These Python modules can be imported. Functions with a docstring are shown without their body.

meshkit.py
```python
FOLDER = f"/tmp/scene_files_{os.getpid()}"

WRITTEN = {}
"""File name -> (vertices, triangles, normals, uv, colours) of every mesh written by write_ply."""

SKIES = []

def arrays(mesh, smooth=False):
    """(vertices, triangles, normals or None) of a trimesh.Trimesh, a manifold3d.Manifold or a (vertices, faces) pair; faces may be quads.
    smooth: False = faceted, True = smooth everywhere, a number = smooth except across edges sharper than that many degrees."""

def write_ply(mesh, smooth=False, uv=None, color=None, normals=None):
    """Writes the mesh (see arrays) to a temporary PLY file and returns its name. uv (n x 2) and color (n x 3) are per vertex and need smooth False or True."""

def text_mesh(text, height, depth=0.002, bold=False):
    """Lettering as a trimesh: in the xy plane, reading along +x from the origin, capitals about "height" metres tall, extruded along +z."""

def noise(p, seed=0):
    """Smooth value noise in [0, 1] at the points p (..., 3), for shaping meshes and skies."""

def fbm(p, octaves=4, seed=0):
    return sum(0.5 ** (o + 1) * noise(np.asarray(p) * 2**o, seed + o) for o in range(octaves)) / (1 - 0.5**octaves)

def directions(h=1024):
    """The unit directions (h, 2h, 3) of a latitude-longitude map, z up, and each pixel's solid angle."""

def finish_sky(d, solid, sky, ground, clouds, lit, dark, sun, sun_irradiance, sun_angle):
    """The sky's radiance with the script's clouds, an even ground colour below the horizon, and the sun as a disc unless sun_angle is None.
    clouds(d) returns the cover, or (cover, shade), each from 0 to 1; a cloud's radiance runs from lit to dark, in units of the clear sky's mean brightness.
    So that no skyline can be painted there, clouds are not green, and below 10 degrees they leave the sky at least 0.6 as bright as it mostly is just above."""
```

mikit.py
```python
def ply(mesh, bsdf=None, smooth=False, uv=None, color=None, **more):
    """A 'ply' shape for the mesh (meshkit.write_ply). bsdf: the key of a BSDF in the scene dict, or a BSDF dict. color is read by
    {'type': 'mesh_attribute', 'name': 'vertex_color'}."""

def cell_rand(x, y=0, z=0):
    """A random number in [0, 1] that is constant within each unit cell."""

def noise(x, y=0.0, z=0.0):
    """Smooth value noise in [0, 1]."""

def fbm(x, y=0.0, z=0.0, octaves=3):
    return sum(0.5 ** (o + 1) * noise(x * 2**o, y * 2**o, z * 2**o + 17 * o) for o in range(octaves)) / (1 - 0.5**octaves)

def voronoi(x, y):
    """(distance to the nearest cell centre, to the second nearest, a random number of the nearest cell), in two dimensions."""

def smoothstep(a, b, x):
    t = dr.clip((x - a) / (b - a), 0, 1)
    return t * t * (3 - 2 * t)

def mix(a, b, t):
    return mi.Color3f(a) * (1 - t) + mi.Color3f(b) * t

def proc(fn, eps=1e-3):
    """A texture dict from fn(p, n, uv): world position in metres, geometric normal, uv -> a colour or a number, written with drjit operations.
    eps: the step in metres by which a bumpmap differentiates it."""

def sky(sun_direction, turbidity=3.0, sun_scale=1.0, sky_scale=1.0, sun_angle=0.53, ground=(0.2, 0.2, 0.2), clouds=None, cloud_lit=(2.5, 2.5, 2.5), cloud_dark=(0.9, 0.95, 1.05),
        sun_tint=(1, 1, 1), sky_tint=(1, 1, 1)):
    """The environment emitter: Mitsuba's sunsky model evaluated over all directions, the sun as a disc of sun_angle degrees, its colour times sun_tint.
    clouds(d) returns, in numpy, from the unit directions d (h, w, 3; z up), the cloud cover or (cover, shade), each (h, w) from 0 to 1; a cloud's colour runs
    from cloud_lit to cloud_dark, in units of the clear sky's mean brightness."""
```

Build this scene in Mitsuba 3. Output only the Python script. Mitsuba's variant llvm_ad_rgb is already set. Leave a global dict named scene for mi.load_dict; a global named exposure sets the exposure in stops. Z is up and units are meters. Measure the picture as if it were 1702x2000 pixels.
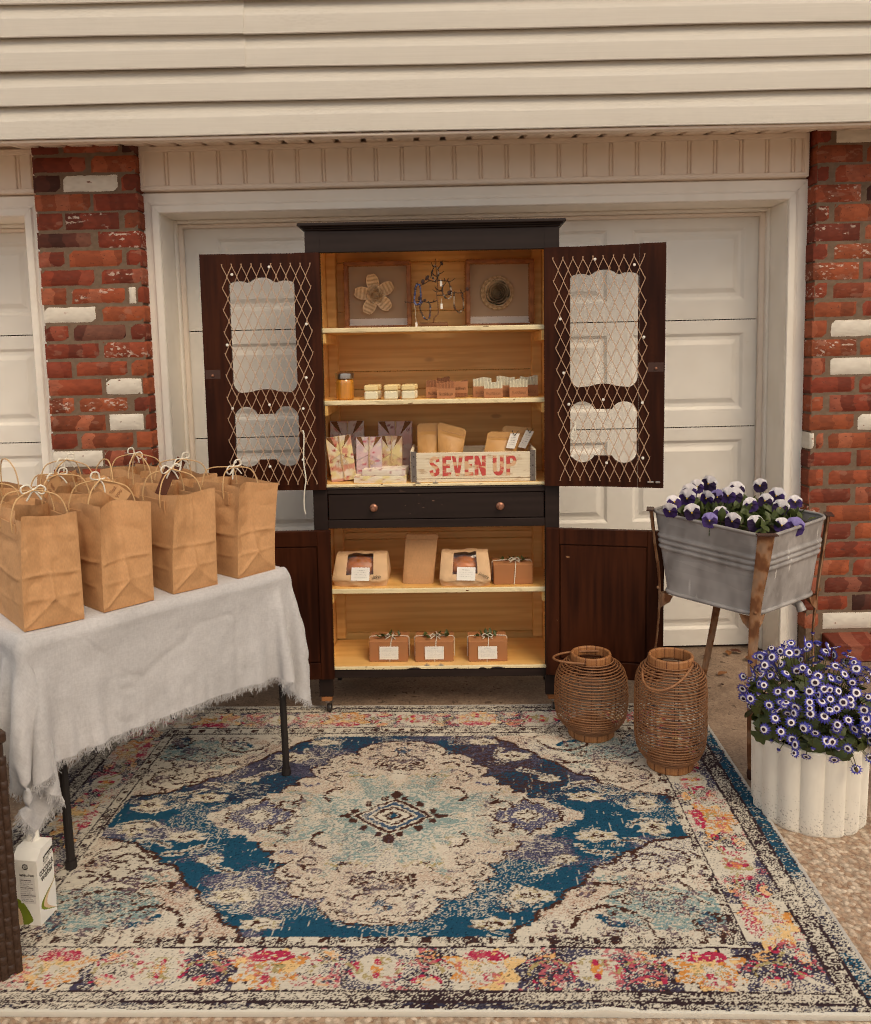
import math, random
import numpy as np, trimesh, drjit as dr, mitsuba as mi, mikit, meshkit
from mikit import noise, fbm, voronoi, smoothstep, mix, cell_rand
import manifold3d as m3
from scipy import ndimage

T = mi.ScalarTransform4f
scene, labels = {}, {}
rng = np.random.default_rng(7)

# ------------------------------------------------------------------ camera, sky, exposure
YAW, PITCH, ROLL, CAM_H, FOV = 0.005, 0.1063, 0.0227, 1.4575, 55.61


def camera_axes():
    cy, sy, cp, sp = math.cos(YAW), math.sin(YAW), math.cos(PITCH), math.sin(PITCH)
    fwd = np.array([sy * cp, cy * cp, -sp])
    right = np.array([cy, -sy, 0.0])
    down = np.cross(fwd, right)
    return fwd, -(-math.sin(ROLL) * right + math.cos(ROLL) * down)


fwd, up = camera_axes()
eye = np.array([0.0, 0.0, CAM_H])
scene['camera'] = {'type': 'perspective', 'fov': FOV, 'fov_axis': 'x', 'near_clip': 0.05, 'far_clip': 900.0,
                   'principal_point_offset_y': 0.067,
                   'to_world': T().look_at(origin=eye.tolist(), target=(eye + fwd).tolist(), up=up.tolist())}
scene['sky_light'] = mikit.sky([0.35, -0.62, 0.70], turbidity=4, sun_scale=0.30, sky_scale=1.0, sun_angle=30, ground=(0.26, 0.23, 0.19),
                               clouds=lambda d: 1.0, cloud_lit=(1.60, 1.565, 1.51), sun_tint=(1.0, 0.97, 0.92))
exposure = 2.3


# ------------------------------------------------------------------ materials
def bsdf(key, color, rough=0.6, metallic=0.0, spec=0.4, bump=None, scale=0.002, two=True, **more):
    if callable(color):
        col = mikit.proc(color)
    elif color == 'vc':
        col = {'type': 'mesh_attribute', 'name': 'vertex_color'}
    else:
        col = {'type': 'rgb', 'value': list(color)}
    d = {'type': 'principled', 'base_color': col, 'roughness': mikit.proc(rough) if callable(rough) else rough, 'metallic': metallic, 'specular': spec, **more}
    if bump is not None:
        d = {'type': 'bumpmap', 'arbitrary': mikit.proc(bump, eps=0.0015), 'scale': scale, 'bsdf': d}
    scene[key] = {'type': 'twosided', 'bsdf': d} if two else d
    return key


def c_siding(p, n, uv):
    g = noise(p.x * 5, p.y * 40, p.z * 420)
    d = fbm(p.x * 2.3, p.y * 2, p.z * 5, 3)
    s = noise(p.x * 60, 3.0, p.z * 160)
    dirt = smoothstep(0.52, 0.72, d) * smoothstep(0.45, 0.75, s)
    return mix(mix((0.565, 0.535, 0.483), (0.525, 0.493, 0.44), g), (0.45, 0.415, 0.36), dirt * 0.25)


def b_siding(p, n, uv):
    return noise(p.x * 9, p.y * 60, p.z * 520) + 0.5 * noise(p.x * 25, 5.0, p.z * 900)


def c_trim(p, n, uv):
    d = fbm(p.x * 7, p.y * 9, p.z * 4, 3)
    return mix((0.79, 0.75, 0.685), (0.68, 0.63, 0.555), smoothstep(0.5, 0.78, d) * 0.4)


def c_door(p, n, uv):
    d = fbm(p.x * 4, p.y * 9, p.z * 4, 3)
    s = noise(p.x * 90, 2.0, p.z * 90)
    return mix((0.74, 0.71, 0.655), (0.62, 0.57, 0.50), smoothstep(0.5, 0.75, d) * 0.35 + smoothstep(0.93, 1.0, s) * 0.3)


def b_door(p, n, uv):
    return noise(p.x * 14, p.y * 50, p.z * 260)


def c_brick(p, n, uv):
    t, w = uv.x, uv.y
    o = t * 37
    base = mix((0.215, 0.036, 0.015), (0.30, 0.072, 0.026), smoothstep(0.25, 0.85, t))
    base = mix(base, (0.075, 0.022, 0.014), smoothstep(0.22, 0.05, t))
    band = cell_rand(dr.floor(p.x * 17 + o + 0.5 * noise(p.z * 50, o)), dr.floor(o * 10))
    base = base * (0.52 + 0.70 * band)
    base = mix(base, (0.30, 0.14, 0.09), smoothstep(0.78, 0.92, band) * 0.30)
    f = fbm(p.x * 45, p.y * 45 + o, p.z * 60, 3)
    base = base * (0.72 + 0.55 * f)
    chalk = smoothstep(0.60, 0.72, fbm(p.x * 28 + o, p.y * 30, p.z * 40, 3)) * smoothstep(0.25, 0.8, cell_rand(dr.floor(o * 13), 3))
    base = mix(base, (0.34, 0.17, 0.12), chalk * 0.35)
    res = smoothstep(0.30, 0.45, w) * smoothstep(0.56, 0.68, fbm(p.x * 75 + o, p.y * 75, p.z * 95, 3)) * smoothstep(0.40, 0.62, noise(p.x * 21 + o, 7.0, p.z * 30))
    base = mix(base, (0.58, 0.46, 0.39), res * 0.8)
    spot = smoothstep(0.86, 0.9, noise(p.x * 160, p.y * 160, p.z * 160))
    base = mix(base, (0.07, 0.03, 0.02), spot * 0.8)
    white = smoothstep(0.60, 0.64, w + 0.55 * (0.5 - fbm(p.x * 40, p.y * 40, p.z * 55, 3)) - 0.2)
    return mix(base, mix((0.70, 0.66, 0.58), (0.56, 0.51, 0.44), f), white)


def b_brick(p, n, uv):
    return fbm(p.x * 120, p.y * 120, p.z * 150, 3)


def c_mortar(p, n, uv):
    f = fbm(p.x * 60, p.y * 60, p.z * 60, 3)
    return mix((0.120, 0.078, 0.052), (0.205, 0.142, 0.100), f)


def c_pine(p, n, uv):
    g = fbm(p.x * 2.5 + 1.3 * noise(p.x * 3, p.z * 9), p.y * 30, p.z * 55, 3)
    h = noise(p.x * 1.2, p.y * 4, p.z * 15)
    k = smoothstep(0.9, 0.97, noise(p.x * 7, p.y * 9, p.z * 16))
    c = mix((0.735, 0.455, 0.16), (0.62, 0.345, 0.10), smoothstep(0.25, 0.75, g))
    c = mix(c, (0.76, 0.52, 0.23), smoothstep(0.55, 0.85, h) * 0.6)
    return mix(c, (0.24, 0.10, 0.03), k * 0.55)


def c_shelf_edge(p, n, uv):
    c = mix((0.74, 0.64, 0.41), (0.66, 0.55, 0.32), noise(p.x * 14, p.y * 20, p.z * 60))
    chip = smoothstep(0.80, 0.86, noise(p.x * 70, p.y * 30, p.z * 140)) * smoothstep(0.5, 0.7, noise(p.x * 9, 4.0, p.z * 3))
    return mix(c, (0.14, 0.06, 0.025), chip)


def c_mahogany(p, n, uv):
    g = fbm(p.x * 70, p.y * 70, p.z * 4, 3)
    h = fbm(p.x * 6, p.y * 6, p.z * 3, 2)
    c = mix((0.019, 0.0045, 0.0020), (0.050, 0.0130, 0.0046), smoothstep(0.3, 0.75, g * 0.5 + h * 0.5))
    sc = smoothstep(0.955, 0.985, noise(p.x * 60 + 30 * p.z, p.y * 50, p.z * 35)) * smoothstep(0.55, 0.75, noise(p.x * 11, p.y * 7, p.z * 9))
    return mix(c, (0.32, 0.16, 0.08), sc * 0.7)


def c_black(p, n, uv):
    g = noise(p.x * 6, p.y * 40, p.z * 60)
    c = mix((0.0150, 0.0088, 0.0075), (0.024, 0.0145, 0.0125), g)
    w = smoothstep(0.93, 0.98, noise(p.x * 55, p.y * 60, p.z * 120)) * smoothstep(0.5, 0.75, noise(p.x * 5, 2.0, p.z * 8))
    return mix(c, (0.24, 0.13, 0.09), w * 0.8)


def c_kraft(p, n, uv):
    f = fbm(p.x * 30, p.y * 30, p.z * 22, 2)
    s = noise(p.x * 420, p.y * 420, p.z * 130)
    return mix((0.452, 0.242, 0.110), (0.488, 0.268, 0.124), f) * (0.9 + 0.2 * s)


def c_linen(p, n, uv):
    a = noise(uv.x * 640, uv.y * 130)
    b = noise(uv.x * 130 + 9, uv.y * 640)
    s = fbm(uv.x * 7, uv.y * 7, 3.0, 2)
    return mix((0.40, 0.39, 0.395), (0.51, 0.50, 0.505), 0.5 * a + 0.5 * b) * (0.88 + 0.24 * s)


def b_linen(p, n, uv):
    return 0.5 * noise(uv.x * 500, uv.y * 80) + 0.5 * noise(uv.x * 80 + 9, uv.y * 500)


def c_zinc(p, n, uv):
    f = fbm(p.x * 16, p.y * 16, p.z * 9, 3)
    v, v2, r = voronoi(p.x * 55 + p.y * 40, p.z * 50)
    drip = smoothstep(0.80, 0.9, noise(p.x * 55, p.y * 55, p.z * 4)) * smoothstep(0.45, 0.7, noise(p.x * 9, p.y * 9, p.z * 6))
    c = mix((0.20, 0.185, 0.18), (0.37, 0.35, 0.342), smoothstep(0.25, 0.75, f) * 0.75 + 0.25 * r)
    return mix(c, (0.62, 0.60, 0.58), drip * 0.8)


def c_rust(p, n, uv):
    f = fbm(p.x * 34, p.y * 34, p.z * 20, 3)
    g = noise(p.x * 90, p.y * 90, p.z * 40)
    c = mix((0.135, 0.05, 0.018), (0.27, 0.125, 0.05), smoothstep(0.35, 0.6, f))
    c = mix(c, (0.22, 0.145, 0.10), smoothstep(0.40, 0.70, f) * 0.7)
    return c * (0.75 + 0.5 * g)


def c_ground(p, n, uv):
    d1, d2, r = voronoi(p.x * 62, p.y * 62)
    e1, e2, q = voronoi(p.x * 150 + 7, p.y * 150)
    big = fbm(p.x * 2.1, p.y * 2.1, 1.0, 3)
    stone = mix((0.29, 0.17, 0.105), (0.63, 0.53, 0.42), smoothstep(0.25, 0.95, r))
    stone = stone * (1.0 - 0.5 * smoothstep(0.30, 0.62, d1))
    agg = mix(stone, mix((0.26, 0.16, 0.10), (0.55, 0.44, 0.33), q), 0.45)
    fine = mix((0.205, 0.14, 0.098), (0.31, 0.225, 0.165), fbm(p.x * 14, p.y * 14, 2.0, 3)) * (0.8 + 0.4 * q)
    pit = smoothstep(0.88, 0.93, noise(p.x * 60, p.y * 60, 4.0))
    fine = mix(fine, (0.08, 0.05, 0.035), pit * 0.7)
    k = smoothstep(2.66, 2.44, p.y + 0.25 * (big - 0.5))
    stain = smoothstep(0.45, 0.72, big)
    return mix(fine, agg, k) * (1.0 - 0.28 * stain)


def b_ground(p, n, uv):
    d1, d2, r = voronoi(p.x * 62, p.y * 62)
    return (1 - smoothstep(0.1, 0.6, d1)) * (0.4 + 0.6 * r) * smoothstep(2.66, 2.44, p.y) + 0.3 * noise(p.x * 200, p.y * 200)


def c_pot(p, n, uv):
    f = fbm(p.x * 18, p.y * 18, p.z * 10, 3)
    s = noise(p.x * 190, p.y * 190, p.z * 190)
    low = smoothstep(0.24, 0.0, p.z)
    s2 = noise(p.x * 420, p.y * 420, p.z * 300)
    dirt = smoothstep(0.86, 1.05, 0.5 * s + 0.5 * s2 + 0.30 * low) * smoothstep(0.35, 0.75, f + 0.20 * low)
    return mix(mix((0.70, 0.665, 0.59), (0.60, 0.56, 0.49), f), (0.20, 0.175, 0.145), dirt * 0.8)


def c_rattan(p, n, uv):
    f = noise(p.x * 60, p.y * 60, p.z * 200)
    return mix((0.175, 0.070, 0.029), (0.29, 0.138, 0.062), f)


def c_wrap(p, n, uv):
    a = dr.atan2(p.y - uv.y, p.x - uv.x)
    st = noise(a * 42, p.z * 3)
    gap = smoothstep(0.90, 0.97, dr.abs(dr.sin(a * 4.5 + 1.2)))
    return mix(mix((0.25, 0.098, 0.035), (0.37, 0.175, 0.070), st), (0.10, 0.035, 0.015), smoothstep(0.985, 0.998, dr.abs(dr.sin(a * 6.0 + 1.2))) + 0 * gap)


def c_wicker(p, n, uv):
    f = noise(p.x * 200, p.y * 200, p.z * 240)
    return mix((0.022, 0.010, 0.006), (0.062, 0.032, 0.019), f * uv.x + 0.35 * (1 - uv.x))


def c_walnut(p, n, uv):
    g = fbm(p.x * 40, p.y * 40, p.z * 40, 3)
    return mix((0.22, 0.08, 0.025), (0.33, 0.135, 0.048), smoothstep(0.3, 0.7, g))


def c_crate(p, n, uv):
    g = noise(p.x * 9, p.y * 20, p.z * 190)
    w = smoothstep(0.62, 0.78, fbm(p.x * 26, 3.0, p.z * 60, 3))
    return mix(mix((0.70, 0.63, 0.49), (0.60, 0.50, 0.35), g), (0.42, 0.29, 0.17), w * 0.8)


def c_redprint(p, n, uv):
    w = smoothstep(0.50, 0.60, fbm(p.x * 30, 5.0, p.z * 70, 3) + 0.12 * smoothstep(0.32, 0.06, dr.abs(p.z - 1.02) * 10))
    return mix((0.48, 0.065, 0.055), (0.60, 0.38, 0.22), w)


def c_leaf(p, n, uv):
    f = noise(p.x * 60, p.y * 60, p.z * 60)
    return mix((0.026, 0.042, 0.010), (0.075, 0.092, 0.022), f * 0.6 + 0.4 * uv.x)


bsdf('m_siding', c_siding, 0.55, bump=b_siding, scale=0.0006)
bsdf('m_trim', c_trim, 0.45)
bsdf('m_soffit', (0.75, 0.655, 0.56), 0.5)
bsdf('m_door', c_door, 0.45, bump=b_door, scale=0.0004)
bsdf('m_gap', (0.03, 0.022, 0.017), 0.9)
bsdf('m_brick', c_brick, 0.78, bump=b_brick, scale=0.0025)
bsdf('m_mortar', c_mortar, 0.95, bump=b_brick, scale=0.003)
bsdf('m_pine', c_pine, 0.42)
bsdf('m_edge', c_shelf_edge, 0.45)
bsdf('m_mahogany', c_mahogany, 0.42, spec=0.12)
bsdf('m_black', c_black, 0.45, spec=0.22)
bsdf('m_kraft', c_kraft, 0.75)
def c_pouch(p, n, uv):
    f = fbm(p.x * 40, p.y * 40, p.z * 30, 2)
    return mix((0.46, 0.225, 0.055), (0.54, 0.29, 0.085), f)


bsdf('m_pouch', c_pouch, 0.38, spec=0.5)
bsdf('m_linen', c_linen, 0.95, spec=0.1, bump=b_linen, scale=0.0006, sheen=0.4)
bsdf('m_zinc', c_zinc, 0.5, metallic=0.12)
bsdf('m_rust', c_rust, 0.75)
bsdf('m_ground', c_ground, 0.92, bump=b_ground, scale=0.004)
bsdf('m_pot', c_pot, 0.85)
bsdf('m_rattan', c_rattan, 0.5)
bsdf('m_wrap', c_wrap, 0.5)
bsdf('m_wicker', c_wicker, 0.42)
bsdf('m_walnut', c_walnut, 0.45)
bsdf('m_crate', c_crate, 0.7)
bsdf('m_redprint', c_redprint, 0.7)
bsdf('m_leaf', c_leaf, 0.5)
bsdf('m_vc', 'vc', 0.75, spec=0.25)
bsdf('m_vcs', 'vc', 0.35, spec=0.5)
bsdf('m_rug', 'vc', 0.95, spec=0.05)
bsdf('m_string', (0.72, 0.68, 0.58), 0.9)
bsdf('m_white', (0.74, 0.71, 0.65), 0.5)
bsdf('m_steel', (0.46, 0.44, 0.42), 0.28, metallic=1.0)
bsdf('m_dark', (0.016, 0.012, 0.011), 0.5)
bsdf('m_wire', (0.47, 0.30, 0.195), 0.45)
bsdf('m_copper', (0.30, 0.14, 0.09), 0.35, metallic=0.6)
bsdf('m_bark', (0.17, 0.075, 0.03), 0.7)
bsdf('m_twig', (0.045, 0.017, 0.011), 0.5)
scene['m_clear'] = {'type': 'thindielectric', 'int_ior': 1.35}


# ------------------------------------------------------------------ mesh helpers
def numbered(key):
    k, i = key, 0
    while k in scene or k in labels:
        i += 1
        k = f'{key}_{i:03d}'
    return k


def thing(name, label, cat, group=None, kind=None):
    key = numbered(name)
    labels[key] = {'label': label, 'category': cat}
    if group:
        labels[key]['group'] = group
    if kind:
        labels[key]['kind'] = kind
    return key


def part(parent, name, mesh, mat, smooth=False, color=None, uv=None, label=None, kind=None):
    key = numbered(parent + '__' + name) if parent else name
    if isinstance(mesh, MB):
        color = mesh.color() if color is None else color
        mesh = mesh.mesh()
    if color is not None and np.ndim(color) == 1:
        color = np.tile(np.asarray(color, float), (nverts(mesh), 1))
    if uv is not None and np.ndim(uv) == 1:
        uv = np.tile(np.asarray(uv, float), (nverts(mesh), 1))
    scene[key] = mikit.ply(mesh, mat, smooth=smooth, color=color, uv=uv)
    if label or kind:
        labels[key] = {}
        if label:
            labels[key]['label'] = label
        if kind:
            labels[key]['kind'] = kind
    return key


def nverts(m):
    return len(m.vertices) if hasattr(m, 'vertices') else len(m[0])


def solo(name, label, cat, mesh, mat, group=None, kind=None, **kw):
    key = thing(name, label, cat, group, kind)
    c = kw.get('color')
    if isinstance(mesh, MB):
        c = mesh.color() if c is None else c
        mesh = mesh.mesh()
    uv = kw.get('uv')
    if c is not None and np.ndim(c) == 1:
        c = np.tile(np.asarray(c, float), (nverts(mesh), 1))
    if uv is not None and np.ndim(uv) == 1:
        uv = np.tile(np.asarray(uv, float), (nverts(mesh), 1))
    scene[key] = mikit.ply(mesh, mat, smooth=kw.get('smooth', False), color=c, uv=uv)
    return key


def structure(name, mesh, mat, label=None, **kw):
    scene[name] = mikit.ply(mesh, mat, **kw)
    labels[name] = {'kind': 'structure', 'label': label or name, 'category': name.replace('_', ' ')}


class MB:
    """Collects (vertices, faces) pieces, each with an optional colour, into one mesh."""

    def __init__(s):
        s.v, s.f, s.c, s.n = [], [], [], 0

    def add(s, m, color=None, M=None):
        v, f = (np.asarray(m.vertices), np.asarray(m.faces)) if hasattr(m, 'vertices') else (np.asarray(m[0], float), np.asarray(m[1], int))
        if f.shape[1] == 4:
            f = np.vstack([f[:, [0, 1, 2]], f[:, [0, 2, 3]]])
        if M is not None:
            v = v @ M[:3, :3].T + M[:3, 3]
        s.v.append(v), s.f.append(f + s.n)
        if color is not None:
            s.c.append(np.tile(color, (len(v), 1)) if np.ndim(color) == 1 else np.asarray(color))
        s.n += len(v)
        return s

    def mesh(s):
        return np.vstack(s.v), np.vstack(s.f)

    def color(s):
        return np.vstack(s.c) if s.c else None


def box(x0, x1, y0, y1, z0, z1, b=0.0):
    lo, hi = np.array([x0, y0, z0], float), np.array([x1, y1, z1], float)
    b = min(b, 0.45 * (hi - lo).min())
    if b <= 0:
        m = trimesh.creation.box(bounds=[lo, hi])
        return m.vertices.copy(), m.faces.copy()
    pts = []
    for sx in (0, 1):
        for sy in (0, 1):
            for sz in (0, 1):
                c = np.where([sx, sy, sz], hi, lo)
                d = np.where([sx, sy, sz], -b, b)
                for k in range(3):
                    o = d.copy()
                    o[k] = 0
                    pts.append(c + o)
    h = trimesh.convex.convex_hull(np.array(pts))
    return h.vertices.copy(), h.faces.copy()


def tube(pts, r, n=6, closed=False, cap=True):
    p = np.asarray(pts, float)
    m = len(p)
    r = np.broadcast_to(np.asarray(r, float), (m,))
    t = np.roll(p, -1, 0) - np.roll(p, 1, 0) if closed else np.gradient(p, axis=0)
    t /= np.linalg.norm(t, axis=1, keepdims=True) + 1e-12
    a = np.array([0.0, 0, 1]) if abs(t[0][2]) < 0.9 else np.array([1.0, 0, 0])
    u = np.cross(t[0], a)
    u /= np.linalg.norm(u)
    v = []
    ang = np.arange(n) / n * 2 * np.pi
    for i in range(m):
        u = u - t[i] * (u @ t[i])
        u /= np.linalg.norm(u) + 1e-12
        w = np.cross(t[i], u)
        v.append(p[i] + r[i] * (np.cos(ang)[:, None] * u + np.sin(ang)[:, None] * w))
    v = np.vstack(v)
    f = []
    for i in range(m if closed else m - 1):
        j = (i + 1) % m
        for k in range(n):
            l = (k + 1) % n
            f.append([i * n + k, i * n + l, j * n + l])
            f.append([i * n + k, j * n + l, j * n + k])
    if cap and not closed:
        v = np.vstack([v, p[:1], p[-1:]])
        for k in range(n):
            l = (k + 1) % n
            f.append([len(v) - 2, l, k])
            f.append([len(v) - 1, (m - 1) * n + k, (m - 1) * n + l])
    return v, np.array(f)


def smooth_path(pts, n=24):
    p = np.asarray(pts, float)
    q = np.vstack([2 * p[0] - p[1], p, 2 * p[-1] - p[-2]])
    out = []
    for s in np.linspace(0, len(p) - 1 - 1e-9, n):
        i, t = int(s), s - int(s)
        a, b, c, d = q[i:i + 4]
        out.append(0.5 * (2 * b + (c - a) * t + (2 * a - 5 * b + 4 * c - d) * t * t + (3 * b - a - 3 * c + d) * t ** 3))
    return np.array(out)


def lathe(profile, n=40, c=(0, 0), closed=False):
    pr = np.asarray(profile, float)
    m = len(pr)
    a = np.arange(n) / n * 2 * np.pi
    v = np.stack([c[0] + pr[:, None, 0] * np.cos(a), c[1] + pr[:, None, 0] * np.sin(a), np.broadcast_to(pr[:, None, 1], (m, n))], -1).reshape(-1, 3)
    f = []
    for i in range(m if closed else m - 1):
        j = (i + 1) % m
        for k in range(n):
            l = (k + 1) % n
            f.append([i * n + k, i * n + l, j * n + l, j * n + k])
    return v, np.array(f)


def grid(fn, nu, nv):
    """A sheet from fn(u, v) -> points, u and v in [0, 1]; returns the mesh and (u, v) per vertex."""
    u, v = np.meshgrid(np.linspace(0, 1, nu), np.linspace(0, 1, nv), indexing='ij')
    p = np.asarray(fn(u.ravel(), v.ravel()), float)
    i = np.arange(nu * nv).reshape(nu, nv)
    f = np.stack([i[:-1, :-1].ravel(), i[1:, :-1].ravel(), i[1:, 1:].ravel(), i[:-1, 1:].ravel()], 1)
    return (p, f), np.stack([u.ravel(), v.ravel()], 1)


def xf(m, R=None, t=(0, 0, 0)):
    v, f = (np.asarray(m.vertices), np.asarray(m.faces)) if hasattr(m, 'vertices') else m
    v = np.asarray(v, float)
    if R is not None:
        v = v @ np.asarray(R).T
    return v + np.asarray(t), f


def rot(axis, deg):
    return trimesh.transformations.rotation_matrix(math.radians(deg), axis)[:3, :3]


RX, RY, RZ = (lambda d: rot([1, 0, 0], d)), (lambda d: rot([0, 1, 0], d)), (lambda d: rot([0, 0, 1], d))


def ball(c, r, sub=1, s=(1, 1, 1)):
    m = trimesh.creation.icosphere(subdivisions=sub, radius=1.0)
    return m.vertices * np.asarray(s) * r + np.asarray(c), m.faces.copy()


def text(s, h, depth=0.0012, bold=False):
    m = meshkit.text_mesh(s, h, depth, bold)
    return np.array(m.vertices), np.array(m.faces)


def text_on(s, h, origin, right, upv, depth=0.0008, bold=False, fit=None):
    """Lettering on a plane: reads along right, stands along upv, from origin."""
    v, f = text(s, h, depth, bold)
    if fit:
        v[:, 0] *= fit / max(v[:, 0].max(), 1e-9)
    right, upv = np.asarray(right, float), np.asarray(upv, float)
    n = np.cross(right, upv)
    return np.asarray(origin) + v[:, :1] * right + v[:, 1:2] * upv + v[:, 2:] * n, f


# cabinet frame: x to the right along the front, y into the cabinet, z up
CE = np.array([[0.99976151, -0.02099808, -0.00599989], [0.02099846, 0.99977951, 0.0], [0.00599857, -0.00012599, 0.999982]])
CO = np.array([-0.480, 3.24, 0.012])


def cab(m):
    if isinstance(m, MB):
        if m.c:
            o = MB()
            o.add(cab(m.mesh()), m.color())
            return o
        m = m.mesh()
    v, f = (np.asarray(m.vertices), np.asarray(m.faces)) if hasattr(m, 'vertices') else m
    return CO + np.asarray(v, float) @ CE, f


def cabp(p):
    return CO + np.asarray(p, float) @ CE

# ------------------------------------------------------------------ the setting: ground
def ground_sheet():
    xs = np.unique(np.concatenate([np.linspace(-400, -6, 10), np.linspace(-6, 6, 40), np.linspace(6, 400, 10)]))
    ys = np.unique(np.concatenate([np.linspace(-400, -4, 10), np.linspace(-4, 4.2, 40), np.linspace(4.2, 12, 3)]))
    X, Y = np.meshgrid(xs, ys, indexing='ij')
    i = np.arange(X.size).reshape(X.shape)
    f = np.stack([i[:-1, :-1].ravel(), i[1:, :-1].ravel(), i[1:, 1:].ravel(), i[:-1, 1:].ravel()], 1)
    return np.stack([X.ravel(), Y.ravel(), 0 * X.ravel()], 1), f


structure('ground', ground_sheet(), 'm_ground', 'brown exposed aggregate driveway and worn concrete apron')

# ------------------------------------------------------------------ siding above the doors
XL, XR, ZT = -1.158, 1.582, 2.0976
YT, YD, YP, YS = 3.682, 3.9145, 3.60, 3.33

sid = thing('siding_wall', 'cream horizontal lap siding wall above both garage doors', 'siding')


def lap_course(x0, x1, z0, h, y):
    # profile of one clapboard course, from the lip under it to the next lip: (y offset, z)
    pr = np.array([[0.0, 0.006], [-0.019, 0.0], [-0.0215, 0.003], [-0.0205, h * 0.53], [-0.0175, h * 0.58], [-0.009, h * 0.68], [-0.001, h * 0.84], [0.006, h + 0.006]])
    nx = max(2, int((x1 - x0) / 0.25))
    xs = np.linspace(x0, x1, nx)
    v, f = [], []
    for x in xs:
        wob = 0.0018 * math.sin(x * 2.1 + z0 * 9) + 0.0012 * math.sin(x * 5.3 + z0 * 31)
        for a, b in pr:
            v.append([x, y + a + 0.4 * wob, z0 + b + wob])
    k = len(pr)
    for i in range(nx - 1):
        for j in range(k - 1):
            f.append([i * k + j, (i + 1) * k + j, (i + 1) * k + j + 1, i * k + j + 1])
    v, f = np.array(v), np.array(f)
    for e in (0, nx - 1):      # the thickness seen at a lap joint
        a = v[e * k:(e + 1) * k]
        b = a + [0, 0.006, 0]
        base = len(v)
        v = np.vstack([v, a, b])
        f = np.vstack([f, [[base + j, base + j + 1, base + k + j + 1, base + k + j] for j in range(k - 1)]])
    return v, f


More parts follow.
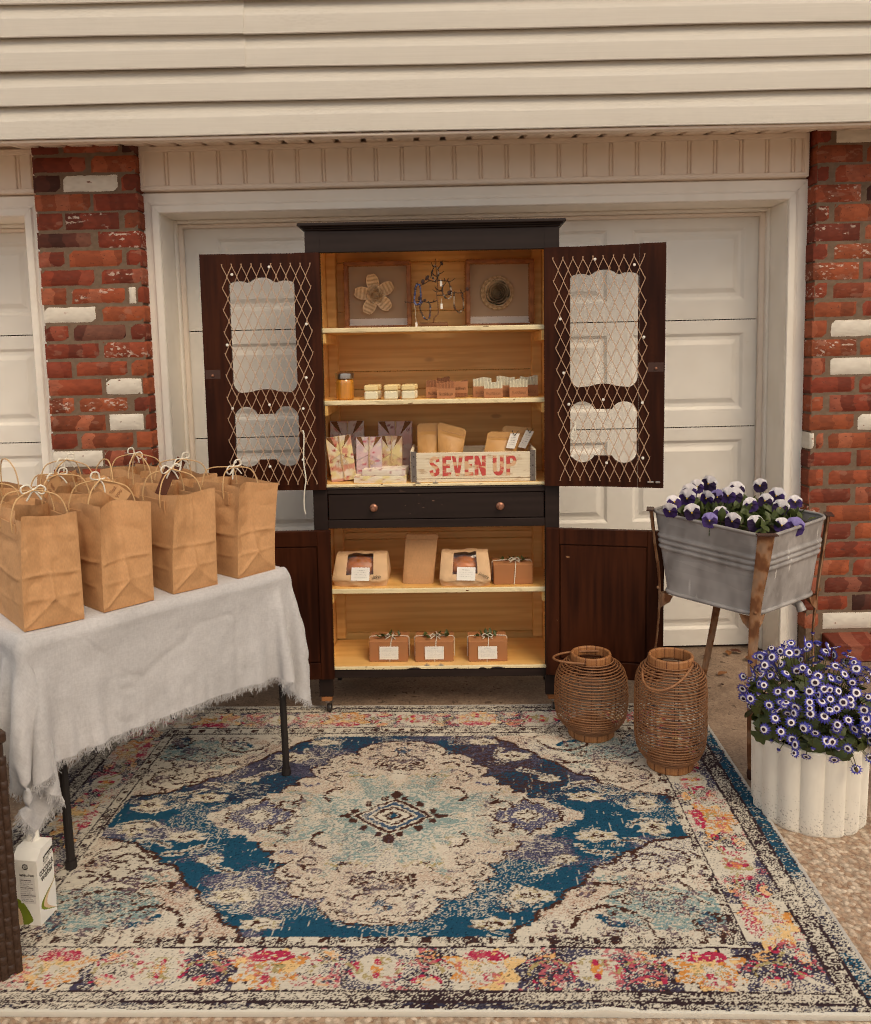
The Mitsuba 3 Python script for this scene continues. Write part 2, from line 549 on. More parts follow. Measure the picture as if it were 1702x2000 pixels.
PITCHZ = 0.1243
for k in range(9):
    z0 = 2.323 + PITCHZ * k
    cuts = {0: [-4.6, 4.2], 1: [-4.6, 4.2], 2: [-4.6, -0.683, 4.2], 3: [-4.6, -0.683, 4.2]}.get(k, [-4.6, -2.1, 2.4, 4.2])
    for a, b in zip(cuts[:-1], cuts[1:]):
        yy = YS + (0.0 if k not in (2, 3) else (-0.0042 if a < -1 else 0.0012))
        part(sid, 'clapboard', lap_course(a, b + (0.004 if b < 4 else 0), z0, PITCHZ, yy), 'm_siding', smooth=25)
part(sid, 'sheathing', box(-4.6, 4.2, YS + 0.012, YS + 0.10, 2.345, 3.45), 'm_soffit')
part(sid, 'bottom_channel', box(-4.6, 4.2, YS - 0.008, YS + 0.035, 2.312, 2.324, 0.003), 'm_soffit')


# soffit under the overhang, boards running back to the frieze
sof = thing('soffit', 'beige grooved vinyl soffit under the siding overhang', 'soffit')
part(sof, 'backing', box(-4.6, 4.2, YS + 0.03, 3.80, 2.39, 2.45), 'm_soffit')


def soffit_board(x0, x1, z_at):
    v, f = [], []
    for y, z in ((YS + 0.03, 2.330), (3.672, 2.374)):
        v += [[x0, y, z + 0.010], [x0 + 0.004, y, z], [x1 - 0.004, y, z], [x1, y, z + 0.010], [x1, y, z + 0.016], [x0, y, z + 0.016]]
    for j in range(6):
        f.append([j, (j + 1) % 6, 6 + (j + 1) % 6, 6 + j])
    f += [[0, 1, 2, 3], [0, 3, 4, 5], [9, 8, 7, 6], [11, 10, 9, 6]]
    return np.array(v), np.array(f)


PB = 0.1125
for i in range(-32, 34):
    x0 = -1.222 + 0.062 + i * PB
    if x0 > 4.1 or x0 < -4.5:
        continue
    if -1.75 < x0 < 2.2:
        part(sof, 'board', soffit_board(x0 + 0.011, x0 + PB - 0.010, 0), 'm_soffit')

# frieze: vertical ribbed boards between the soffit and the door trim
YF = 3.664


def frieze(name, label, x0, x1, first):
    t = thing(name, label, 'frieze')
    z0, z1 = 2.188, 2.372
    part(t, 'backing', box(x0, x1, YF + 0.006, YF + 0.03, z0, z1), 'm_soffit')
    part(t, 'top_channel', box(x0, x1, YF - 0.014, YF + 0.004, z1 - 0.022, z1, 0.003), 'm_soffit')
    part(t, 'bottom_channel', box(x0, x1, YF - 0.014, YF + 0.004, z0, z0 + 0.020, 0.003), 'm_soffit')
    part(t, 'end_channel', box(x0, x0 + 0.018, YF - 0.0145, YF + 0.004, z0 + 0.001, z1 - 0.001, 0.003), 'm_soffit')
    part(t, 'end_channel', box(x1 - 0.018, x1, YF - 0.0145, YF + 0.004, z0 + 0.001, z1 - 0.001, 0.003), 'm_soffit')
    x = first
    while x < x1 - 0.01:
        a, b = max(x, x0 + 0.01), min(x + PB, x1 - 0.01)
        if b - a > 0.02:
            part(t, 'board', box(a, b - 0.019, YF - 0.004, YF + 0.008, z0 + 0.018, z1 - 0.020, 0.0025), 'm_soffit')
            part(t, 'rib', box(b - 0.0145, b - 0.0045, YF - 0.001, YF + 0.008, z0 + 0.018, z1 - 0.020, 0.003), 'm_soffit')
        x += PB
    return t


frieze('frieze', 'beige vertical ribbed frieze above the main garage door', -1.226, 1.655, -1.226 + 0.012)
frieze('frieze', 'strip of beige ribbed frieze at the upper left, left of the brick pillar', -4.55, -1.662, -4.55)


# ------------------------------------------------------------------ white door trim and jambs
def mitred(path, profile, y0):
    """A moulding along path (x, z) corners; profile: (distance outward, y)."""
    segs = []
    n = len(path)
    offs = []
    for i in range(n):
        d = []
        for a, b in ((i - 1, i), (i, i + 1)):
            if a >= 0 and b < n:
                e = np.subtract(path[b], path[a]).astype(float)
                e /= np.linalg.norm(e)
                d.append(np.array([-e[1], e[0]]))
        offs.append(d[0] if len(d) == 1 else (d[0] + d[1]) / (1 + d[0] @ d[1]))
    for i in range(n - 1):
        v = []
        for j in (i, i + 1):
            for q, y in profile:
                p = np.asarray(path[j]) + offs[j] * q
                v.append([p[0], y0 + y, p[1]])
        k = len(profile)
        v = np.array(v)
        e = v[k:] - v[:k]
        e /= np.linalg.norm(e, axis=1, keepdims=True)
        v[:k] += e * 0.0007
        v[k:] -= e * 0.0007
        f = [[a, (a + 1) % k, k + (a + 1) % k, k + a] for a in range(k)]
        m = trimesh.Trimesh(v, np.vstack([np.array(f)[:, [0, 1, 2]], np.array(f)[:, [0, 2, 3]]]), process=False)
        cap = trimesh.creation.triangulate_polygon(__import__('shapely').Polygon(profile), engine='earcut')
        caps = [np.array(cap[1]), np.array(cap[1])[:, ::-1] + k]
        segs.append((v, np.vstack([m.faces] + caps)))
    return segs


PROF = [(0.0, 0.012), (0.0, -0.004), (0.003, -0.008), (0.030, -0.008), (0.037, -0.001), (0.046, 0.001), (0.082, -0.002), (0.086, 0.002), (0.086, 0.012)]


def door_surround(name, label, xl, xr):
    t = thing(name, label, 'door trim')
    path = [(xr, 0.004), (xr, ZT), (xl, ZT), (xl, 0.004)]
    path = path[::-1]
    segs = mitred(path, [(q, y) for q, y in PROF], YT)
    for s, nm in zip(segs, ('side_trim', 'head_trim', 'side_trim')):
        part(t, nm, s, 'm_trim')
    part(t, 'jamb', box(xl - 0.03, xl, YT + 0.010, 3.98, 0.004, ZT - 0.001), 'm_trim')
    part(t, 'jamb', box(xr, xr + 0.03, YT + 0.010, 3.98, 0.004, ZT - 0.001), 'm_trim')
    part(t, 'head_jamb', box(xl - 0.03, xr + 0.03, YT + 0.010, 3.98, ZT, ZT + 0.03), 'm_trim')
    for a, b in ((xl + 0.0005, xl + 0.015), (xr - 0.015, xr - 0.0005)):
        part(t, 'stop_moulding', box(a, b, 3.866, 3.908, 0.005, ZT - 0.002, 0.003), 'm_trim')
    part(t, 'stop_moulding', box(xl + 0.016, xr - 0.016, 3.866, 3.908, ZT - 0.016, ZT - 0.001, 0.003), 'm_trim')
    for a, b in ((xl + 0.0155, xl + 0.036), (xr - 0.038, xr - 0.0155)):
        part(t, 'seal_strip', box(a, b, 3.889, 3.910, 0.006, ZT - 0.018, 0.002), 'm_soffit')
    part(t, 'seal_strip', box(xl + 0.036, xr - 0.038, 3.889, 3.910, ZT - 0.034, ZT - 0.0175, 0.002), 'm_soffit')
    return t


door_surround('door_surround', 'white mitred trim framing the main garage door', XL, XR)
XR2 = -1.742
door_surround('door_surround', 'white trim of the garage door at the far left, beside the brick pillar', XR2 - 2.74, XR2)


# ------------------------------------------------------------------ garage doors: four sections, four raised panels each
def relief(x0, x1, z0, z1, y):
    rings = [(0, 0), (0.006, 0.0005), (0.020, 0.011), (0.034, 0.0115), (0.040, 0.010), (0.058, 0.0015), (0.062, 0.0012)]
    v, f = [], []
    for d, h in rings:
        v += [[x0 + d, y + h, z0 + d], [x1 - d, y + h, z0 + d], [x1 - d, y + h, z1 - d], [x0 + d, y + h, z1 - d]]
    for i in range(len(rings) - 1):
        for k in range(4):
            l = (k + 1) % 4
            f.append([4 * i + k, 4 * i + l, 4 * i + 4 + l, 4 * i + 4 + k])
    b = 4 * (len(rings) - 1)
    f.append([b, b + 1, b + 2, b + 3])
    return np.array(v), np.array(f)


def garage_door(name, label, xl, xr):
    t = thing(name, label, 'garage door')
    zs = [0.012, 0.553, 1.089, 1.594, ZT + 0.01]
    part(t, 'insulation', box(xl, xr, YD + 0.02, YD + 0.06, 0.012, ZT + 0.02), 'm_gap')
    w, g, first = 0.5335, 0.11, xl + 0.148
    for i in range(4):
        a, b = zs[i] + 0.0022, zs[i + 1] - 0.0022
        pz0, pz1 = (a + 0.075, b - 0.055) if i < 3 else (a + 0.085, 2.022)
        m = MB()
        cols = [(first + j * (w + g), first + j * (w + g) + w) for j in range(4)]
        edges = [xl] + [q for c in cols for q in c] + [xr]
        for j in range(0, len(edges), 2):
            m.add((np.array([[edges[j], YD, pz0], [edges[j + 1], YD, pz0], [edges[j + 1], YD, pz1], [edges[j], YD, pz1]]), np.array([[0, 1, 2, 3]])))
        for p, q in ((a, pz0), (pz1, b)):
            zz = (p, q)
            m.add((np.array([[xl, YD, p], [xr, YD, p], [xr, YD, q], [xl, YD, q]]), np.array([[0, 1, 2, 3]])))
        for z, s in ((a, -1), (b, 1)):
            m.add((np.array([[xl, YD, z], [xr, YD, z], [xr, YD + 0.022, z - 0.001 * s], [xl, YD + 0.022, z - 0.001 * s]]), np.array([[0, 1, 2, 3]])))
        s = part(t, 'section', m, 'm_door')
        for c in cols:
            part(s, 'panel', relief(c[0], c[1], pz0, pz1, YD), 'm_door')
        if i < 3:
            for hx in np.linspace(xl + 0.7, xr - 0.7, 3):
                pass
    return t


garage_door('garage_door', 'white raised panel garage door behind the cabinet', XL + 0.034, XR - 0.036)
garage_door('garage_door', 'white raised panel garage door at the far left edge', XR2 - 2.74 + 0.034, XR2 - 0.036)
house = thing('house_wall', 'plain wall body of the house behind the garage doors', 'house')
part(house, 'header', box(-4.6, 4.2, 3.70, 3.97, ZT + 0.031, 2.389), 'm_soffit')
part(house, 'upper_wall', box(-4.6, 4.2, 3.45, 9.0, 2.452, 4.6), 'm_soffit')
part(house, 'garage_body', box(-4.6, 4.2, 3.99, 9.0, 0.0, 2.451), 'm_soffit')


# ------------------------------------------------------------------ brick pillars
def brick_mesh(x0, x1, y0, y1, z0, z1, r):
    nx, nz = max(4, int((x1 - x0) / 0.018)), 5
    seed = r.random(3) * 50

    def front(u, v):
        x, z = x0 + (x1 - x0) * u, z0 + (z1 - z0) * v
        p = np.stack([x, 0 * x, z], 1)
        e = np.minimum(np.minimum(u * (x1 - x0), (1 - u) * (x1 - x0)), np.minimum(v * (z1 - z0), (1 - v) * (z1 - z0)))
        d = 0.006 * np.clip(1 - e / 0.006, 0, 1) ** 2 + 0.004 * (meshkit.fbm(p * 45 + seed, 3) - 0.5)
        ragg = 0.005 * (meshkit.fbm(p * 70 + seed[::-1], 2) - 0.45)
        on = e < 1e-6
        cx, cz = (x0 + x1) / 2, (z0 + z1) / 2
        sx = np.where(on & ((u < 1e-6) | (u > 1 - 1e-6)), -np.sign(x - cx), 0)
        sz = np.where(on & ((v < 1e-6) | (v > 1 - 1e-6)), -np.sign(z - cz), 0)
        k = np.clip(ragg, 0, 0.006)
        return np.stack([x + sx * k, y0 + d + np.where(on, 0.002, 0), z + sz * k], 1)

    (v, f), uv = grid(front, nx, nz)
    i = np.arange(nx * nz).reshape(nx, nz)
    rim = np.concatenate([i[:, 0], i[-1, 1:], i[::-1, -1][1:], i[0, ::-1][1:-1]])
    back = v[rim].copy()
    back[:, 1] = y1
    b = len(v)
    n = len(rim)
    side = np.array([[b + k, b + n + k, b + n + (k + 1) % n, b + (k + 1) % n] for k in range(n)])
    return np.vstack([v, v[rim], back]), np.vstack([f, side])


def pillar(name, label, x0, x1, ztop, pitch, rows, rw, side):
    t = thing(name, label, 'brick pillar')
    part(t, 'mortar', box(x0 + 0.007, x1 - 0.007, YP + 0.007, YT + 0.02, 0.0, 2.40), 'm_mortar')
    r = np.random.default_rng(rw)
    k = 0
    z = ztop
    while z > 0.03 + (0.12 if side == 'R' else 0):
        segs = rows(k)
        for (a, b, fl) in segs:
            zc = z + r.uniform(-0.0015, 0.0015)
            h = pitch * 0.5 - 0.0042
            a2, b2 = x0 + a + (r.uniform(0, 0.004) if a > 0 else r.uniform(-.003, .003)), x0 + b - (r.uniform(0, 0.004) if x0 + b < x1 - 0.01 else 0)
            tone, white = r.uniform(0.12, 1), 0.0
            if fl == 'W':
                white = 1.0
            elif fl == 'w':
                white = 0.42
            elif fl == 'D':
                tone = 0.08
            y0 = YP + r.uniform(-0.002, 0.002)
            if z + h > 2.385:
                h2 = 2.385 - zc
            else:
                h2 = h
            part(t, 'brick', brick_mesh(a2, b2, y0, YT + 0.018, zc - h, zc + h2, r), 'm_brick', smooth=True, uv=(tone, white))
        z -= pitch
        k += 1
    return t


WL = 0.437
LROWS = {0: [(0, .27, ''), (.29, .85, ''), (.865, 1, 'D')], 1: [(0, .53, ''), (.56, 1, '')], 2: [(0, .26, 'D'), (.28, .82, 'W'), (.84, 1, '')], 3: [(0, .54, ''), (.56, 1, '')],
         4: [(0, .26, ''), (.28, .81, 'w'), (.84, 1, '')], 5: [(0, .54, 'D'), (.58, 1, 'w')], 6: [(0, .26, ''), (.29, .82, ''), (.845, 1, '')], 7: [(0, .54, ''), (.58, 1, 'w')],
         8: [(0, .25, ''), (.28, .83, 'w'), (.855, .93, 'W'), (.931, 1, '')], 9: [(0, .53, 'W'), (.57, 1, '')], 10: [(0, .25, ''), (.28, .81, 'D'), (.85, 1, '')], 11: [(0, .54, ''), (.565, 1, 'w')],
         12: [(0, .25, ''), (.28, .81, ''), (.83, 1, '')], 13: [(0, .54, ''), (.57, .935, 'W'), (.936, 1, '')], 14: [(0, .25, 'w'), (.28, .80, 'w'), (.825, 1, '')], 15: [(0, .55, ''), (.585, .935, 'W'), (.936, 1, '')],
         16: [(0, .26, ''), (.28, .82, ''), (.84, 1, '')], 17: [(0, .50, 'W'), (.505, 1, 'w')]}


def left_rows(k):
    if k in LROWS:
        s = LROWS[k]
    elif k % 2:
        s = [(0, .54, ''), (.565, 1, '')]
    else:
        s = [(0, .25, ''), (.28, .81, ''), (.835, 1, '')]
    return [(a * WL, b * WL, c) for a, b, c in s]


pillar('brick_pillar', 'narrow red brick pillar left of the main garage door with white painted bricks', -1.659, -1.659 + WL, 2.293 + 0.0783, 0.0783, left_rows, 11, 'L')
RW = {0: 'xW', 3: 'wD', 4: 'w', 5: 'w', 6: 'xw', 7: 'w', 8: 'w', 10: 'xW', 11: 'w', 12: 'xW', 15: 'xW', 20: 'w', 25: 'xD', 26: 'xW'}


def right_rows(k):
    e = 0.43
    fl = RW.get(k, '')
    g = lambda i: (fl[i] if len(fl) > i and fl[i] != 'x' else '')
    if k % 2:
        return [(0, .198, g(0)), (.210, e, g(1))]
    s = [(0, .066, g(0)), (.081, .320, g(1)), (.335, e, '')]
    if k == 16:
        s[0] = (.026, .066, '')
        s.insert(0, (0, .025, 'W'))
    return s


pillar('brick_pillar', 'wider red brick pillar at the right edge beside the galvanized tub', 1.664, 2.094, 2.351, 0.0817, right_rows, 23, 'R')
sill = thing('brick_sill', 'sloped brick ledge at the foot of the right pillar', 'sill')
for i, (a, b) in enumerate(((1.745, 1.955), (1.962, 2.10))):
    v, f = box(a, b, 3.49, YP + 0.05, 0.076, 0.155, 0.004)
    v = v.copy()
    v[:, 2] += np.where((v[:, 2] > 0.12) & (v[:, 1] > 3.55), 0.022, 0)
    part(sill, 'brick', (v, f), 'm_brick', uv=(0.16, 0.0))
solo('concrete_footing', 'grey concrete footing under the right brick pillar', 'footing', box(1.68, 2.12, 3.45, YP + 0.04, 0.0, 0.074, 0.006), 'm_mortar')

# ------------------------------------------------------------------ the pie cabinet (cabinet frame: x 0.. 0.975, y into it, z up)
W, DEP = 0.975, 0.385
cabn = thing('cabinet', 'tall dark wood pie cabinet with all four doors open and orange interior', 'cabinet')
C = lambda name, m, mat, **kw: part(cabn, name, cab(m), mat, **kw)
XA, XB = 0.056, 0.919      # opening between the front stiles
C('side_panel', box(0.0, 0.018, 0.021, DEP, 0.16, 1.93, 0.001), 'm_black')
C('side_panel', box(W - 0.018, W, 0.021, DEP, 0.16, 1.93, 0.001), 'm_black')
for nm, a, b in (('front_stile', 0.0, XA), ('front_stile', XB, W)):
    C(nm, box(a, b, 0.0, 0.0205, 0.072, 1.847, 0.002), 'm_black')
C('valance', box(0.0, W, -0.001, 0.0205, 1.8475, 1.93, 0.002), 'm_black')
C('valance_block', box(0.0, 0.056, -0.003, -0.0012, 1.849, 1.929), 'm_black')
C('valance_block', box(W - 0.056, W, -0.003, -0.0012, 1.849, 1.929), 'm_black')
m = MB()
for a, z0, z1 in ((0.006, 1.9305, 1.938), (0.014, 1.938, 1.944), (0.024, 1.944, 1.957)):
    m.add(box(-a, W + a, -a - 0.004, DEP, z0, z1, 0.003))
C('cornice', m, 'm_black')
# inner lining
C('inner_side', box(0.0185, 0.030, 0.0208, 0.370, 0.17, 1.925), 'm_pine')
C('inner_side', box(W - 0.030, W - 0.0185, 0.0208, 0.370, 0.17, 1.925), 'm_pine')
C('top_board', box(0.019, W - 0.019, 0.021, 0.372, 1.900, 1.928), 'm_pine')
for nm, a, b in (('corner_post', 0.0305, 0.072), ('corner_post', W - 0.072, W - 0.0305)):
    C(nm, box(a, b, 0.325, 0.3695, 0.20, 1.899, 0.003), 'm_pine')
zb = [0.165, 0.213, 0.640, 0.672, 0.930, 1.306, 1.383, 1.640, 1.848, 1.925]
for a, b in zip(zb[:-1], zb[1:]):
    v, f = box(0.031, W - 0.031, 0.3705, 0.3835, a + 0.0007, b - 0.0007, 0.002)
    C('back_board', (v, f), 'm_pine')
C('back_frame', box(0.02, W - 0.02, 0.384, 0.392, 0.16, 1.925), 'm_bark')


def shelf(z, th, y0, front_mat='m_edge'):
    n = 60
    xs = np.linspace(0.031, W - 0.031, n)
    wob = 0.0016 * (meshkit.fbm(np.stack([xs * 30, 0 * xs, 0 * xs + z * 50], 1), 3) - 0.5)
    C('shelf', box(0.031, W - 0.031, y0 + 0.0045, 0.3245, z - th, z, 0.001), 'm_pine')
    v, f = [], []
    for x, w_ in zip(xs, wob):
        chip = 0.003 * max(0, meshkit.noise(np.array([[x * 45, z * 30, 1.0]]))[0] - 0.72) / 0.28
        v += [[x, y0 + 0.0045, z + 0.0003], [x, y0 + 0.001 + abs(w_), z - 0.0005], [x, y0, z - 0.003], [x, y0 + chip, z - th + 0.002 + chip * 2], [x, y0 + 0.0045, z - th - 0.0003]]
    for i in range(n - 1):
        for j in range(4):
            f.append([i * 5 + j, i * 5 + j + 1, (i + 1) * 5 + j + 1, (i + 1) * 5 + j])
    C('shelf_edge', (np.array(v), np.array(f)), front_mat)


for z in (1.560, 1.277):
    shelf(z, 0.0185, 0.012)
shelf(0.946, 0.012, -0.003)
shelf(0.517, 0.020, 0.012)
shelf(0.198, 0.014, -0.001)
for z in (1.5405, 1.2575, 0.496):
    for a, b in ((0.0305, 0.066), (W - 0.066, W - 0.0305)):
        v, f = box(a, b, 0.018, 0.324, z - 0.040, z, 0.002)
        C('shelf_bracket', (v, f), 'm_pine')
# rails and the drawer
C('upper_rail', box(XA + 0.0003, XB - 0.0003, 0.0008, 0.0205, 0.9065, 0.9335, 0.002), 'm_black')
v, f = tube([[XA + 0.001, 0.002, 0.928], [XB - 0.001, 0.002, 0.928]], 0.0045, 8)
C('rail_bead', (v, f), 'm_black')
C('lower_rail', box(XA + 0.0003, XB - 0.0003, 0.0008, 0.0205, 0.768, 0.8010, 0.002), 'm_black')
C('drawer_floor', box(0.031, W - 0.031, 0.022, 0.36, 0.770, 0.785), 'm_pine')
dw = C('drawer', box(XA + 0.004, XB - 0.004, 0.0035, 0.030, 0.8035, 0.9040, 0.002), 'm_black')
for x in (0.240, 0.742):
    k = lathe([(0.0005, -0.034), (0.008, -0.033), (0.0115, -0.028), (0.0105, -0.022), (0.006, -0.016), (0.0055, -0.010), (0.014, -0.007), (0.0165, -0.003), (0.0165, 0.0), (0.0005, 0.0)], 20)
    v = k[0][:, [0, 2, 1]] + [x, 0.0034, 0.850]
    part(dw, 'knob', cab((v, k[1])), 'm_copper', smooth=40)
C('back_rail', box(0.05, W - 0.05, 0.33, 0.345, 0.070, 0.163), 'm_black')
C('apron', box(XA + 0.0003, XB - 0.0003, 0.003, 0.0205, 0.150, 0.1835, 0.002), 'm_black')
v, f = tube([[XA + 0.001, 0.003, 0.187], [XB - 0.001, 0.003, 0.187]], 0.004, 8)
C('apron_bead', (v, f), 'm_black')
for x0, y0 in ((0.007, 0.002), (W - 0.045, 0.002), (0.007, 0.33), (W - 0.045, 0.33)):
    if y0 > 0.1:
        C('leg', box(x0, x0 + 0.038, y0, y0 + 0.04, 0.072, 0.18, 0.002), 'm_black')
    C('leg_foot', box(x0, x0 + 0.042, y0 + 0.0002, y0 + 0.042, 0.052, 0.0718, 0.002), 'm_walnut')
    cx, cy = x0 + 0.024, y0 + 0.020
    gz = -0.006 if x0 > 0.4 else 0.0
    wheel = lathe([(0.004, -0.009), (0.015, -0.009), (0.0175, -0.006), (0.0175, 0.006), (0.015, 0.009), (0.004, 0.009)], 20)
    wv = wheel[0][:, [2, 0, 1]] + [cx + 0.006, cy, 0.0185 + gz]
    wk = C('caster', MB().add((wv, wheel[1]), (0.022, 0.018, 0.017)), 'm_vcs', smooth=True)
    fork = MB().add(lathe([(0.0005, 0.0505), (0.013, 0.0505), (0.013, 0.045), (0.0075, 0.042), (0.007, 0.040), (0.0005, 0.040)], 14, (cx, cy)))
    for s in (-1, 1):
        fork.add(box(cx + 0.006 + s * 0.0115 - 0.001, cx + 0.006 + s * 0.0115 + 0.001, cy - 0.008, cy + 0.008, 0.016 + gz, 0.0415, 0.0005))
    fork.add(box(cx - 0.0065, cx + 0.0185, cy - 0.008, cy + 0.008, 0.0385, 0.041, 0.0008))
    part(wk, 'fork', cab(fork.mesh()), 'm_steel', smooth=30)
for zz, y, xs in ((0.199, 0.004, (0.440, 0.497)), (0.947, -0.001, (0.418, 0.487))):
    for x in xs:
        h = MB().add(box(x - 0.010, x + 0.010, y - 0.005, y + 0.004, zz, zz + 0.0018, 0.0004)).add(tube(smooth_path([[x, y, zz + 0.001], [x, y - 0.001, zz + 0.008], [x, y - 0.006, zz + 0.010], [x, y - 0.007, zz + 0.004]], 8), 0.0016, 6))
        C('latch_hook', h, 'm_steel')


# doors; local door frame: u from the hinge outward, d = away from the camera side (thickness), z up
def door_frame(hinge_x, hinge_y, deg, s):
    a = math.radians(deg)
    ux = np.array([s * math.cos(a), -math.sin(a), 0.0])
    dn = np.array([s * -math.sin(a) * s, -math.cos(a), 0.0])      # towards the camera
    dn = np.array([-s * math.sin(a), -math.cos(a), 0.0])
    return lambda m: cab((np.array([hinge_x, hinge_y, 0.0]) + np.asarray(m[0])[:, :1] * ux + np.asarray(m[0])[:, 1:2] * dn + np.asarray(m[0])[:, 2:] * np.array([0, 0, 1.0]), m[1]))


def smooth_loop(pts, n):
    p = np.asarray(pts, float)
    q = np.vstack([p[-1:], p, p[:2]])
    out = []
    for i in range(len(p)):
        a, b, c, d = q[i:i + 4]
        for t in np.arange(n) / n:
            out.append(0.5 * (2 * b + (c - a) * t + (2 * a - 5 * b + 4 * c - d) * t * t + (3 * b - a - 3 * c + d) * t ** 3))
    return np.array(out)


from shapely.geometry import Polygon, Point
from shapely.ops import unary_union


def arc(cx, cy, rx, ry, a0, a1, n=14):
    a = np.radians(np.linspace(a0, a1, n))
    return [(cx + rx * math.cos(t), cy + ry * math.sin(t)) for t in a]


def cutouts(zt):
    x0, x1, xm = 0.098, 0.350, 0.224
    up = arc(x0 + 0.038, zt - 0.118, 0.038, 0.016, 180, 35) + arc(xm, zt - 0.118, 0.050, 0.0285, 150, 30) + arc(x1 - 0.038, zt - 0.118, 0.038, 0.016, 145, 0)
    bz = zt - 0.490
    up += arc(x1 - 0.045, bz, 0.045, 0.044, 0, -70) + arc(xm, bz - 0.052, 0.062, 0.024, 40, 140)[0:14] + arc(x0 + 0.045, bz, 0.045, 0.044, -110, -180)
    lt, lb = zt - 0.585, zt - 0.822
    lo = arc(x0 + 0.048, lt - 0.045, 0.048, 0.045, 190, 30) + [(xm - 0.034, lt - 0.029), (xm + 0.034, lt - 0.029)] + arc(x1 - 0.048, lt - 0.045, 0.048, 0.045, 150, -10)
    lo += arc(x1 - 0.048, lb + 0.045, 0.048, 0.045, 10, -150) + [(xm + 0.034, lb + 0.028), (xm - 0.034, lb + 0.028)] + arc(x0 + 0.048, lb + 0.045, 0.048, 0.045, -30, -190)
    return Polygon(up).buffer(0), Polygon(lo).buffer(0)


def prism(poly, y0, y1):
    m = trimesh.creation.extrude_polygon(poly, y1 - y0, engine='earcut')
    v = np.array(m.vertices)
    return np.stack([v[:, 0], v[:, 2] + y0, v[:, 1]], 1), np.array(m.faces)


def upper_door(place, label, s, z0, z1, wd, skew, cord):
    dk = part(cabn, 'door', place(prism(Polygon([(0.355, z0), (wd - 0.0, z0), (wd, z1), (0.355, z1)]), 0.0, 0.0215)), 'm_mahogany', label=label)
    cu, cl = cutouts(z1)
    panel = Polygon([(0.0945, z0 + 0.001), (0.3545, z0 + 0.001), (0.3545, z1 - 0.001), (0.0945, z1 - 0.001)]).difference(cu).difference(cl)
    part(dk, 'fretwork_panel', place(prism(panel, 0.001, 0.0205)), 'm_mahogany')
    part(dk, 'hinge_stile', place(prism(Polygon([(0, z0), (0.094, z0), (0.094, z1), (0, z1)]), 0.0, 0.0215)), 'm_mahogany')
    net = MB()
    nx, nz = 9, 10
    dx, dz = 0.0375, (z1 - z0 - 0.075) / nz
    u0 = 0.034
    r = np.random.default_rng(5 + s)
    node = lambda i, j: np.array([u0 + 0.5 * dx * i + skew * (j / (2 * nz)), 0.0245 + 0.002 * r.random(), z1 - 0.045 - 0.5 * dz * j + r.uniform(-.0012, .0012)])
    N = {(i, j): node(i, j) for i in range(2 * nx + 1) for j in range(2 * nz + 1) if (i + j) % 2 == 0}
    for (i, j), p in N.items():
        for di in (-1, 1):
            q = N.get((i + di, j + 1))
            if q is not None:
                a, b = p + [di * 0.0012, 0, -0.004], q + [-di * 0.0012, 0, 0.004]
                net.add(tube(smooth_path([p, a, 0.5 * (a + b), b, q], 6), 0.00145, 5, cap=False))
        if j in (0, 2 * nz) or i in (0, 2 * nx):
            w = -1 if j == 2 * nz else 1
            for di in (-1, 1):
                net.add(tube([p, p + [di * 0.002, 0.001, 0.007 * w]], 0.0011, 4))
    part(dk, 'wire_netting', place(net.mesh()), 'm_wire', kind='stuff')
    for (u, dzz) in ((0.190, 0.052), (0.333, 0.078), (0.055, 0.270), (0.362, 0.345), (0.062, 0.475), (0.208, 0.578), (0.352, 0.590), (0.078, 0.595), (0.085, 0.795), (0.350, 0.800), (0.215, 0.820)):
        k = lathe([(0.0005, 0.0045), (0.002, 0.0045), (0.0026, 0.0032), (0.0052, 0.003), (0.0055, 0.0005), (0.0005, 0.0)], 12)
        part(dk, 'pin', place((k[0][:, [0, 2, 1]] + [u + skew * dzz, 0.0275, z1 - dzz], k[1])), 'm_white', smooth=40)
    part(dk, 'latch_plate', place(box(wd - 0.062, wd - 0.004, 0.0215, 0.0225, z1 - 0.475, z1 - 0.440, 0.0004)), 'm_twig')
    v, f = ball((wd - 0.032, 0.024, z1 - 0.462), 0.006)
    part(dk, 'latch_screw', place((v, f)), 'm_copper', smooth=True)
    if cord:
        pts = smooth_path([[0.083, 0.027, z1 - 0.680], [0.078, 0.032, z1 - 0.70], [0.083, 0.030, z1 - 0.80], [0.076, 0.032, z1 - 0.87], [0.084, 0.032, z1 - 0.925], [0.086, 0.034, z1 - 0.985], [0.081, 0.033, z1 - 1.01]], 40)
        part(dk, 'white_cord', place(tube(pts, 0.0026, 6)), 'm_string', smooth=True, label='white knotted cord hanging from the netting')
    else:
        pts = smooth_path([[0.105, 0.028, z1 - 0.745], [0.112, 0.032, z1 - 0.70], [0.121, 0.03, z1 - 0.675], [0.108, 0.032, z1 - 0.70], [0.104, 0.032, z1 - 0.725], [0.117, 0.03, z1 - 0.735], [0.122, 0.03, z1 - 0.715], [0.117, 0.03, z1 - 0.66]], 40)
        part(dk, 'white_cord', place(tube(pts, 0.002, 6)), 'm_string', smooth=True)
        part(dk, 'catch', place(box(wd - 0.06, wd - 0.035, 0.0215, 0.027, z0 + 0.018, z0 + 0.026, 0.002)), 'm_steel')
        part(dk, 'catch', place(box(wd - 0.03, wd - 0.012, 0.0215, 0.027, z0 + 0.018, z0 + 0.026, 0.002)), 'm_steel')
    return dk


upper_door(door_frame(0.056, -0.003, 0.8, -1), 'left upper door folded open, netting over shaped cutouts', -1, 0.929, 1.846, 0.457, 0.0, True)
upper_door(door_frame(XB, -0.003, 12.5, 1), 'right upper door swung open, netting over shaped cutouts', 1, 0.933, 1.848, 0.449, 0.028, False)


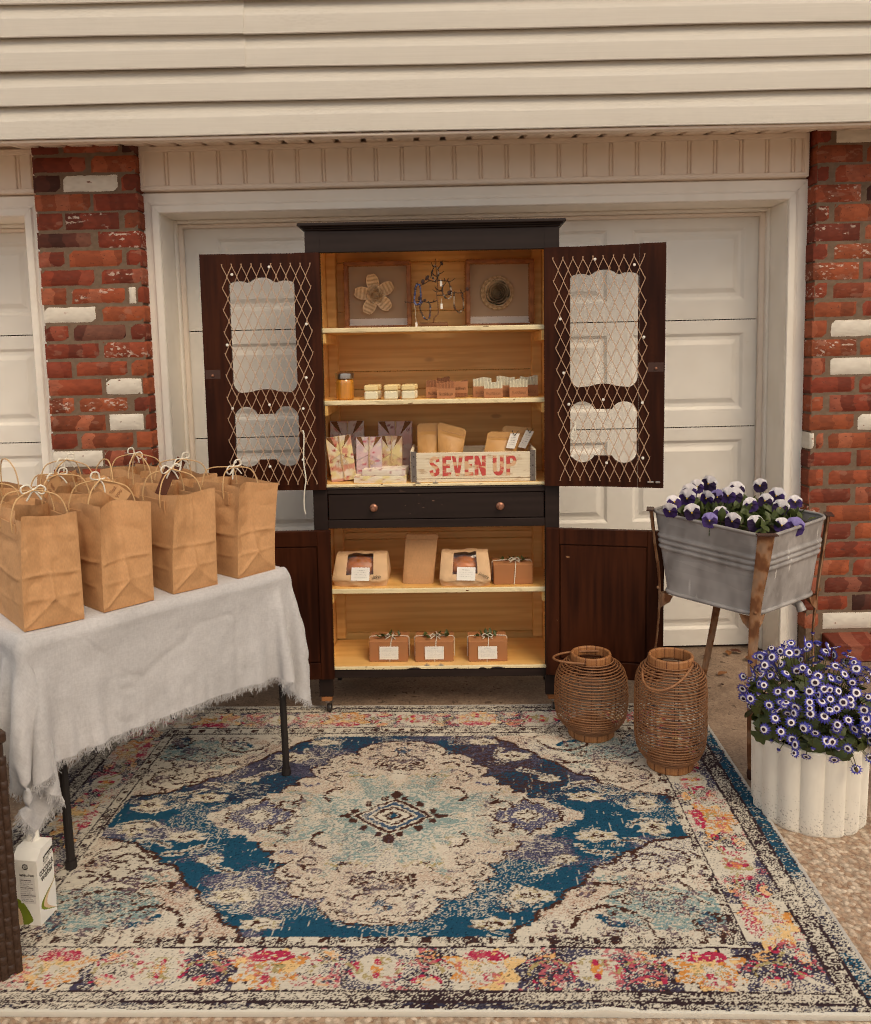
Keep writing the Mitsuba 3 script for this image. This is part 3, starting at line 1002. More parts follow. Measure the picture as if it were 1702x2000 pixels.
def lower_door(place, label, z0, z1, wd):
    dk = part(cabn, 'door', place(box(0.0, wd, 0.0, 0.012, z0, z1, 0.001)), 'm_mahogany', label=label)
    for a, b, c, d in ((0, 0.052, z0 + 0.0005, z1 - 0.0005), (wd - 0.062, wd, z0 + 0.0005, z1 - 0.0005)):
        part(dk, 'stile', place(box(a, b, 0.0118, 0.0225, c, d, 0.0015)), 'm_mahogany')
    for c, d in ((z0 + 0.0008, z0 + 0.068), (z1 - 0.062, z1 - 0.0008)):
        part(dk, 'rail', place(box(0.0525, wd - 0.0625, 0.0118, 0.0222, c, d, 0.0015)), 'm_mahogany')
    part(dk, 'panel', place(box(0.056, wd - 0.066, 0.0119, 0.0195, z0 + 0.0720, z1 - 0.0660, 0.003)), 'm_mahogany')
    return dk


lower_door(door_frame(0.066, -0.003, 2.0, -1), 'left lower door folded open behind the table', 0.155, 0.765, 0.46)
lower_door(door_frame(XB + 0.004, -0.003, 11.5, 1), 'right lower door swung open behind the lanterns', 0.165, 0.764, 0.452)

# ------------------------------------------------------------------ things on the top shelf
Z1, Z2, Z3, Z4, Z5 = 1.5605, 1.2775, 0.9465, 0.5175, 0.1985


def place_at(x, y, z, deg=0, tilt=0):
    R = RZ(deg) @ RX(tilt)
    return lambda m: cab(xf(m.mesh() if isinstance(m, MB) else m, R, (x, y, z)))


def placec(mb, P):
    o = MB()
    v, f = P(mb)
    o.v, o.f, o.c, o.n = [v], [f], mb.c, mb.n
    return o


def shadow_box(label, P, w, h):
    t = thing('shadow_box_frame', label, 'picture frame', 'wooden shadow boxes on the top shelf')
    d, b = 0.055, 0.017
    for nm, a in (('frame_rail', box(-w / 2, w / 2, 0, d, 0, b, 0.002)), ('frame_rail', box(-w / 2, w / 2, 0, d, h - b, h, 0.002)),
                  ('frame_stile', box(-w / 2, -w / 2 + b, 0.0006, d, b, h - b, 0.002)), ('frame_stile', box(w / 2 - b, w / 2, 0.0006, d, b, h - b, 0.002))):
        part(t, nm, P(a), 'm_walnut')
    part(t, 'backing', P(box(-w / 2 + b, w / 2 - b, d - 0.012, d - 0.006, b, h - b)), 'm_vc', color=(0.42, 0.30, 0.20))
    part(t, 'inner_ledge', P(box(-w / 2 + b, w / 2 - b, 0.012, d - 0.0125, b, b + 0.0035)), 'm_vc', color=(0.60, 0.55, 0.50))
    part(t, 'inner_mat', P(box(-w / 2 + b, w / 2 - b, d - 0.0145, d - 0.0121, b + 0.0036, b + 0.030)), 'm_vc', color=(0.66, 0.60, 0.55))
    return t


def paper_petal(length, width, lift, r, shade):
    nu, nv = 12, 9

    def fn(u, v):
        x = u * length
        half = width * np.sqrt(np.clip(np.sin(np.pi * np.clip(0.12 + 0.83 * u, 0, 1)), 0, 1)) * (0.55 + 0.45 * u)
        y = (v - 0.5) * 2 * half
        z = lift * u * u + 0.22 * width * (2 * np.abs(v - 0.5)) ** 2
        return np.stack([x, y, z], 1)

    m, uv = grid(fn, nu, nv)
    stripe = (np.floor(uv[:, 0] * 11) % 2 == 0) & (np.abs(uv[:, 1] - 0.5) < 0.44)
    col = np.where(stripe[:, None], [0.46, 0.32, 0.18], [0.74, 0.58, 0.38]) * shade * (0.9 + 0.2 * r.random((len(uv), 1)))
    return m, col


def paper_rose(R0, turns, h, r, dark=None):
    mb = MB()
    for ring in range(6):
        rad = R0 * (1 - ring / 6.3)
        k = max(3, 6 - ring)
        a0 = r.random() * 6.28
        for i in range(k):
            a1 = a0 + i * 2 * np.pi / k
            span = 2 * np.pi / k * 1.45

            def fn(u, v):
                a = a1 + (u - 0.5) * span
                e = np.sin(np.pi * u) ** 0.5
                rr = rad * (0.72 + 0.30 * v * e - 0.05 * u)
                return np.stack([rr * np.cos(a), rr * np.sin(a), h * (0.25 + 0.12 * ring) * v + 0.004 * ring + 0.004 * (1 - e)], 1)

            m, uv = grid(fn, 10, 4)
            base = np.array([0.74, 0.57, 0.36]) * (0.8 + 0.2 * r.random())
            c = base * (0.75 + 0.35 * uv[:, 1:2]) * np.where((np.floor(uv[:, :1] * 16) % 3 == 0), 0.72, 1)
            if dark is not None:
                cen = m[0][:, 0] * dark[0] + m[0][:, 1] * dark[1]
                w = np.clip((cen + 0.035) / 0.03, 0, 1)[:, None] * (uv[:, 1:2] < 0.92)
                c = c * (1 - w) + np.array([0.045, 0.03, 0.024]) * w
            mb.add(m, c)
    return mb


def flat_face(mb, cx, cz, y):
    """x, y of the flower become x, z in the picture; its height comes towards the viewer."""
    o = MB()
    for v, f, c in zip(mb.v, mb.f, mb.c):
        o.v.append(np.stack([cx + v[:, 0], y - v[:, 2], cz + v[:, 1]], 1)), o.f.append(f), o.c.append(c)
    o.n = mb.n
    return o


r4 = np.random.default_rng(41)
P = place_at(0.252, 0.275, Z1, -1)
sb = shadow_box('wooden shadow box frame holding a five petal sheet music flower', P, 0.281, 0.283)
fl = MB()
for i in range(5):
    m, c = paper_petal(0.086, 0.034, 0.014, r4, 0.95 + 0.1 * r4.random())
    a = math.radians(100 + 72 * i)
    fl.add(xf(m, RZ(math.degrees(a)), (0, 0, 0.004 + 0.001 * i)), c)
part(sb, 'petals', placec(flat_face(fl, -0.012, 0.146, 0.041), P), 'm_vc', smooth=True, label='folded paper petals printed with music staves')
part(sb, 'rose', placec(flat_face(paper_rose(0.045, 4, 0.015, r4), -0.010, 0.146, 0.034), P), 'm_vc', smooth=True)
P = place_at(0.766, 0.262, Z1, 5)
sb = shadow_box('wooden shadow box frame holding a round black and tan paper rose', P, 0.286, 0.281)
rose = paper_rose(0.068, 5, 0.034, r4, dark=(0.72, -0.55))
base = lathe([(0.0005, 0.001), (0.071, 0.001), (0.071, 0.008), (0.0005, 0.012)], 40)
rose.add(base, np.where((np.arange(len(base[0])) % 2 == 0)[:, None], [0.30, 0.19, 0.10], [0.52, 0.38, 0.22]))
part(sb, 'rose', placec(flat_face(rose, -0.008, 0.145, 0.041), P), 'm_vc', smooth=True)

# jewellery tree
tr = thing('jewelry_tree', 'small dark metal branch stand hung with beads on a log base', 'jewelry stand')
ZT4 = lambda a, b, d=0.12: np.array([0.3568 + a * 0.000181, d, 1.8660 - b * 0.000181])
trunk = [(725, 1580), (740, 1490), (830, 1380), (830, 1250), (820, 1100), (800, 960), (820, 820), (830, 700), (800, 400), (790, 190)]
part(tr, 'trunk', cab(tube(smooth_path([ZT4(*q) for q in trunk], 40), np.linspace(0.0030, 0.0016, 40), 7)), 'm_bark', smooth=True)
branches = [[(800, 700), (720, 680), (650, 670), (520, 740), (440, 765), (375, 740)], [(820, 1100), (700, 1140), (600, 1140), (480, 1110), (330, 1125), (210, 1140), (90, 1100)],
            [(810, 990), (930, 990), (1090, 980), (1150, 940), (1350, 950), (1430, 905), (1550, 840)], [(830, 660), (930, 670), (1080, 690), (1150, 670), (1220, 615)], [(830, 915), (770, 900), (715, 855)], [(845, 875), (800, 850), (765, 798)],
            [(850, 905), (930, 860), (950, 790), (1010, 710)], [(800, 370), (730, 350), (695, 275)], [(830, 430), (880, 370), (920, 300), (965, 225)], [(840, 520), (900, 510), (965, 468)], [(810, 575), (760, 560), (712, 520), (680, 610)],
            [(650, 670), (600, 600), (555, 555)], [(520, 740), (505, 690), (500, 640)], [(1350, 950), (1345, 910), (1330, 885)], [(1370, 950), (1380, 1000), (1350, 1020)], [(1200, 945), (1205, 905)], [(1000, 680), (985, 640), (970, 612)], [(1040, 685), (1060, 640), (1070, 615)], [(730, 1130), (745, 1085)], [(380, 740), (350, 725)], [(380, 740), (385, 705)], [(930, 870), (890, 900), (870, 880)], [(170, 1125), (130, 1130), (100, 1140)]]
for i, b in enumerate(branches):
    d = 0.12 + (0.012 * math.sin(i * 2.3))
    pts = [ZT4(q[0], q[1], 0.12 + (d - 0.12) * k / max(1, len(b) - 1)) for k, q in enumerate(b)]
    part(tr, 'branch', cab(tube(smooth_path(pts, 4 * len(b)), np.linspace(0.0024, 0.0014, 4 * len(b)), 6)), 'm_twig', smooth=True)
for (a, b, sx, sz, rr) in ((505, 690, 0.0068, 0.010, 10), (600, 610, 0.0062, 0.012, 38), (925, 300, 0.0045, 0.010, -30), (1085, 935, 0.0085, 0.0085, 0), (430, 1050, 0.0085, 0.0085, -35), (540, 1090, 0.006, 0.0045, 0), (1480, 870, 0.006, 0.009, -30)):
    v, f = ball((0, 0, 0), 1.0, 2, (sx, 0.002, sz))
    part(tr, 'metal_leaf', cab(xf((v, f), RY(rr), ZT4(a, b, 0.114))), 'm_twig', smooth=True)
lg = tube([cabp((0.432, 0.135, Z1 + 0.010)), cabp((0.545, 0.120, Z1 + 0.0105))], [0.0105, 0.0098], 12)
part(tr, 'log_base', (lg[0] * 1.0, lg[1]), 'm_bark', smooth=30)


def beads(label, pts, n, cols, r0, rad, hang=None):
    t = thing('bead_necklace', label, 'necklace', 'bead jewelry on the branch stand')
    p = smooth_path([ZT4(a, b, 0.108) for a, b in pts], 240)
    s = np.concatenate([[0], np.cumsum(np.linalg.norm(np.diff(p, axis=0), axis=1))])
    m = MB()
    for q in np.linspace(0, s[-1], n):
        c = np.array([np.interp(q, s, p[:, k]) for k in range(3)])
        m.add(ball(c, rad * r0.uniform(0.8, 1.4), 1), cols[r0.integers(len(cols))])
    part(t, 'beads', cab(m), 'm_vcs', smooth=True)
    part(t, 'thread', cab(tube(p[::4], 0.0005, 4)), 'm_twig')
    for (a0, b0), (a1, b1) in hang or []:
        part(t, 'tag_string', cab(tube([ZT4(a0, b0, 0.106), ZT4(a1, b1, 0.104)], 0.0007, 4)), 'm_string')
        c = ZT4(a1, b1, 0.104)
        part(t, 'price_tag', cab(box(c[0] - 0.0046, c[0] + 0.0046, 0.1030, 0.1048, c[2] - 0.021, c[2], 0.0012)), 'm_white')
    return t


BL = [(0.025, 0.03, 0.11), (0.05, 0.065, 0.20), (0.02, 0.02, 0.05), (0.10, 0.12, 0.26)]
BR = [(0.05, 0.022, 0.016), (0.09, 0.05, 0.035), (0.02, 0.015, 0.014), (0.34, 0.28, 0.22)]
beads('short strand of blue glass beads at the left tip of the branch stand', [(385, 745), (345, 810), (335, 880), (320, 1000), (310, 1110), (350, 1190), (430, 1160), (455, 1050), (452, 930), (445, 820), (425, 760)], 34, BL, r4, 0.0037, [((315, 1180), (345, 1580))])
beads('dark bead strand hanging low at the left of the branch stand', [(490, 1120), (430, 1230), (440, 1310), (480, 1410), (530, 1490), (600, 1525), (640, 1470), (655, 1330), (655, 1210), (620, 1130)], 28, BR + BL[:1], r4, 0.0032)
beads('brown bead strand at the top of the branch stand', [(770, 350), (715, 470), (700, 540), (735, 630), (780, 680), (840, 590), (850, 480), (830, 400)], 22, BR, r4, 0.0030, [((900, 640), (905, 690))])
beads('brown bead strand drooping from the middle right branch', [(940, 780), (930, 880), (940, 960), (990, 1040), (1050, 1075), (1110, 1045), (1135, 950), (1110, 820), (1080, 720)], 24, BR, r4, 0.0031, [((905, 1060), (910, 1180))])
beads('sparse dark bead strand hanging from the far right branch', [(1190, 960), (1185, 1100), (1185, 1190), (1200, 1280), (1250, 1350), (1300, 1375), (1380, 1310), (1395, 1240), (1390, 1150), (1370, 1000)], 22, BR, r4, 0.0033)


# ------------------------------------------------------------------ second shelf: jar, tins, soap bars
jr = thing('preserve_jar', 'glass jar of orange preserve with a silver screw lid', 'jar')
cx, cy = 0.130, 0.072
jc = lambda m: cab(m)
rr = np.random.default_rng(3)
v, f = lathe([(0.0005, 0.0005), (0.031, 0.0005), (0.0345, 0.004), (0.0355, 0.010), (0.0355, 0.068), (0.034, 0.076), (0.030, 0.082), (0.0005, 0.083)], 40, (cx, cy))
v = v + [0, 0, Z2]
cc = np.array([0.52, 0.215, 0.022]) * (0.55 + 0.9 * meshkit.noise(v * [260, 260, 200])[:, None])
part(jr, 'preserve', cab((v, f)), 'm_vcs', smooth=True, color=cc)
v, f = lathe([(0.0005, 0.0835), (0.0362, 0.0835), (0.0375, 0.086), (0.0370, 0.104), (0.0345, 0.107), (0.033, 0.108), (0.031, 0.1072), (0.0005, 0.1072)], 40, (cx, cy))
part(jr, 'lid', cab((v + [0, 0, Z2], f)), 'm_steel', smooth=35)
v, f = lathe([(0.0005, 0.0001), (0.0325, 0.0001), (0.0358, 0.004), (0.0368, 0.010), (0.0368, 0.068), (0.0355, 0.077), (0.0315, 0.0825), (0.0310, 0.0872)], 40, (cx, cy))
part(jr, 'glass', cab((v + [0, 0, Z2], f)), 'm_clear', smooth=True)
TX = [(0.239, 'left'), (0.317, 'middle'), (0.386, 'right')]
for back in (0, 1):
    for x, nm in TX:
        t = thing('cream_jar', f'square white jar with a pale yellow lid, {nm} of the {"back" if back else "front"} three', 'jar', 'white lidded jars on the second shelf')
        xx, yy = x + 0.006 * back, 0.045 + 0.066 * back
        s = 0.0265
        part(t, 'body', cab(box(xx - s, xx + s, yy - s, yy + s, Z2, Z2 + 0.0345, 0.005)), 'm_vcs', color=(0.72, 0.66, 0.47))
        part(t, 'lid', cab(box(xx - s - 0.001, xx + s + 0.001, yy - s - 0.001, yy + s + 0.001, Z2 + 0.0355, Z2 + 0.0575, 0.004)), 'm_vcs', color=(0.72, 0.56, 0.27))


def soap(label, x, y, deg, w, h, body, top, r, band=(0.40, 0.18, 0.085), flip=False, cream=False):
    t = thing('soap_bar', label, 'soap', 'cream soap bars in paper bands' if cream else 'brown soap bars in paper bands')
    P = place_at(x, y, Z2, deg)
    d = 0.024
    n = 11
    m, c = MB(), []
    for i in range(n):
        a, b = -w / 2 + w * i / n, -w / 2 + w * (i + 1) / n
        k = 0.0008 if i % 2 else 0.0
        hh = h - 0.003 + 0.0035 * math.sin(5.5 * i / n + x * 90) + r.uniform(-.0005, .0005)
        bx = box(a + 0.0001, b - 0.0001, k, d - k, 0.0 if not flip else 0.002, hh, 0.0006)
        cc = np.where((bx[0][:, 2] > hh - 0.002)[:, None], top, body) * (0.82 if i % 2 else 1.0)
        m.add(bx, cc)
    part(t, 'bar', placec(m, P), 'm_vc')
    z0, z1 = (0.0, 0.60 * h) if not flip else (0.24 * h, 0.92 * h)
    if cream:
        z1 = 0.55 * h
    part(t, 'paper_band', P(box(-w / 2 - 0.0012, w / 2 + 0.0012, -0.0015, d + 0.0012, z0, z1, 0.0005)), 'm_vc', color=band)
    tx = text_on('Bud&Bean', 0.0115, (-w / 2 + 0.008, -0.0018, z0 + 0.30 * (z1 - z0)), (1, 0, 0), (0, 0, 1), 0.0005, fit=w - 0.016)
    part(t, 'lettering', P(tx), 'm_vc', color=np.array(band) * (0.25 if not cream else 0.62))
    return t


rs = np.random.default_rng(12)
BB, BT, CB, CT = np.array([0.36, 0.15, 0.07]), np.array([0.36, 0.15, 0.07]), np.array([0.70, 0.63, 0.43]), np.array([0.60, 0.57, 0.44])
soap('brown soap bar standing behind at the left of its cluster', 0.490, 0.105, 2, 0.072, 0.072, BB * 0.9, BT * 0.8, rs)
soap('front brown soap bar with ridged sides and script band', 0.534, 0.045, -1, 0.070, 0.066, BB, BT, rs)
soap('brown soap bar standing upside down behind the front brown one', 0.585, 0.108, 3, 0.072, 0.070, BB * 0.85, BT * 0.7, rs, flip=True)
soap('brown soap bar lump peeking over at the back of its cluster', 0.525, 0.165, 8, 0.05, 0.083, BB * 0.8, BT * 0.8, rs)
soap('cream soap bar behind at the far left of its cluster', 0.681, 0.110, 3, 0.073, 0.079, CB, CT, rs, cream=True)
soap('front left cream soap bar with wavy top and tan band', 0.721, 0.045, -2, 0.072, 0.067, CB, CT, rs, cream=True)
soap('cream soap bar behind and between the two front ones', 0.776, 0.118, 2, 0.073, 0.083, CB * 0.95, CT, rs, cream=True)
soap('front right cream soap bar with wavy top and tan band', 0.823, 0.062, -1, 0.071, 0.072, CB, CT, rs, cream=True)
soap('cream soap bar behind at the far right of its cluster', 0.871, 0.122, 4, 0.070, 0.083, CB * 0.95, CT, rs, cream=True)


# ------------------------------------------------------------------ third shelf: wrapped parcels, crate, pouches
def parcel(label, place, w, h, d, pal, seed, group='flower print parcels on the third shelf', flat=False):
    t = thing('wrapped_parcel', label, 'parcel', group)
    r = np.random.default_rng(seed)
    pal = [np.array(q) for q in pal]

    def tint(pt):
        a = meshkit.fbm(pt * 22 + seed * 3, 3)[:, None]
        b = meshkit.fbm(pt * 38 + 40 + seed, 3)[:, None]
        s = meshkit.noise(pt * 75 + 9 * seed)[:, None]
        c = pal[0] * (1 - np.clip((a - 0.42) * 7, 0, 1)) + pal[1] * np.clip((a - 0.42) * 7, 0, 1)
        w2 = np.clip((b - 0.55) * 12, 0, 1)
        c = c * (1 - w2) + pal[2] * w2
        w3 = np.clip((s - 0.80) * 14, 0, 1)
        return c * (1 - w3) + pal[3] * w3

    mb = MB()
    sheets = [lambda u, v: np.stack([(u - .5) * w, 0 * u - 0.0015 * np.sin(np.pi * u) * np.sin(np.pi * v), v * h], 1), lambda u, v: np.stack([(u - .5) * w, 0 * u + d, v * h], 1),
              lambda u, v: np.stack([0 * u - w / 2, u * d, v * h], 1), lambda u, v: np.stack([0 * u + w / 2, u * d, v * h], 1),
              lambda u, v: np.stack([(u - .5) * w, v * d, 0 * u + h], 1), lambda u, v: np.stack([(u - .5) * w, v * d, 0 * u], 1)]
    for i, fn in enumerate(sheets):
        m, _ = grid(fn, 22 if i in (0, 1, 4, 5) else 5, 28 if i < 4 else 5)
        mb.add(m, tint(m[0]))
    part(t, 'wrapping', placec(mb, place), 'm_vc')
    if not flat:
        # pointed flap folds over brown lining near the top
        for sx in (-1, 1):
            tri = np.array([[sx * w * 0.30, -0.0030, h - 0.001], [sx * w * 0.485, -0.0030, h - 0.001], [sx * w * 0.14, -0.0034, h * 0.72], [sx * w * 0.20, -0.0034, h * 0.70]])
            part(t, 'lining', place((tri, np.array([[0, 1, 3, 2]]))), 'm_vc', color=(0.17, 0.075, 0.028))
            fl = np.array([[sx * w * 0.495, -0.0040, h - 0.004], [sx * w * 0.495, -0.0030, h * 0.45], [0, -0.0055, h * 0.60], [sx * w * 0.03, -0.0058, h * 0.66]])
            mm, uvq = grid(lambda u, v: (1 - u[:, None]) * ((1 - v[:, None]) * fl[0] + v[:, None] * fl[1]) + u[:, None] * ((1 - v[:, None]) * fl[3] + v[:, None] * fl[2]), 14, 12)
            part(t, 'flap', placec(MB().add(mm, tint(mm[0] + 0.3) * 1.06), place), 'm_vc')
        tw = MB()
        for k in range(3):
            tw.add(tube(smooth_path([[0.003 * k, -0.0065, 0.002], [0.003 - 0.002 * k, -0.0075, h * 0.45], [0.002 * k, -0.006, h + 0.001]], 12), 0.0010, 4))
        for q in range(7):
            a = r.uniform(-1.2, 1.2)
            tw.add(tube(smooth_path([[0, -0.008, h * 0.42], [0.018 * math.sin(a), -0.012, h * 0.42 + 0.02 * r.uniform(-1, 1)], [0.034 * math.sin(a), -0.008, h * 0.42 + 0.035 * r.uniform(-1, 0.6)]], 8), 0.0009, 4))
        part(t, 'raffia_bow', place(tw.mesh()), 'm_vc', color=(0.55, 0.40, 0.22))
    return t


PK, GR, YE, RD, WH = (0.58, 0.36, 0.34), (0.54, 0.48, 0.46), (0.62, 0.52, 0.26), (0.36, 0.055, 0.05), (0.64, 0.56, 0.46)
parcel('tall grey parcel with red flowers leaning at the far left back', place_at(0.112, 0.24, Z3, 3, -6), 0.142, 0.232, 0.030, [GR, (0.56, 0.49, 0.46), (0.50, 0.27, 0.22), RD], 1)
parcel('tall pink grey parcel standing at the back right of the parcels', place_at(0.315, 0.235, Z3, -2, -5), 0.142, 0.228, 0.030, [(0.55, 0.42, 0.41), PK, GR, (0.25, 0.07, 0.08)], 5)
parcel('yellow and red flowered parcel tilted at the left front', lambda m: cab(xf(m.mesh() if isinstance(m, MB) else m, RZ(6) @ RX(-9) @ RY(-7), (0.118, 0.072, Z3 + 0.004))), 0.101, 0.182, 0.026, [WH, YE, (0.52, 0.24, 0.17), RD], 9)
parcel('pale lilac parcel with pink flowers, second from the left in front', place_at(0.216, 0.092, Z3, -2, -7), 0.103, 0.178, 0.026, [(0.46, 0.38, 0.42), (0.56, 0.40, 0.41), WH, (0.45, 0.10, 0.13)], 14)
parcel('peach and yellow flowered parcel half hidden behind the stacked ones', place_at(0.304, 0.135, Z3, -3, -7), 0.088, 0.176, 0.026, [(0.50, 0.31, 0.22), YE, WH, (0.36, 0.12, 0.09)], 21)
parcel('cream flowered parcel lying flat at the bottom of the small stack', lambda m: cab(xf(m.mesh() if isinstance(m, MB) else m, RZ(-1), (0.266, 0.020, Z3))), 0.208, 0.0265, 0.15, [WH, (0.66, 0.60, 0.45), YE, (0.45, 0.28, 0.2)], 25, flat=True)
parcel('white parcel lying flat on top of the small stack', lambda m: cab(xf(m.mesh() if isinstance(m, MB) else m, RZ(-5), (0.280, 0.028, Z3 + 0.0275))), 0.172, 0.0250, 0.125, [(0.68, 0.62, 0.54), WH, (0.60, 0.48, 0.44), (0.40, 0.22, 0.2)], 31, flat=True)

cr = thing('wooden_crate', 'weathered cream wooden crate with faded red lettering', 'crate')
X0, X1, Y0 = 0.398, 0.877, 0.016
KC = lambda nm, m, mat='m_crate', **k: part(cr, nm, cab(m), mat, **k)
KC('front_board', box(X0 + 0.002, X1 - 0.002, Y0, Y0 + 0.010, Z3 + 0.0145, Z3 + 0.118, 0.0015))
KC('base_slat', box(X0 + 0.002, X1 - 0.002, Y0, Y0 + 0.010, Z3 + 0.0006, Z3 + 0.0125, 0.0015))
KC('back_board', box(X0 + 0.002, X1 - 0.002, Y0 + 0.24, Y0 + 0.25, Z3 + 0.0006, Z3 + 0.118, 0.0015))
KC('bottom_board', box(X0 + 0.010, X1 - 0.010, Y0 + 0.0105, Y0 + 0.2395, Z3 + 0.0006, Z3 + 0.009, 0.001))
for a, b in ((X0 - 0.009, X0 + 0.0015), (X1 - 0.0015, X1 + 0.009)):
    KC('end_board', box(a, b, Y0 - 0.001, Y0 + 0.251, Z3 + 0.0006, Z3 + 0.128, 0.002))
for a, b in ((X0 - 0.0065, X0 + 0.0145), (X1 - 0.0145, X1 + 0.0065)):
    st = KC('metal_strap', box(a, b, Y0 - 0.0032, Y0 - 0.0012, Z3 + 0.002, Z3 + 0.124, 0.0006), 'm_vcs', color=(0.13, 0.11, 0.10))
    for zz in (0.025, 0.064, 0.104):
        part(st, 'nail', cab(ball(((a + b) / 2, Y0 - 0.0035, Z3 + zz), 0.0028, 1)), 'm_dark')
def block_letter(ch, x, z, w, h, k):
    """A heavy block capital as a shapely polygon in (x, z)."""
    R = lambda a, b, c, d: Polygon([(x + a * w, z + c * h), (x + b * w, z + c * h), (x + b * w, z + d * h), (x + a * w, z + d * h)])
    q = k / w
    if ch == 'E':
        return unary_union([R(0, q, 0, 1), R(0, 1, 0, .19), R(0, .86, .41, .60), R(0, 1, .81, 1)])
    if ch == 'V':
        return Polygon([(x, z + h), (x + q * w, z + h), (x + .5 * w, z + .34 * h), (x + (1 - q) * w, z + h), (x + w, z + h), (x + .68 * w, z), (x + .32 * w, z)])
    if ch == 'N':
        return unary_union([R(0, q, 0, 1), R(1 - q, 1, 0, 1), Polygon([(x, z + h), (x + q * w, z + h), (x + w, z), (x + (1 - q) * w, z)])])
    from shapely.geometry import LineString
    if ch == 'U':
        p = [(x + k / 2, z + h)] + [(x + w / 2 - (w - k) / 2 * math.cos(t), z + .32 * h - (.32 * h - k / 2) * math.sin(t)) for t in np.linspace(0, np.pi, 14)] + [(x + w - k / 2, z + h)]
        return LineString(p).buffer(k / 2, cap_style=2)
    if ch == 'P':
        p = [(x + k * .5, z + h - k * .42)] + [(x + w * .55 + (w * .45 - k / 2) * math.sin(t), z + .73 * h + (.27 * h - k * .42) * math.cos(t)) for t in np.linspace(0, np.pi, 14)] + [(x + k * .5, z + .46 * h + k * .42)]
        return unary_union([R(0, q, 0, 1), LineString(p).buffer(k * .42, cap_style=2)])
    p = smooth_path([(x + a * w, z + b * h, 0) for a, b in ((.84, .72), (.74, .87), (.5, .905), (.25, .85), (.19, .70), (.33, .58), (.66, .44), (.81, .29), (.75, .14), (.5, .095), (.25, .13), (.16, .30))], 50)[:, :2]
    return LineString(p).buffer(k * .48, cap_style=2)


letters = MB()
for ch, x, wv in (('S', 0.4640, 0.040), ('E', 0.5155, 0.034), ('V', 0.5530, 0.044), ('E', 0.6035, 0.034), ('N', 0.6430, 0.044), ('U', 0.7150, 0.043), ('P', 0.7680, 0.041)):
    v, f = prism(block_letter(ch, x, Z3 + 0.024, wv, 0.080, 0.0150), Y0 - 0.0009, Y0 + 0.0003)
    letters.add((v, f))
KC('lettering', letters.mesh(), 'm_redprint')


def pouch(label, corners, y, d, group='kraft pouches standing in the crate'):
    """corners (x, z): top left, top right, bottom left, bottom right."""
    t = thing('kraft_pouch', label, 'pouch', group)
    q = np.array(corners, float)

    def sheet(sgn):
        def fn(u, v):
            x = (1 - v) * ((1 - u) * q[2, 0] + u * q[3, 0]) + v * ((1 - u) * q[0, 0] + u * q[1, 0])
            z = (1 - v) * ((1 - u) * q[2, 1] + u * q[3, 1]) + v * ((1 - u) * q[0, 1] + u * q[1, 1])
            belly = np.sin(np.pi * np.clip(u, 0, 1)) ** 0.7 * np.clip((0.80 - v) / 0.55, 0, 1) ** 0.8
            wr = 0.0016 * (meshkit.fbm(np.stack([x * 60, z * 40, 0 * x + sgn], 1), 3) - 0.5)
            cor = np.clip((v - 0.93) / 0.07, 0, 1) ** 2 * np.clip((np.abs(u - 0.5) - 0.40) / 0.1, 0, 1) ** 2
            return np.stack([x, y + 0.05 * (1 - v) * 0 + sgn * d * belly - sgn * 0.0006 + wr + 0.03 * v, z - 0.012 * cor], 1)
        return fn
    part(t, 'front', cab(grid(sheet(-1), 20, 26)[0]), 'm_pouch', smooth=True)
    part(t, 'back', cab(grid(sheet(1), 12, 16)[0]), 'm_pouch', smooth=True)
    a, b = 0.86, 0.875
    pts = lambda v: [(1 - v) * q[2] + v * q[0], (1 - v) * q[3] + v * q[1]]
    (p0, p1) = pts(a)
    part(t, 'zip_seal', cab(tube([[p0[0] + .003, y + 0.03 * a - 0.0008, p0[1]], [p1[0] - .003, y + 0.03 * a - 0.0008, p1[1]]], 0.0013, 5)), 'm_kraft')
    return t


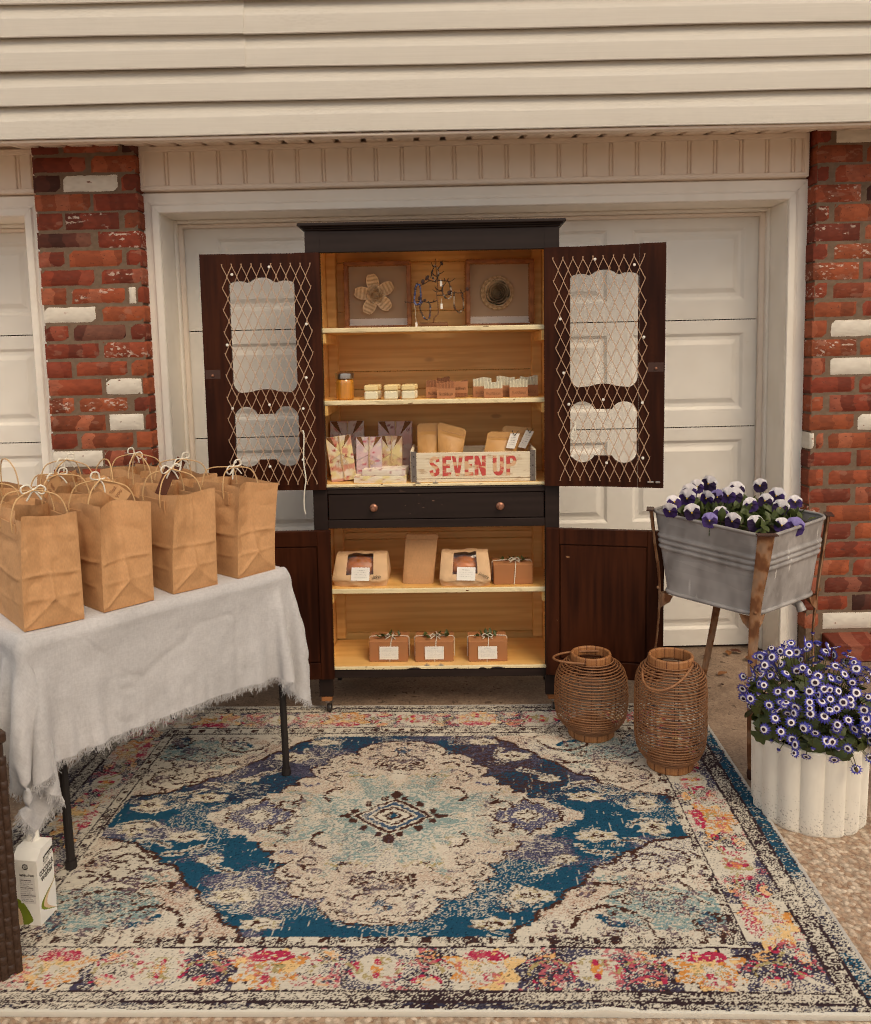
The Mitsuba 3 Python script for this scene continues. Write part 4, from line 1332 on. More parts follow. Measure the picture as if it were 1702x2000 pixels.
pouch('upright kraft pouch at the left end of the crate', [(0.414, 1.172), (0.502, 1.174), (0.416, 0.96), (0.50, 0.96)], 0.105, 0.022)
pouch('kraft pouch leaning right, second in the crate', [(0.498, 1.180), (0.615, 1.147), (0.500, 0.96), (0.580, 0.957)], 0.088, 0.024)
pouch('front tilted kraft pouch with a white tag at the right of the crate', [(0.702, 1.138), (0.832, 1.132), (0.668, 0.98), (0.795, 0.97)], 0.080, 0.022)
pouch('rear tilted kraft pouch with a white tag, rightmost in the crate', [(0.766, 1.158), (0.892, 1.144), (0.740, 0.98), (0.835, 0.965)], 0.125, 0.018)
for label, q, y in (('white hang tag on the front tilted pouch', [(0.791, 1.131), (0.828, 1.130), (0.771, 1.073), (0.806, 1.070)], 0.083), ('white hang tag on the rearmost right pouch', [(0.857, 1.140), (0.889, 1.134), (0.823, 1.072), (0.853, 1.066)], 0.118)):
    t = thing('hang_tag', label, 'tag', None)
    q = np.array(q)
    v = np.array([[q[0, 0], y, q[0, 1]], [q[1, 0], y, q[1, 1]], [q[3, 0], y - 0.008, q[3, 1]], [q[2, 0], y - 0.008, q[2, 1]]])
    vb = v + [0, 0.003, 0]
    part(t, 'card', cab((np.vstack([v, vb]), np.array([[0, 3, 2, 1], [4, 5, 6, 7], [0, 1, 5, 4], [1, 2, 6, 5], [2, 3, 7, 6], [3, 0, 4, 7]]))), 'm_white')
    c = (v[0] + v[1]) / 2 + [-0.001, -0.002, -0.008]
    part(t, 'black_tie', cab(MB().add(tube(smooth_path([c + [-0.012, -0.001, 0.020], c + [-0.004, -0.003, 0.006], c, c + [0.006, -0.003, 0.010], c + [0.014, 0, 0.018]], 16), 0.0014, 5))), 'm_dark')
    lines = MB()
    for k in range(5):
        a = v[0] * (0.75 - 0.12 * k) + v[3] * (0.25 + 0.12 * k)
        b = v[1] * (0.75 - 0.12 * k) + v[2] * (0.25 + 0.12 * k)
        lines.add(tube([a * 0.8 + b * 0.2 + [0, -0.0012, 0], a * 0.2 + b * 0.8 + [0, -0.0012, 0]], 0.0006, 4))
    part(t, 'printed_lines', cab(lines), 'm_vc', color=(0.30, 0.28, 0.30))


# ------------------------------------------------------------------ lower shelf: bakery bags, paper bag, gift boxes
def bakery_bag(label, x, y, w, h, name_text, seed):
    t = thing('bakery_bag', label, 'bakery bag', 'window bakery bags on the lower shelf')
    d = 0.15
    r = np.random.default_rng(seed)
    prof = [(0.004, 0.0), (-0.006, 0.020 * h / 0.13), (-0.010, 0.034), (0.010, h * 0.62), (0.030, h * 0.93), (0.052, h), (0.095, h * 0.97), (0.140, h * 0.6), (0.150, 0.03), (0.140, 0.0)]
    pr = smooth_path([(a, b, 0) for a, b in prof], 46)[:, :2]

    def fn(u, v):
        k = v * (len(pr) - 1)
        yy = np.interp(k, np.arange(len(pr)), pr[:, 0])
        zz = np.maximum(np.interp(k, np.arange(len(pr)), pr[:, 1]), 0)
        e = np.abs(2 * u - 1)
        squeeze = 1 - 0.13 * np.clip((zz - 0.035) / h, 0, 1) * (1 + 0.5 * np.sin(seed + u * 3)) - 0.06 * np.clip((0.03 - zz) / 0.03, 0, 1)
        wr = 0.013 * (meshkit.fbm(np.stack([u * 5, v * 7, 0 * u + seed], 1), 3) - 0.5)
        return np.stack([(u - 0.5) * w * squeeze, yy + wr + 0.012 * e ** 6 * (0.075 - yy) / 0.075, zz + wr * (zz > 0.004) * 0.8], 1)

    (v, f), uv = grid(fn, 33, 46)
    P = place_at(x, y, Z4, -2)
    fc = uv[f].mean(1)
    win = (fc[:, 0] > 0.235) & (fc[:, 0] < 0.735) & (fc[:, 1] > 0.27) & (fc[:, 1] < 0.52)
    part(t, 'paper', P((v, f[~win])), 'm_vc', smooth=True, color=np.array([0.62, 0.41, 0.235]) * (0.9 + 0.2 * meshkit.noise(v * 40)[:, None]))
    part(t, 'window', P((v, f[win])), 'm_clear', smooth=True)
    for s in (0, 1):
        ends = v[uv[:, 0] == s]
        c = ends.mean(0) + [(-0.004 if s == 0 else 0.004), 0, 0]
        part(t, 'end_fold', P((np.vstack([ends, c]), np.array([[i, (i + 1) % len(ends), len(ends)] for i in range(len(ends))]))), 'm_vc', color=(0.58, 0.38, 0.21))
    lv, lf = ball((0, 0.070, 0.060), 1.0, 3, (w * 0.36, 0.052, 0.050))
    lv = lv + 0.006 * (meshkit.fbm(lv * 60 + seed, 3)[:, None] - 0.5) * np.sign(lv - [0, 0.07, 0.06])
    col = np.array([0.42, 0.13, 0.03]) * (0.35 + 1.2 * meshkit.fbm(lv * 40 + seed, 3)[:, None])
    part(t, 'loaf', P((lv, lf)), 'm_vcs', smooth=True, color=col)
    a, b = -0.030 if seed == 2 else -0.022, 0.004
    lab = np.array([[-0.034, -0.0125, 0.030], [0.040, -0.0125, 0.028], [0.042, 0.0075, 0.078], [-0.032, 0.0070, 0.080]]) + [0, -0.004, 0]
    m, luv = grid(lambda u, v2: ((1 - v2)[:, None] * ((1 - u)[:, None] * lab[0] + u[:, None] * lab[1]) + v2[:, None] * ((1 - u)[:, None] * lab[3] + u[:, None] * lab[2])), 6, 5)
    part(t, 'paper_label', P(m), 'm_white')
    ln = MB()
    nrm = np.array([0, -0.93, 0.36]) * 0.0012
    for k in range(4):
        q = 0.78 - 0.17 * k
        p0, p1 = (1 - q) * lab[0] + q * lab[3], (1 - q) * lab[1] + q * lab[2]
        wd = (0.28, 0.72) if k == 0 else (0.15, 0.85)
        ln.add(tube([p0 + (p1 - p0) * wd[0] + nrm, p0 + (p1 - p0) * wd[1] + nrm], 0.0008 if k == 0 else 0.0004, 4))
    part(t, 'printed_lines', P(ln), 'm_vc', color=(0.42, 0.40, 0.38))
    o = np.array([0.052, -0.0155, 0.036 if seed == 2 else 0.052])
    rt = np.array([1, 0, 0.1 if seed == 2 else -0.45])
    rt /= np.linalg.norm(rt)
    un = np.cross(rt, np.array([0, -0.96, 0.28]))
    un = -un / np.linalg.norm(un)
    if un[2] < 0:
        un = -un
    part(t, 'handwriting', P(text_on(name_text, 0.013, o, rt, un, 0.002, fit=0.036 if seed == 2 else 0.044)), 'm_dark')
    return t


bakery_bag('kraft bakery bag with a window and a loaf inside, left of the paper bag', 0.172, 0.045, 0.226, 0.128, 'John', 2)
bakery_bag('kraft bakery bag with a window and a loaf inside, right of the paper bag', 0.600, 0.030, 0.208, 0.134, 'Annette', 6)


def crease_bag(P, t, w, d, h, r, mat='m_kraft', lean=0.0, closed=False, nm='paper', seed=1):
    """A paper bag, wide faces w, gussets d, height h; origin at the middle of its base."""
    nu, nv = 31, 64

    def side(kind, s):
        def fn(u, v):
            if kind == 'wide':
                x, y = (u - 0.5) * w, np.full_like(u, s * d / 2)
            else:
                x, y = np.full_like(u, s * w / 2), (u - 0.5) * d
            z = v * h
            c = np.abs(2 * u - 1)
            n = 0.022 * (meshkit.fbm(np.stack([u * 2.2 + 9 * s, v * 2.8, 0 * u + seed], 1), 3) - 0.5) + 0.011 * (np.abs(meshkit.noise(np.stack([u * 4 + s, v * 6, 0 * u + seed + 4], 1)) - 0.5) - 0.2)
            hc = 0.47 + 0.008 * np.sin(u * 4 + seed)
            crease = 0.0052 * np.exp(-np.abs(v - hc) / 0.013) - 0.0014 * np.exp(-np.abs(v - hc + 0.03) / 0.02)
            env = np.clip(v * 8, 0, 1) * np.clip((1 - c) * 5, 0.0, 1)
            off = (n + crease) * env
            if kind == 'gusset':
                ap = d * 0.50 / h
                tri = v < ap * (1 - c)
                off += np.where(tri, -0.004 + 0.010 * v / ap, -0.010 * np.clip((1 - c) * 1.5, 0, 1) * np.clip((v - ap * (1 - c)) / 0.25, 0, 1) - 0.022 * (1 - c) * np.clip((v - ap) / 0.5, 0, 1.3))
                off += 0.0055 * np.exp(-np.abs(v - ap * (1 - c)) / 0.014) * np.clip((1 - c) * 8, 0, 1) * np.clip(v * 20, 0, 1)
                off += 0.0045 * np.exp(-np.abs(v - ap * 1.02) / 0.013) * np.clip((1 - c) * 5, 0, 1)
                off += 0.0055 * np.exp(-c / 0.05) * (v > ap)
            else:
                off += 0.0025 * np.exp(-np.abs(v - 0.24) / 0.010) * np.clip((1 - c) * 5, 0, 1)
            bulge = 0.010 * np.sin(np.pi * np.clip(v, 0, 1)) * (1 - c ** 2)
            if kind == 'wide':
                y = y + s * (off + bulge)
                x = x * (1 + 0.02 * v)
            else:
                x = x + s * (off + 0.4 * bulge)
                x = x * (1 + 0.02 * v)
            z = z + np.clip(v - 0.8, 0, 0.2) * 5 * 0.006 * np.sin(u * 5 + 7 * s + seed)
            sw = v * v
            x = x + sw * (0.010 * np.sin(seed * 2.3) + 0.010 * np.sin(y * 30 + seed))
            y = y * (1 - 0.06 * sw * (1 + np.sin(seed))) + sw * (0.012 * np.sin(seed * 1.7) + 0.008 * np.sin(x * 22 + seed * 2))
            return np.stack([x, y + lean * z, z], 1)
        return fn

    for kind, s in (('wide', -1), ('wide', 1), ('gusset', -1), ('gusset', 1)):
        (v, f), uv = grid(side(kind, s), nu, nv)
        part(t, 'wide_side' if kind == 'wide' else 'gusset', P((v, f)), mat, smooth=True)
    part(t, 'base', P((np.array([[-w / 2, -d / 2, 0.001], [w / 2, -d / 2, 0.001], [w / 2, d / 2, 0.001], [-w / 2, d / 2, 0.001]]), np.array([[0, 3, 2, 1]]))), mat)


pb = thing('paper_bag', 'small closed brown paper bag leaning between two bakery bags', 'paper bag')
Pb = place_at(0.408, 0.105, Z4, -3)
nu, nv = 17, 30


def pbag(s):
    def fn(u, v):
        t_ = np.clip((1 - v) / 0.85, 0, 1) ** 0.8
        c = np.abs(2 * u - 1)
        wr = 0.003 * (meshkit.fbm(np.stack([u * 5, v * 7, 0 * u + s], 1), 3) - 0.5)
        cr = 0.002 * np.exp(-((v - 0.36) / 0.02) ** 2)
        y = s * (0.030 * t_ * (1 - 0.35 * c ** 4) + wr + cr) + 0.02 * v
        return np.stack([(u - 0.5) * (0.126 + 0.006 * v) + 0.016 * v, y, v * 0.195], 1)
    return fn


part(pb, 'front', Pb(grid(pbag(-1), nu, nv)[0]), 'm_kraft', smooth=28)
part(pb, 'back', Pb(grid(pbag(1), nu, nv)[0]), 'm_kraft', smooth=28)
for s in (0, 1):
    a = [pbag(-1)(np.array([float(s)]), np.array([v]))[0] for v in np.linspace(0, 1, 12)]
    b = [pbag(1)(np.array([float(s)]), np.array([v]))[0] for v in np.linspace(0, 1, 12)]
    mid = [(p + q) / 2 + [0.008 * (1 if s == 0 else -1), 0, 0] for p, q in zip(a, b)]
    vv = np.array(a + mid + b)
    ff = [[i, i + 1, 12 + i + 1, 12 + i] for i in range(11)] + [[12 + i, 12 + i + 1, 24 + i + 1, 24 + i] for i in range(11)]
    part(pb, 'gusset', Pb((vv, np.array(ff))), 'm_kraft')
fold = np.array([[-0.049, 0.006, 0.172], [0.082, 0.006, 0.172], [0.083, 0.022, 0.201], [-0.048, 0.022, 0.201]])
part(pb, 'folded_top', Pb(MB().add(box(-0.049, 0.083, 0.009, 0.022, 0.176, 0.199, 0.003))), 'm_kraft')


def leaf_mesh(L_, w_, bend):
    def fn(u, v):
        hw = w_ * np.sin(np.pi * np.clip(u, 0.0, 1)) ** 0.8
        y = (v - 0.5) * 2 * hw
        return np.stack([u * L_, y, bend * u * u * L_ + 0.25 * np.abs(y)], 1)
    return grid(fn, 7, 5)[0]


def sprig(P, t, cx, cy, cz, seed, n=18, half=0.05):
    r = np.random.default_rng(seed)
    m, uvs = MB(), []
    for i in range(n):
        a = r.uniform(0, 360)
        x = cx + half * r.uniform(-1, 1)
        lf = leaf_mesh(r.uniform(0.020, 0.032), r.uniform(0.005, 0.0085), r.uniform(0.0, 0.5))
        q = xf(lf, RZ(a) @ RY(-r.uniform(0, 45)), (x, cy + 0.018 * r.uniform(-1, 1), cz + 0.002 + 0.006 * r.random()))
        m.add(q)
        uvs.append(np.tile([r.random() * (1.8 if r.random() < 0.25 else 0.6), 0.0], (len(q[0]), 1)))
    v, f = m.mesh()
    part(t, 'greenery', P((v, f)), 'm_leaf', smooth=True, uv=np.vstack(uvs))


def gift_box(label, x, y, deg, z, seed, card=True, w=0.158, d=0.118, h=0.086):
    t = thing('gift_box', label, 'gift box', 'kraft gift boxes tied with white string')
    P = place_at(x, y, z, deg)
    part(t, 'box', P(box(-w / 2, w / 2, 0, d, 0, h * 0.985, 0.002)), 'm_vc', color=(0.36, 0.152, 0.062))
    part(t, 'lid_flap', P(box(-w / 2 - 0.0008, w / 2 + 0.0008, -0.0012, d + 0.001, h * 0.955, h, 0.001)), 'm_vc', color=(0.40, 0.18, 0.078))
    r = np.random.default_rng(seed)
    o = 0.003
    loop = [[-w / 2 - o, d * 0.52, 0.002], [-w / 2 - o, d * 0.5, h], [-w / 2 + 0.004, d * 0.5, h + o], [0, d * 0.48, h + 0.008], [w / 2 - 0.004, d * 0.5, h + o], [w / 2 + o, d * 0.5, h - 0.003], [w / 2 + o, d * 0.52, 0.002]]
    sx = r.uniform(-0.004, 0.010)
    s1 = part(t, 'string', P(tube(loop, 0.0016, 6)), 'm_string')
    part(t, 'string', P(tube([[sx - 0.004, -o, 0.001], [sx, -o - 0.0006, h * 0.6], [sx + 0.003, -o + 0.001, h + 0.001], [sx + 0.004, 0.02, h + o], [sx + 0.006, d * 0.5, h + 0.010], [sx + 0.004, d - 0.01, h + o], [sx, d + o, h], [sx, d + o, 0.002]], 0.0018, 6)), 'm_string')
    bow = MB()
    for s in (-1, 1):
        q = smooth_path([[sx, d * 0.35, h + 0.012], [sx + s * 0.012, d * 0.30, h + 0.020], [sx + s * 0.022, d * 0.25, h + 0.012], [sx + s * 0.012, d * 0.28, h + 0.007], [sx, d * 0.35, h + 0.012]], 20)
        if s < 0 or seed % 2 == 0:
            bow.add(tube(q, 0.0016, 5))
        bow.add(tube(smooth_path([[sx, d * 0.35, h + 0.012], [sx + s * 0.012, d * 0.18, h + 0.010], [sx + s * 0.02, 0.012, h + 0.006]], 10), 0.0015, 5))
    part(t, 'bow', P(bow), 'm_string', smooth=True)
    sprig(P, t, sx + 0.002, d * 0.42, h + 0.002, seed)
    if card:
        cx = sx * 0.5 - 0.002
        lb = part(t, 'paper_label', P(box(cx - 0.039, cx + 0.039, -0.0048, -0.0036, 0.012, 0.066, 0.0003)), 'm_white')
        ln = MB()
        for k in range(7):
            hw = 0.014 if k == 0 else 0.029
            ln.add(box(cx - hw, cx + hw, -0.0053, -0.0049, 0.056 - 0.0058 * k, 0.0568 - 0.0058 * k + (0.001 if k == 0 else 0)))
        part(lb, 'printed_lines', P(ln), 'm_vc', color=(0.55, 0.53, 0.50))
    return t


gift_box('plain kraft gift box on the lower shelf beside the right bakery bag', 0.796, 0.052, 1, Z4, 50, card=False, h=0.082)
gift_box('kraft gift box with white label, leftmost on the cabinet floor', 0.281, 0.048, -1, Z5, 51)
gift_box('kraft gift box with white label, middle one on the cabinet floor', 0.470, 0.044, 0, Z5, 52)
gift_box('kraft gift box with white label, rightmost on the cabinet floor', 0.690, 0.040, 1, Z5, 54)

# ------------------------------------------------------------------ table, cloth and the kraft carrier bags
TD, TM = np.array([0.66521454, 0.74665228, 0]), np.array([-0.74665228, 0.66521454, 0])
TA = np.array([-1.0767, 2.1101, 0.0])


def tb(s, q, z):
    s, q, z = (np.atleast_1d(np.asarray(a, float)) for a in (s, q, z))
    s, q, z = np.broadcast_arrays(s, q, z)
    return TA + s[:, None] * TD + q[:, None] * TM + z[:, None] * np.array([0, 0, 1.0])


def tbm(m):
    v, f = m.mesh() if isinstance(m, MB) else m
    v = np.asarray(v, float)
    return tb(v[:, 0], v[:, 1], v[:, 2]), np.asarray(f)[:, ::-1]


S0, S1, Q0, Q1, ZTAB = -0.028, 0.862, -0.018, 0.850, 0.748
tbl = thing('card_table', 'dark legged square folding table under the grey cloth', 'table')
part(tbl, 'table_top', tbm(box(S0 + .004, S1 - .004, Q0 + .004, Q1 - .004, ZTAB - 0.028, ZTAB - 0.009, 0.006)), 'm_dark')
for a, b, c, d in ((S0 + .02, S1 - .02, Q0 + .02, Q0 + .035), (S0 + .02, S1 - .02, Q1 - .035, Q1 - .02), (S0 + .02, S0 + .035, Q0 + .036, Q1 - .036), (S1 - .035, S1 - .02, Q0 + .036, Q1 - .036)):
    part(tbl, 'apron', tbm(box(a, b, c, d, ZTAB - 0.065, ZTAB - 0.0225)), 'm_dark')
for (gx, gy), (s, q) in (((-0.533, 2.752), (0.838, 0.024)), ((-1.066, 2.246), (0.100, 0.080)), ((-1.066 - 0.545, 2.246 + 0.485), (0.060, 0.78)), ((-0.533 - 0.545, 2.752 + 0.485), (0.80, 0.78))):
    top = tb(s, q, ZTAB - 0.03)[0]
    bot = np.array([gx, gy, 0.014])
    lg = part(tbl, 'leg', tube([top, bot + (top - bot) * 0.03], 0.0120, 12), 'm_dark', smooth=30)
    part(lg, 'rubber_foot', tube([bot + (top - bot) * 0.034, bot], [0.0150, 0.0165], 12), 'm_dark', smooth=30)

rc = np.random.default_rng(77)
OS0, OS1, OQ0, OQ1 = 0.285, 0.235, 0.305, 0.30


def drape():
    """Hangs the cloth: particles on a grid, gravity, fixed lengths, the table as an obstacle."""
    h = 0.0185
    na_, nb_ = int((S1 - S0 + OS0 + OS1) / h) + 1, int((Q1 - Q0 + OQ0 + OQ1) / h) + 1
    a_ = S0 - OS0 + np.arange(na_) * h
    b_ = Q0 - OQ0 + np.arange(nb_) * h
    Aa, Bb = np.meshgrid(a_, b_, indexing='ij')
    ds, dq = np.maximum(S0 - Aa, 0) + np.maximum(Aa - S1, 0), np.maximum(Q0 - Bb, 0) + np.maximum(Bb - Q1, 0)
    r0 = np.hypot(ds, dq)
    P = np.stack([Aa, Bb, ZTAB + 0.0015 - 0.35 * r0 + 0.004 * (meshkit.fbm(np.stack([Aa * 9, Bb * 9, 0 * Aa], -1), 3) - 0.5)], -1)
    free = (r0 > 0)[..., None].astype(float)
    V_ = np.zeros_like(P)
    fams = []
    for di, dj, k in ((1, 0, 1.0), (0, 1, 1.0), (1, 1, 0.55), (1, -1, 0.55), (2, 0, 0.10), (0, 2, 0.10)):
        L0 = h * math.hypot(di, dj)
        I, J = np.meshgrid(np.arange(na_ - di), np.arange(max(0, -dj), nb_ - max(0, dj)), indexing='ij')
        I, J = I.ravel(), J.ravel()
        st = max(abs(di), 0) or abs(dj)
        key = (I // di if di else J // dj) % 2
        for par in (0, 1):
            m_ = key == par
            p_, q_ = I[m_] * nb_ + J[m_], (I[m_] + di) * nb_ + J[m_] + dj
            fams.append((p_, q_, L0, k))
    fr_ = free.reshape(-1, 1)
    dt = 0.016
    wind = np.zeros_like(P)
    nearc = (Aa < S0 + 0.02) & (Bb < Q0 + 0.02)
    wind[nearc] = [2.6, -0.2, 0]
    for step in range(150):
        V_ = (V_ + dt * (np.array([0, 0, -9.8]) + (wind if step < 70 else 0))) * free * (0.985 if step < 60 else 0.94)
        Q = P + dt * V_
        q = Q.reshape(-1, 3)
        for it in range(9):
            for p_, q_, L0, k in fams:
                d = q[q_] - q[p_]
                l = np.linalg.norm(d, axis=1, keepdims=True) + 1e-9
                wp, wq = fr_[p_], fr_[q_]
                c = k * (l - L0) / l * d / np.maximum(wp + wq, 1e-9)
                q[p_] += c * wp
                q[q_] -= c * wq
        Q = q.reshape(P.shape)
        e = 0.006
        ins = (Q[..., 0] > S0 - e) & (Q[..., 0] < S1 + e) & (Q[..., 1] > Q0 - e) & (Q[..., 1] < Q1 + e) & (Q[..., 2] < ZTAB) & (free[..., 0] > 0)
        top_ = ins & (Q[..., 2] > ZTAB - 0.012)
        Q[top_, 2] = ZTAB
        sd = ins & ~top_
        dd = np.stack([Q[..., 0] - S0 + e, S1 + e - Q[..., 0], Q[..., 1] - Q0 + e, Q1 + e - Q[..., 1]], -1)
        kmin = dd.argmin(-1)
        for kk, (ax, val) in enumerate(((0, S0 - e), (0, S1 + e), (1, Q0 - e), (1, Q1 + e))):
            mk = sd & (kmin == kk)
            Q[mk, ax] = val
        V_ = (Q - P) / dt
        P = Q
    return a_, b_, P


DA, DB, DP = drape()
DPL = [ndimage.spline_filter(DP[..., k]) for k in range(3)]


def cloth_point(a, b):
    """a, b: place on the flat cloth; returns where it hangs."""
    ia = np.clip((a - DA[0]) / (DA[1] - DA[0]), 0, len(DA) - 1)
    ib = np.clip((b - DB[0]) / (DB[1] - DB[0]), 0, len(DB) - 1)
    p = np.stack([ndimage.map_coordinates(DPL[k], [ia, ib], prefilter=False, mode='nearest') for k in range(3)], 1)
    p3 = np.stack([a * 2.6, b * 2.6, 0 * a], 1)
    wr = 0.011 * (meshkit.fbm(p3 * 2.2 + 3, 4) - 0.5) + 0.009 * (np.abs(meshkit.fbm(p3 * 3.4 + 11, 3) - 0.5) * 2 - 0.3) - 0.0045 * np.exp(-np.abs(meshkit.fbm(p3 * 1.5 + 31, 3) - 0.5) / 0.012)
    drop = np.clip((ZTAB - p[:, 2]) / 0.05, 0, 1)
    o = np.stack([np.where(a < S0, -1.0, np.where(a > S1, 1.0, 0)), np.where(b < Q0, -1.0, np.where(b > Q1, 1.0, 0)), 0 * a], 1)
    o /= np.maximum(np.linalg.norm(o, axis=1, keepdims=True), 1)
    p += o * (wr * drop)[:, None]
    p[:, 2] += 0.002 * (1 - drop)
    over = 1.0 - np.clip(np.minimum(np.minimum(a - DA[0], DA[-1] - a), np.minimum(b - DB[0], DB[-1] - b)) / 1e-9, -1e9, 1)
    return p


NA, NB = 200, 200
A0, A1, B0, B1 = DA[0], DA[-1], DB[0], DB[-1]
(cv, cf), cuv = grid(lambda u, v: cloth_point(A0 + (A1 - A0) * u, B0 + (B1 - B0) * v), NA, NB)
cl = thing('tablecloth', 'pale grey linen tablecloth with frayed hem draped over the folding table', 'tablecloth')
v, f = tbm((cv, cf))
part(cl, 'fabric', (v, f), 'm_linen', smooth=True, uv=np.stack([A0 + (A1 - A0) * cuv[:, 0], B0 + (B1 - B0) * cuv[:, 1]], 1))
fr = MB()
for side in range(4):
    for t_ in np.arange(0, 1, 1 / 950):
        u = t_ + rc.uniform(0, 1 / 950)
        if side == 0:
            a, b, e = A0 + (A1 - A0) * u, B0, (0, -1)
        elif side == 1:
            a, b, e = A0 + (A1 - A0) * u, B1, (0, 1)
        elif side == 2:
            a, b, e = A0, B0 + (B1 - B0) * u, (-1, 0)
        else:
            a, b, e = A1, B0 + (B1 - B0) * u, (1, 0)
        l = rc.uniform(0.012, 0.026) * (0.7 + 0.5 * math.sin(t_ * 140) ** 2)
        x = rc.normal(0, 0.005)
        tx = (e[1] != 0) * 1.0
        hem, inn = cloth_point(np.array([a, a - e[0] * 0.012]), np.array([b, b - e[1] * 0.012]))
        dr_ = (hem - inn) / (np.linalg.norm(hem - inn) + 1e-9)
        dr_ = dr_ * 0.6 + np.array([0, 0, -0.5])
        dr_ /= np.linalg.norm(dr_)
        p = np.array([hem - dr_ * 0.001, hem + dr_ * l * 0.5 + rc.normal(0, 0.002, 3), hem + dr_ * l + rc.normal(0, 0.004, 3)])
        fr.add(tube(p, [0.0010, 0.0009, 0.0006], 3, cap=False))
fv, ff = tbm(fr)
part(cl, 'fringe', (fv, ff), 'm_linen', uv=np.stack([fv[:, 0] * 3, fv[:, 2] * 3], 1), kind='stuff')

BAGS = [  # s, q, turn, handle tie, tag, label
    (0.100, 0.140, -7, 'bow', None, 'kraft carrier bag at the near corner of the table, leftmost in front'),
    (0.300, 0.140, 0, 'bow', 'tag', 'kraft carrier bag second from the left in the front row, with a long tag'),
    (0.530, 0.138, -5, 'bow', 'dark', 'kraft carrier bag third from the left in the front row'),
    (0.745, 0.134, 1, 'bow', None, 'kraft carrier bag at the right end of the front row, nearest the cabinet'),
    (0.085, 0.425, 4, 'bow', 'tag', 'kraft carrier bag behind the leftmost front one, with a square tag'),
    (0.300, 0.420, -6, 'bow', 'tag', 'kraft carrier bag in the middle row behind the second front one'),
    (0.520, 0.425, 3, None, None, 'kraft carrier bag in the middle row behind the third front one'),
    (0.735, 0.415, -3, 'bow', 'dark', 'kraft carrier bag in the middle row behind the rightmost front one'),
    (0.190, 0.695, 5, None, 'tag', 'kraft carrier bag in the back row at the left'),
    (0.455, 0.700, -4, 'bow', None, 'kraft carrier bag in the middle of the back row'),
    (0.715, 0.690, 4, 'bow', None, 'kraft carrier bag in the back row near the brick pillar')]
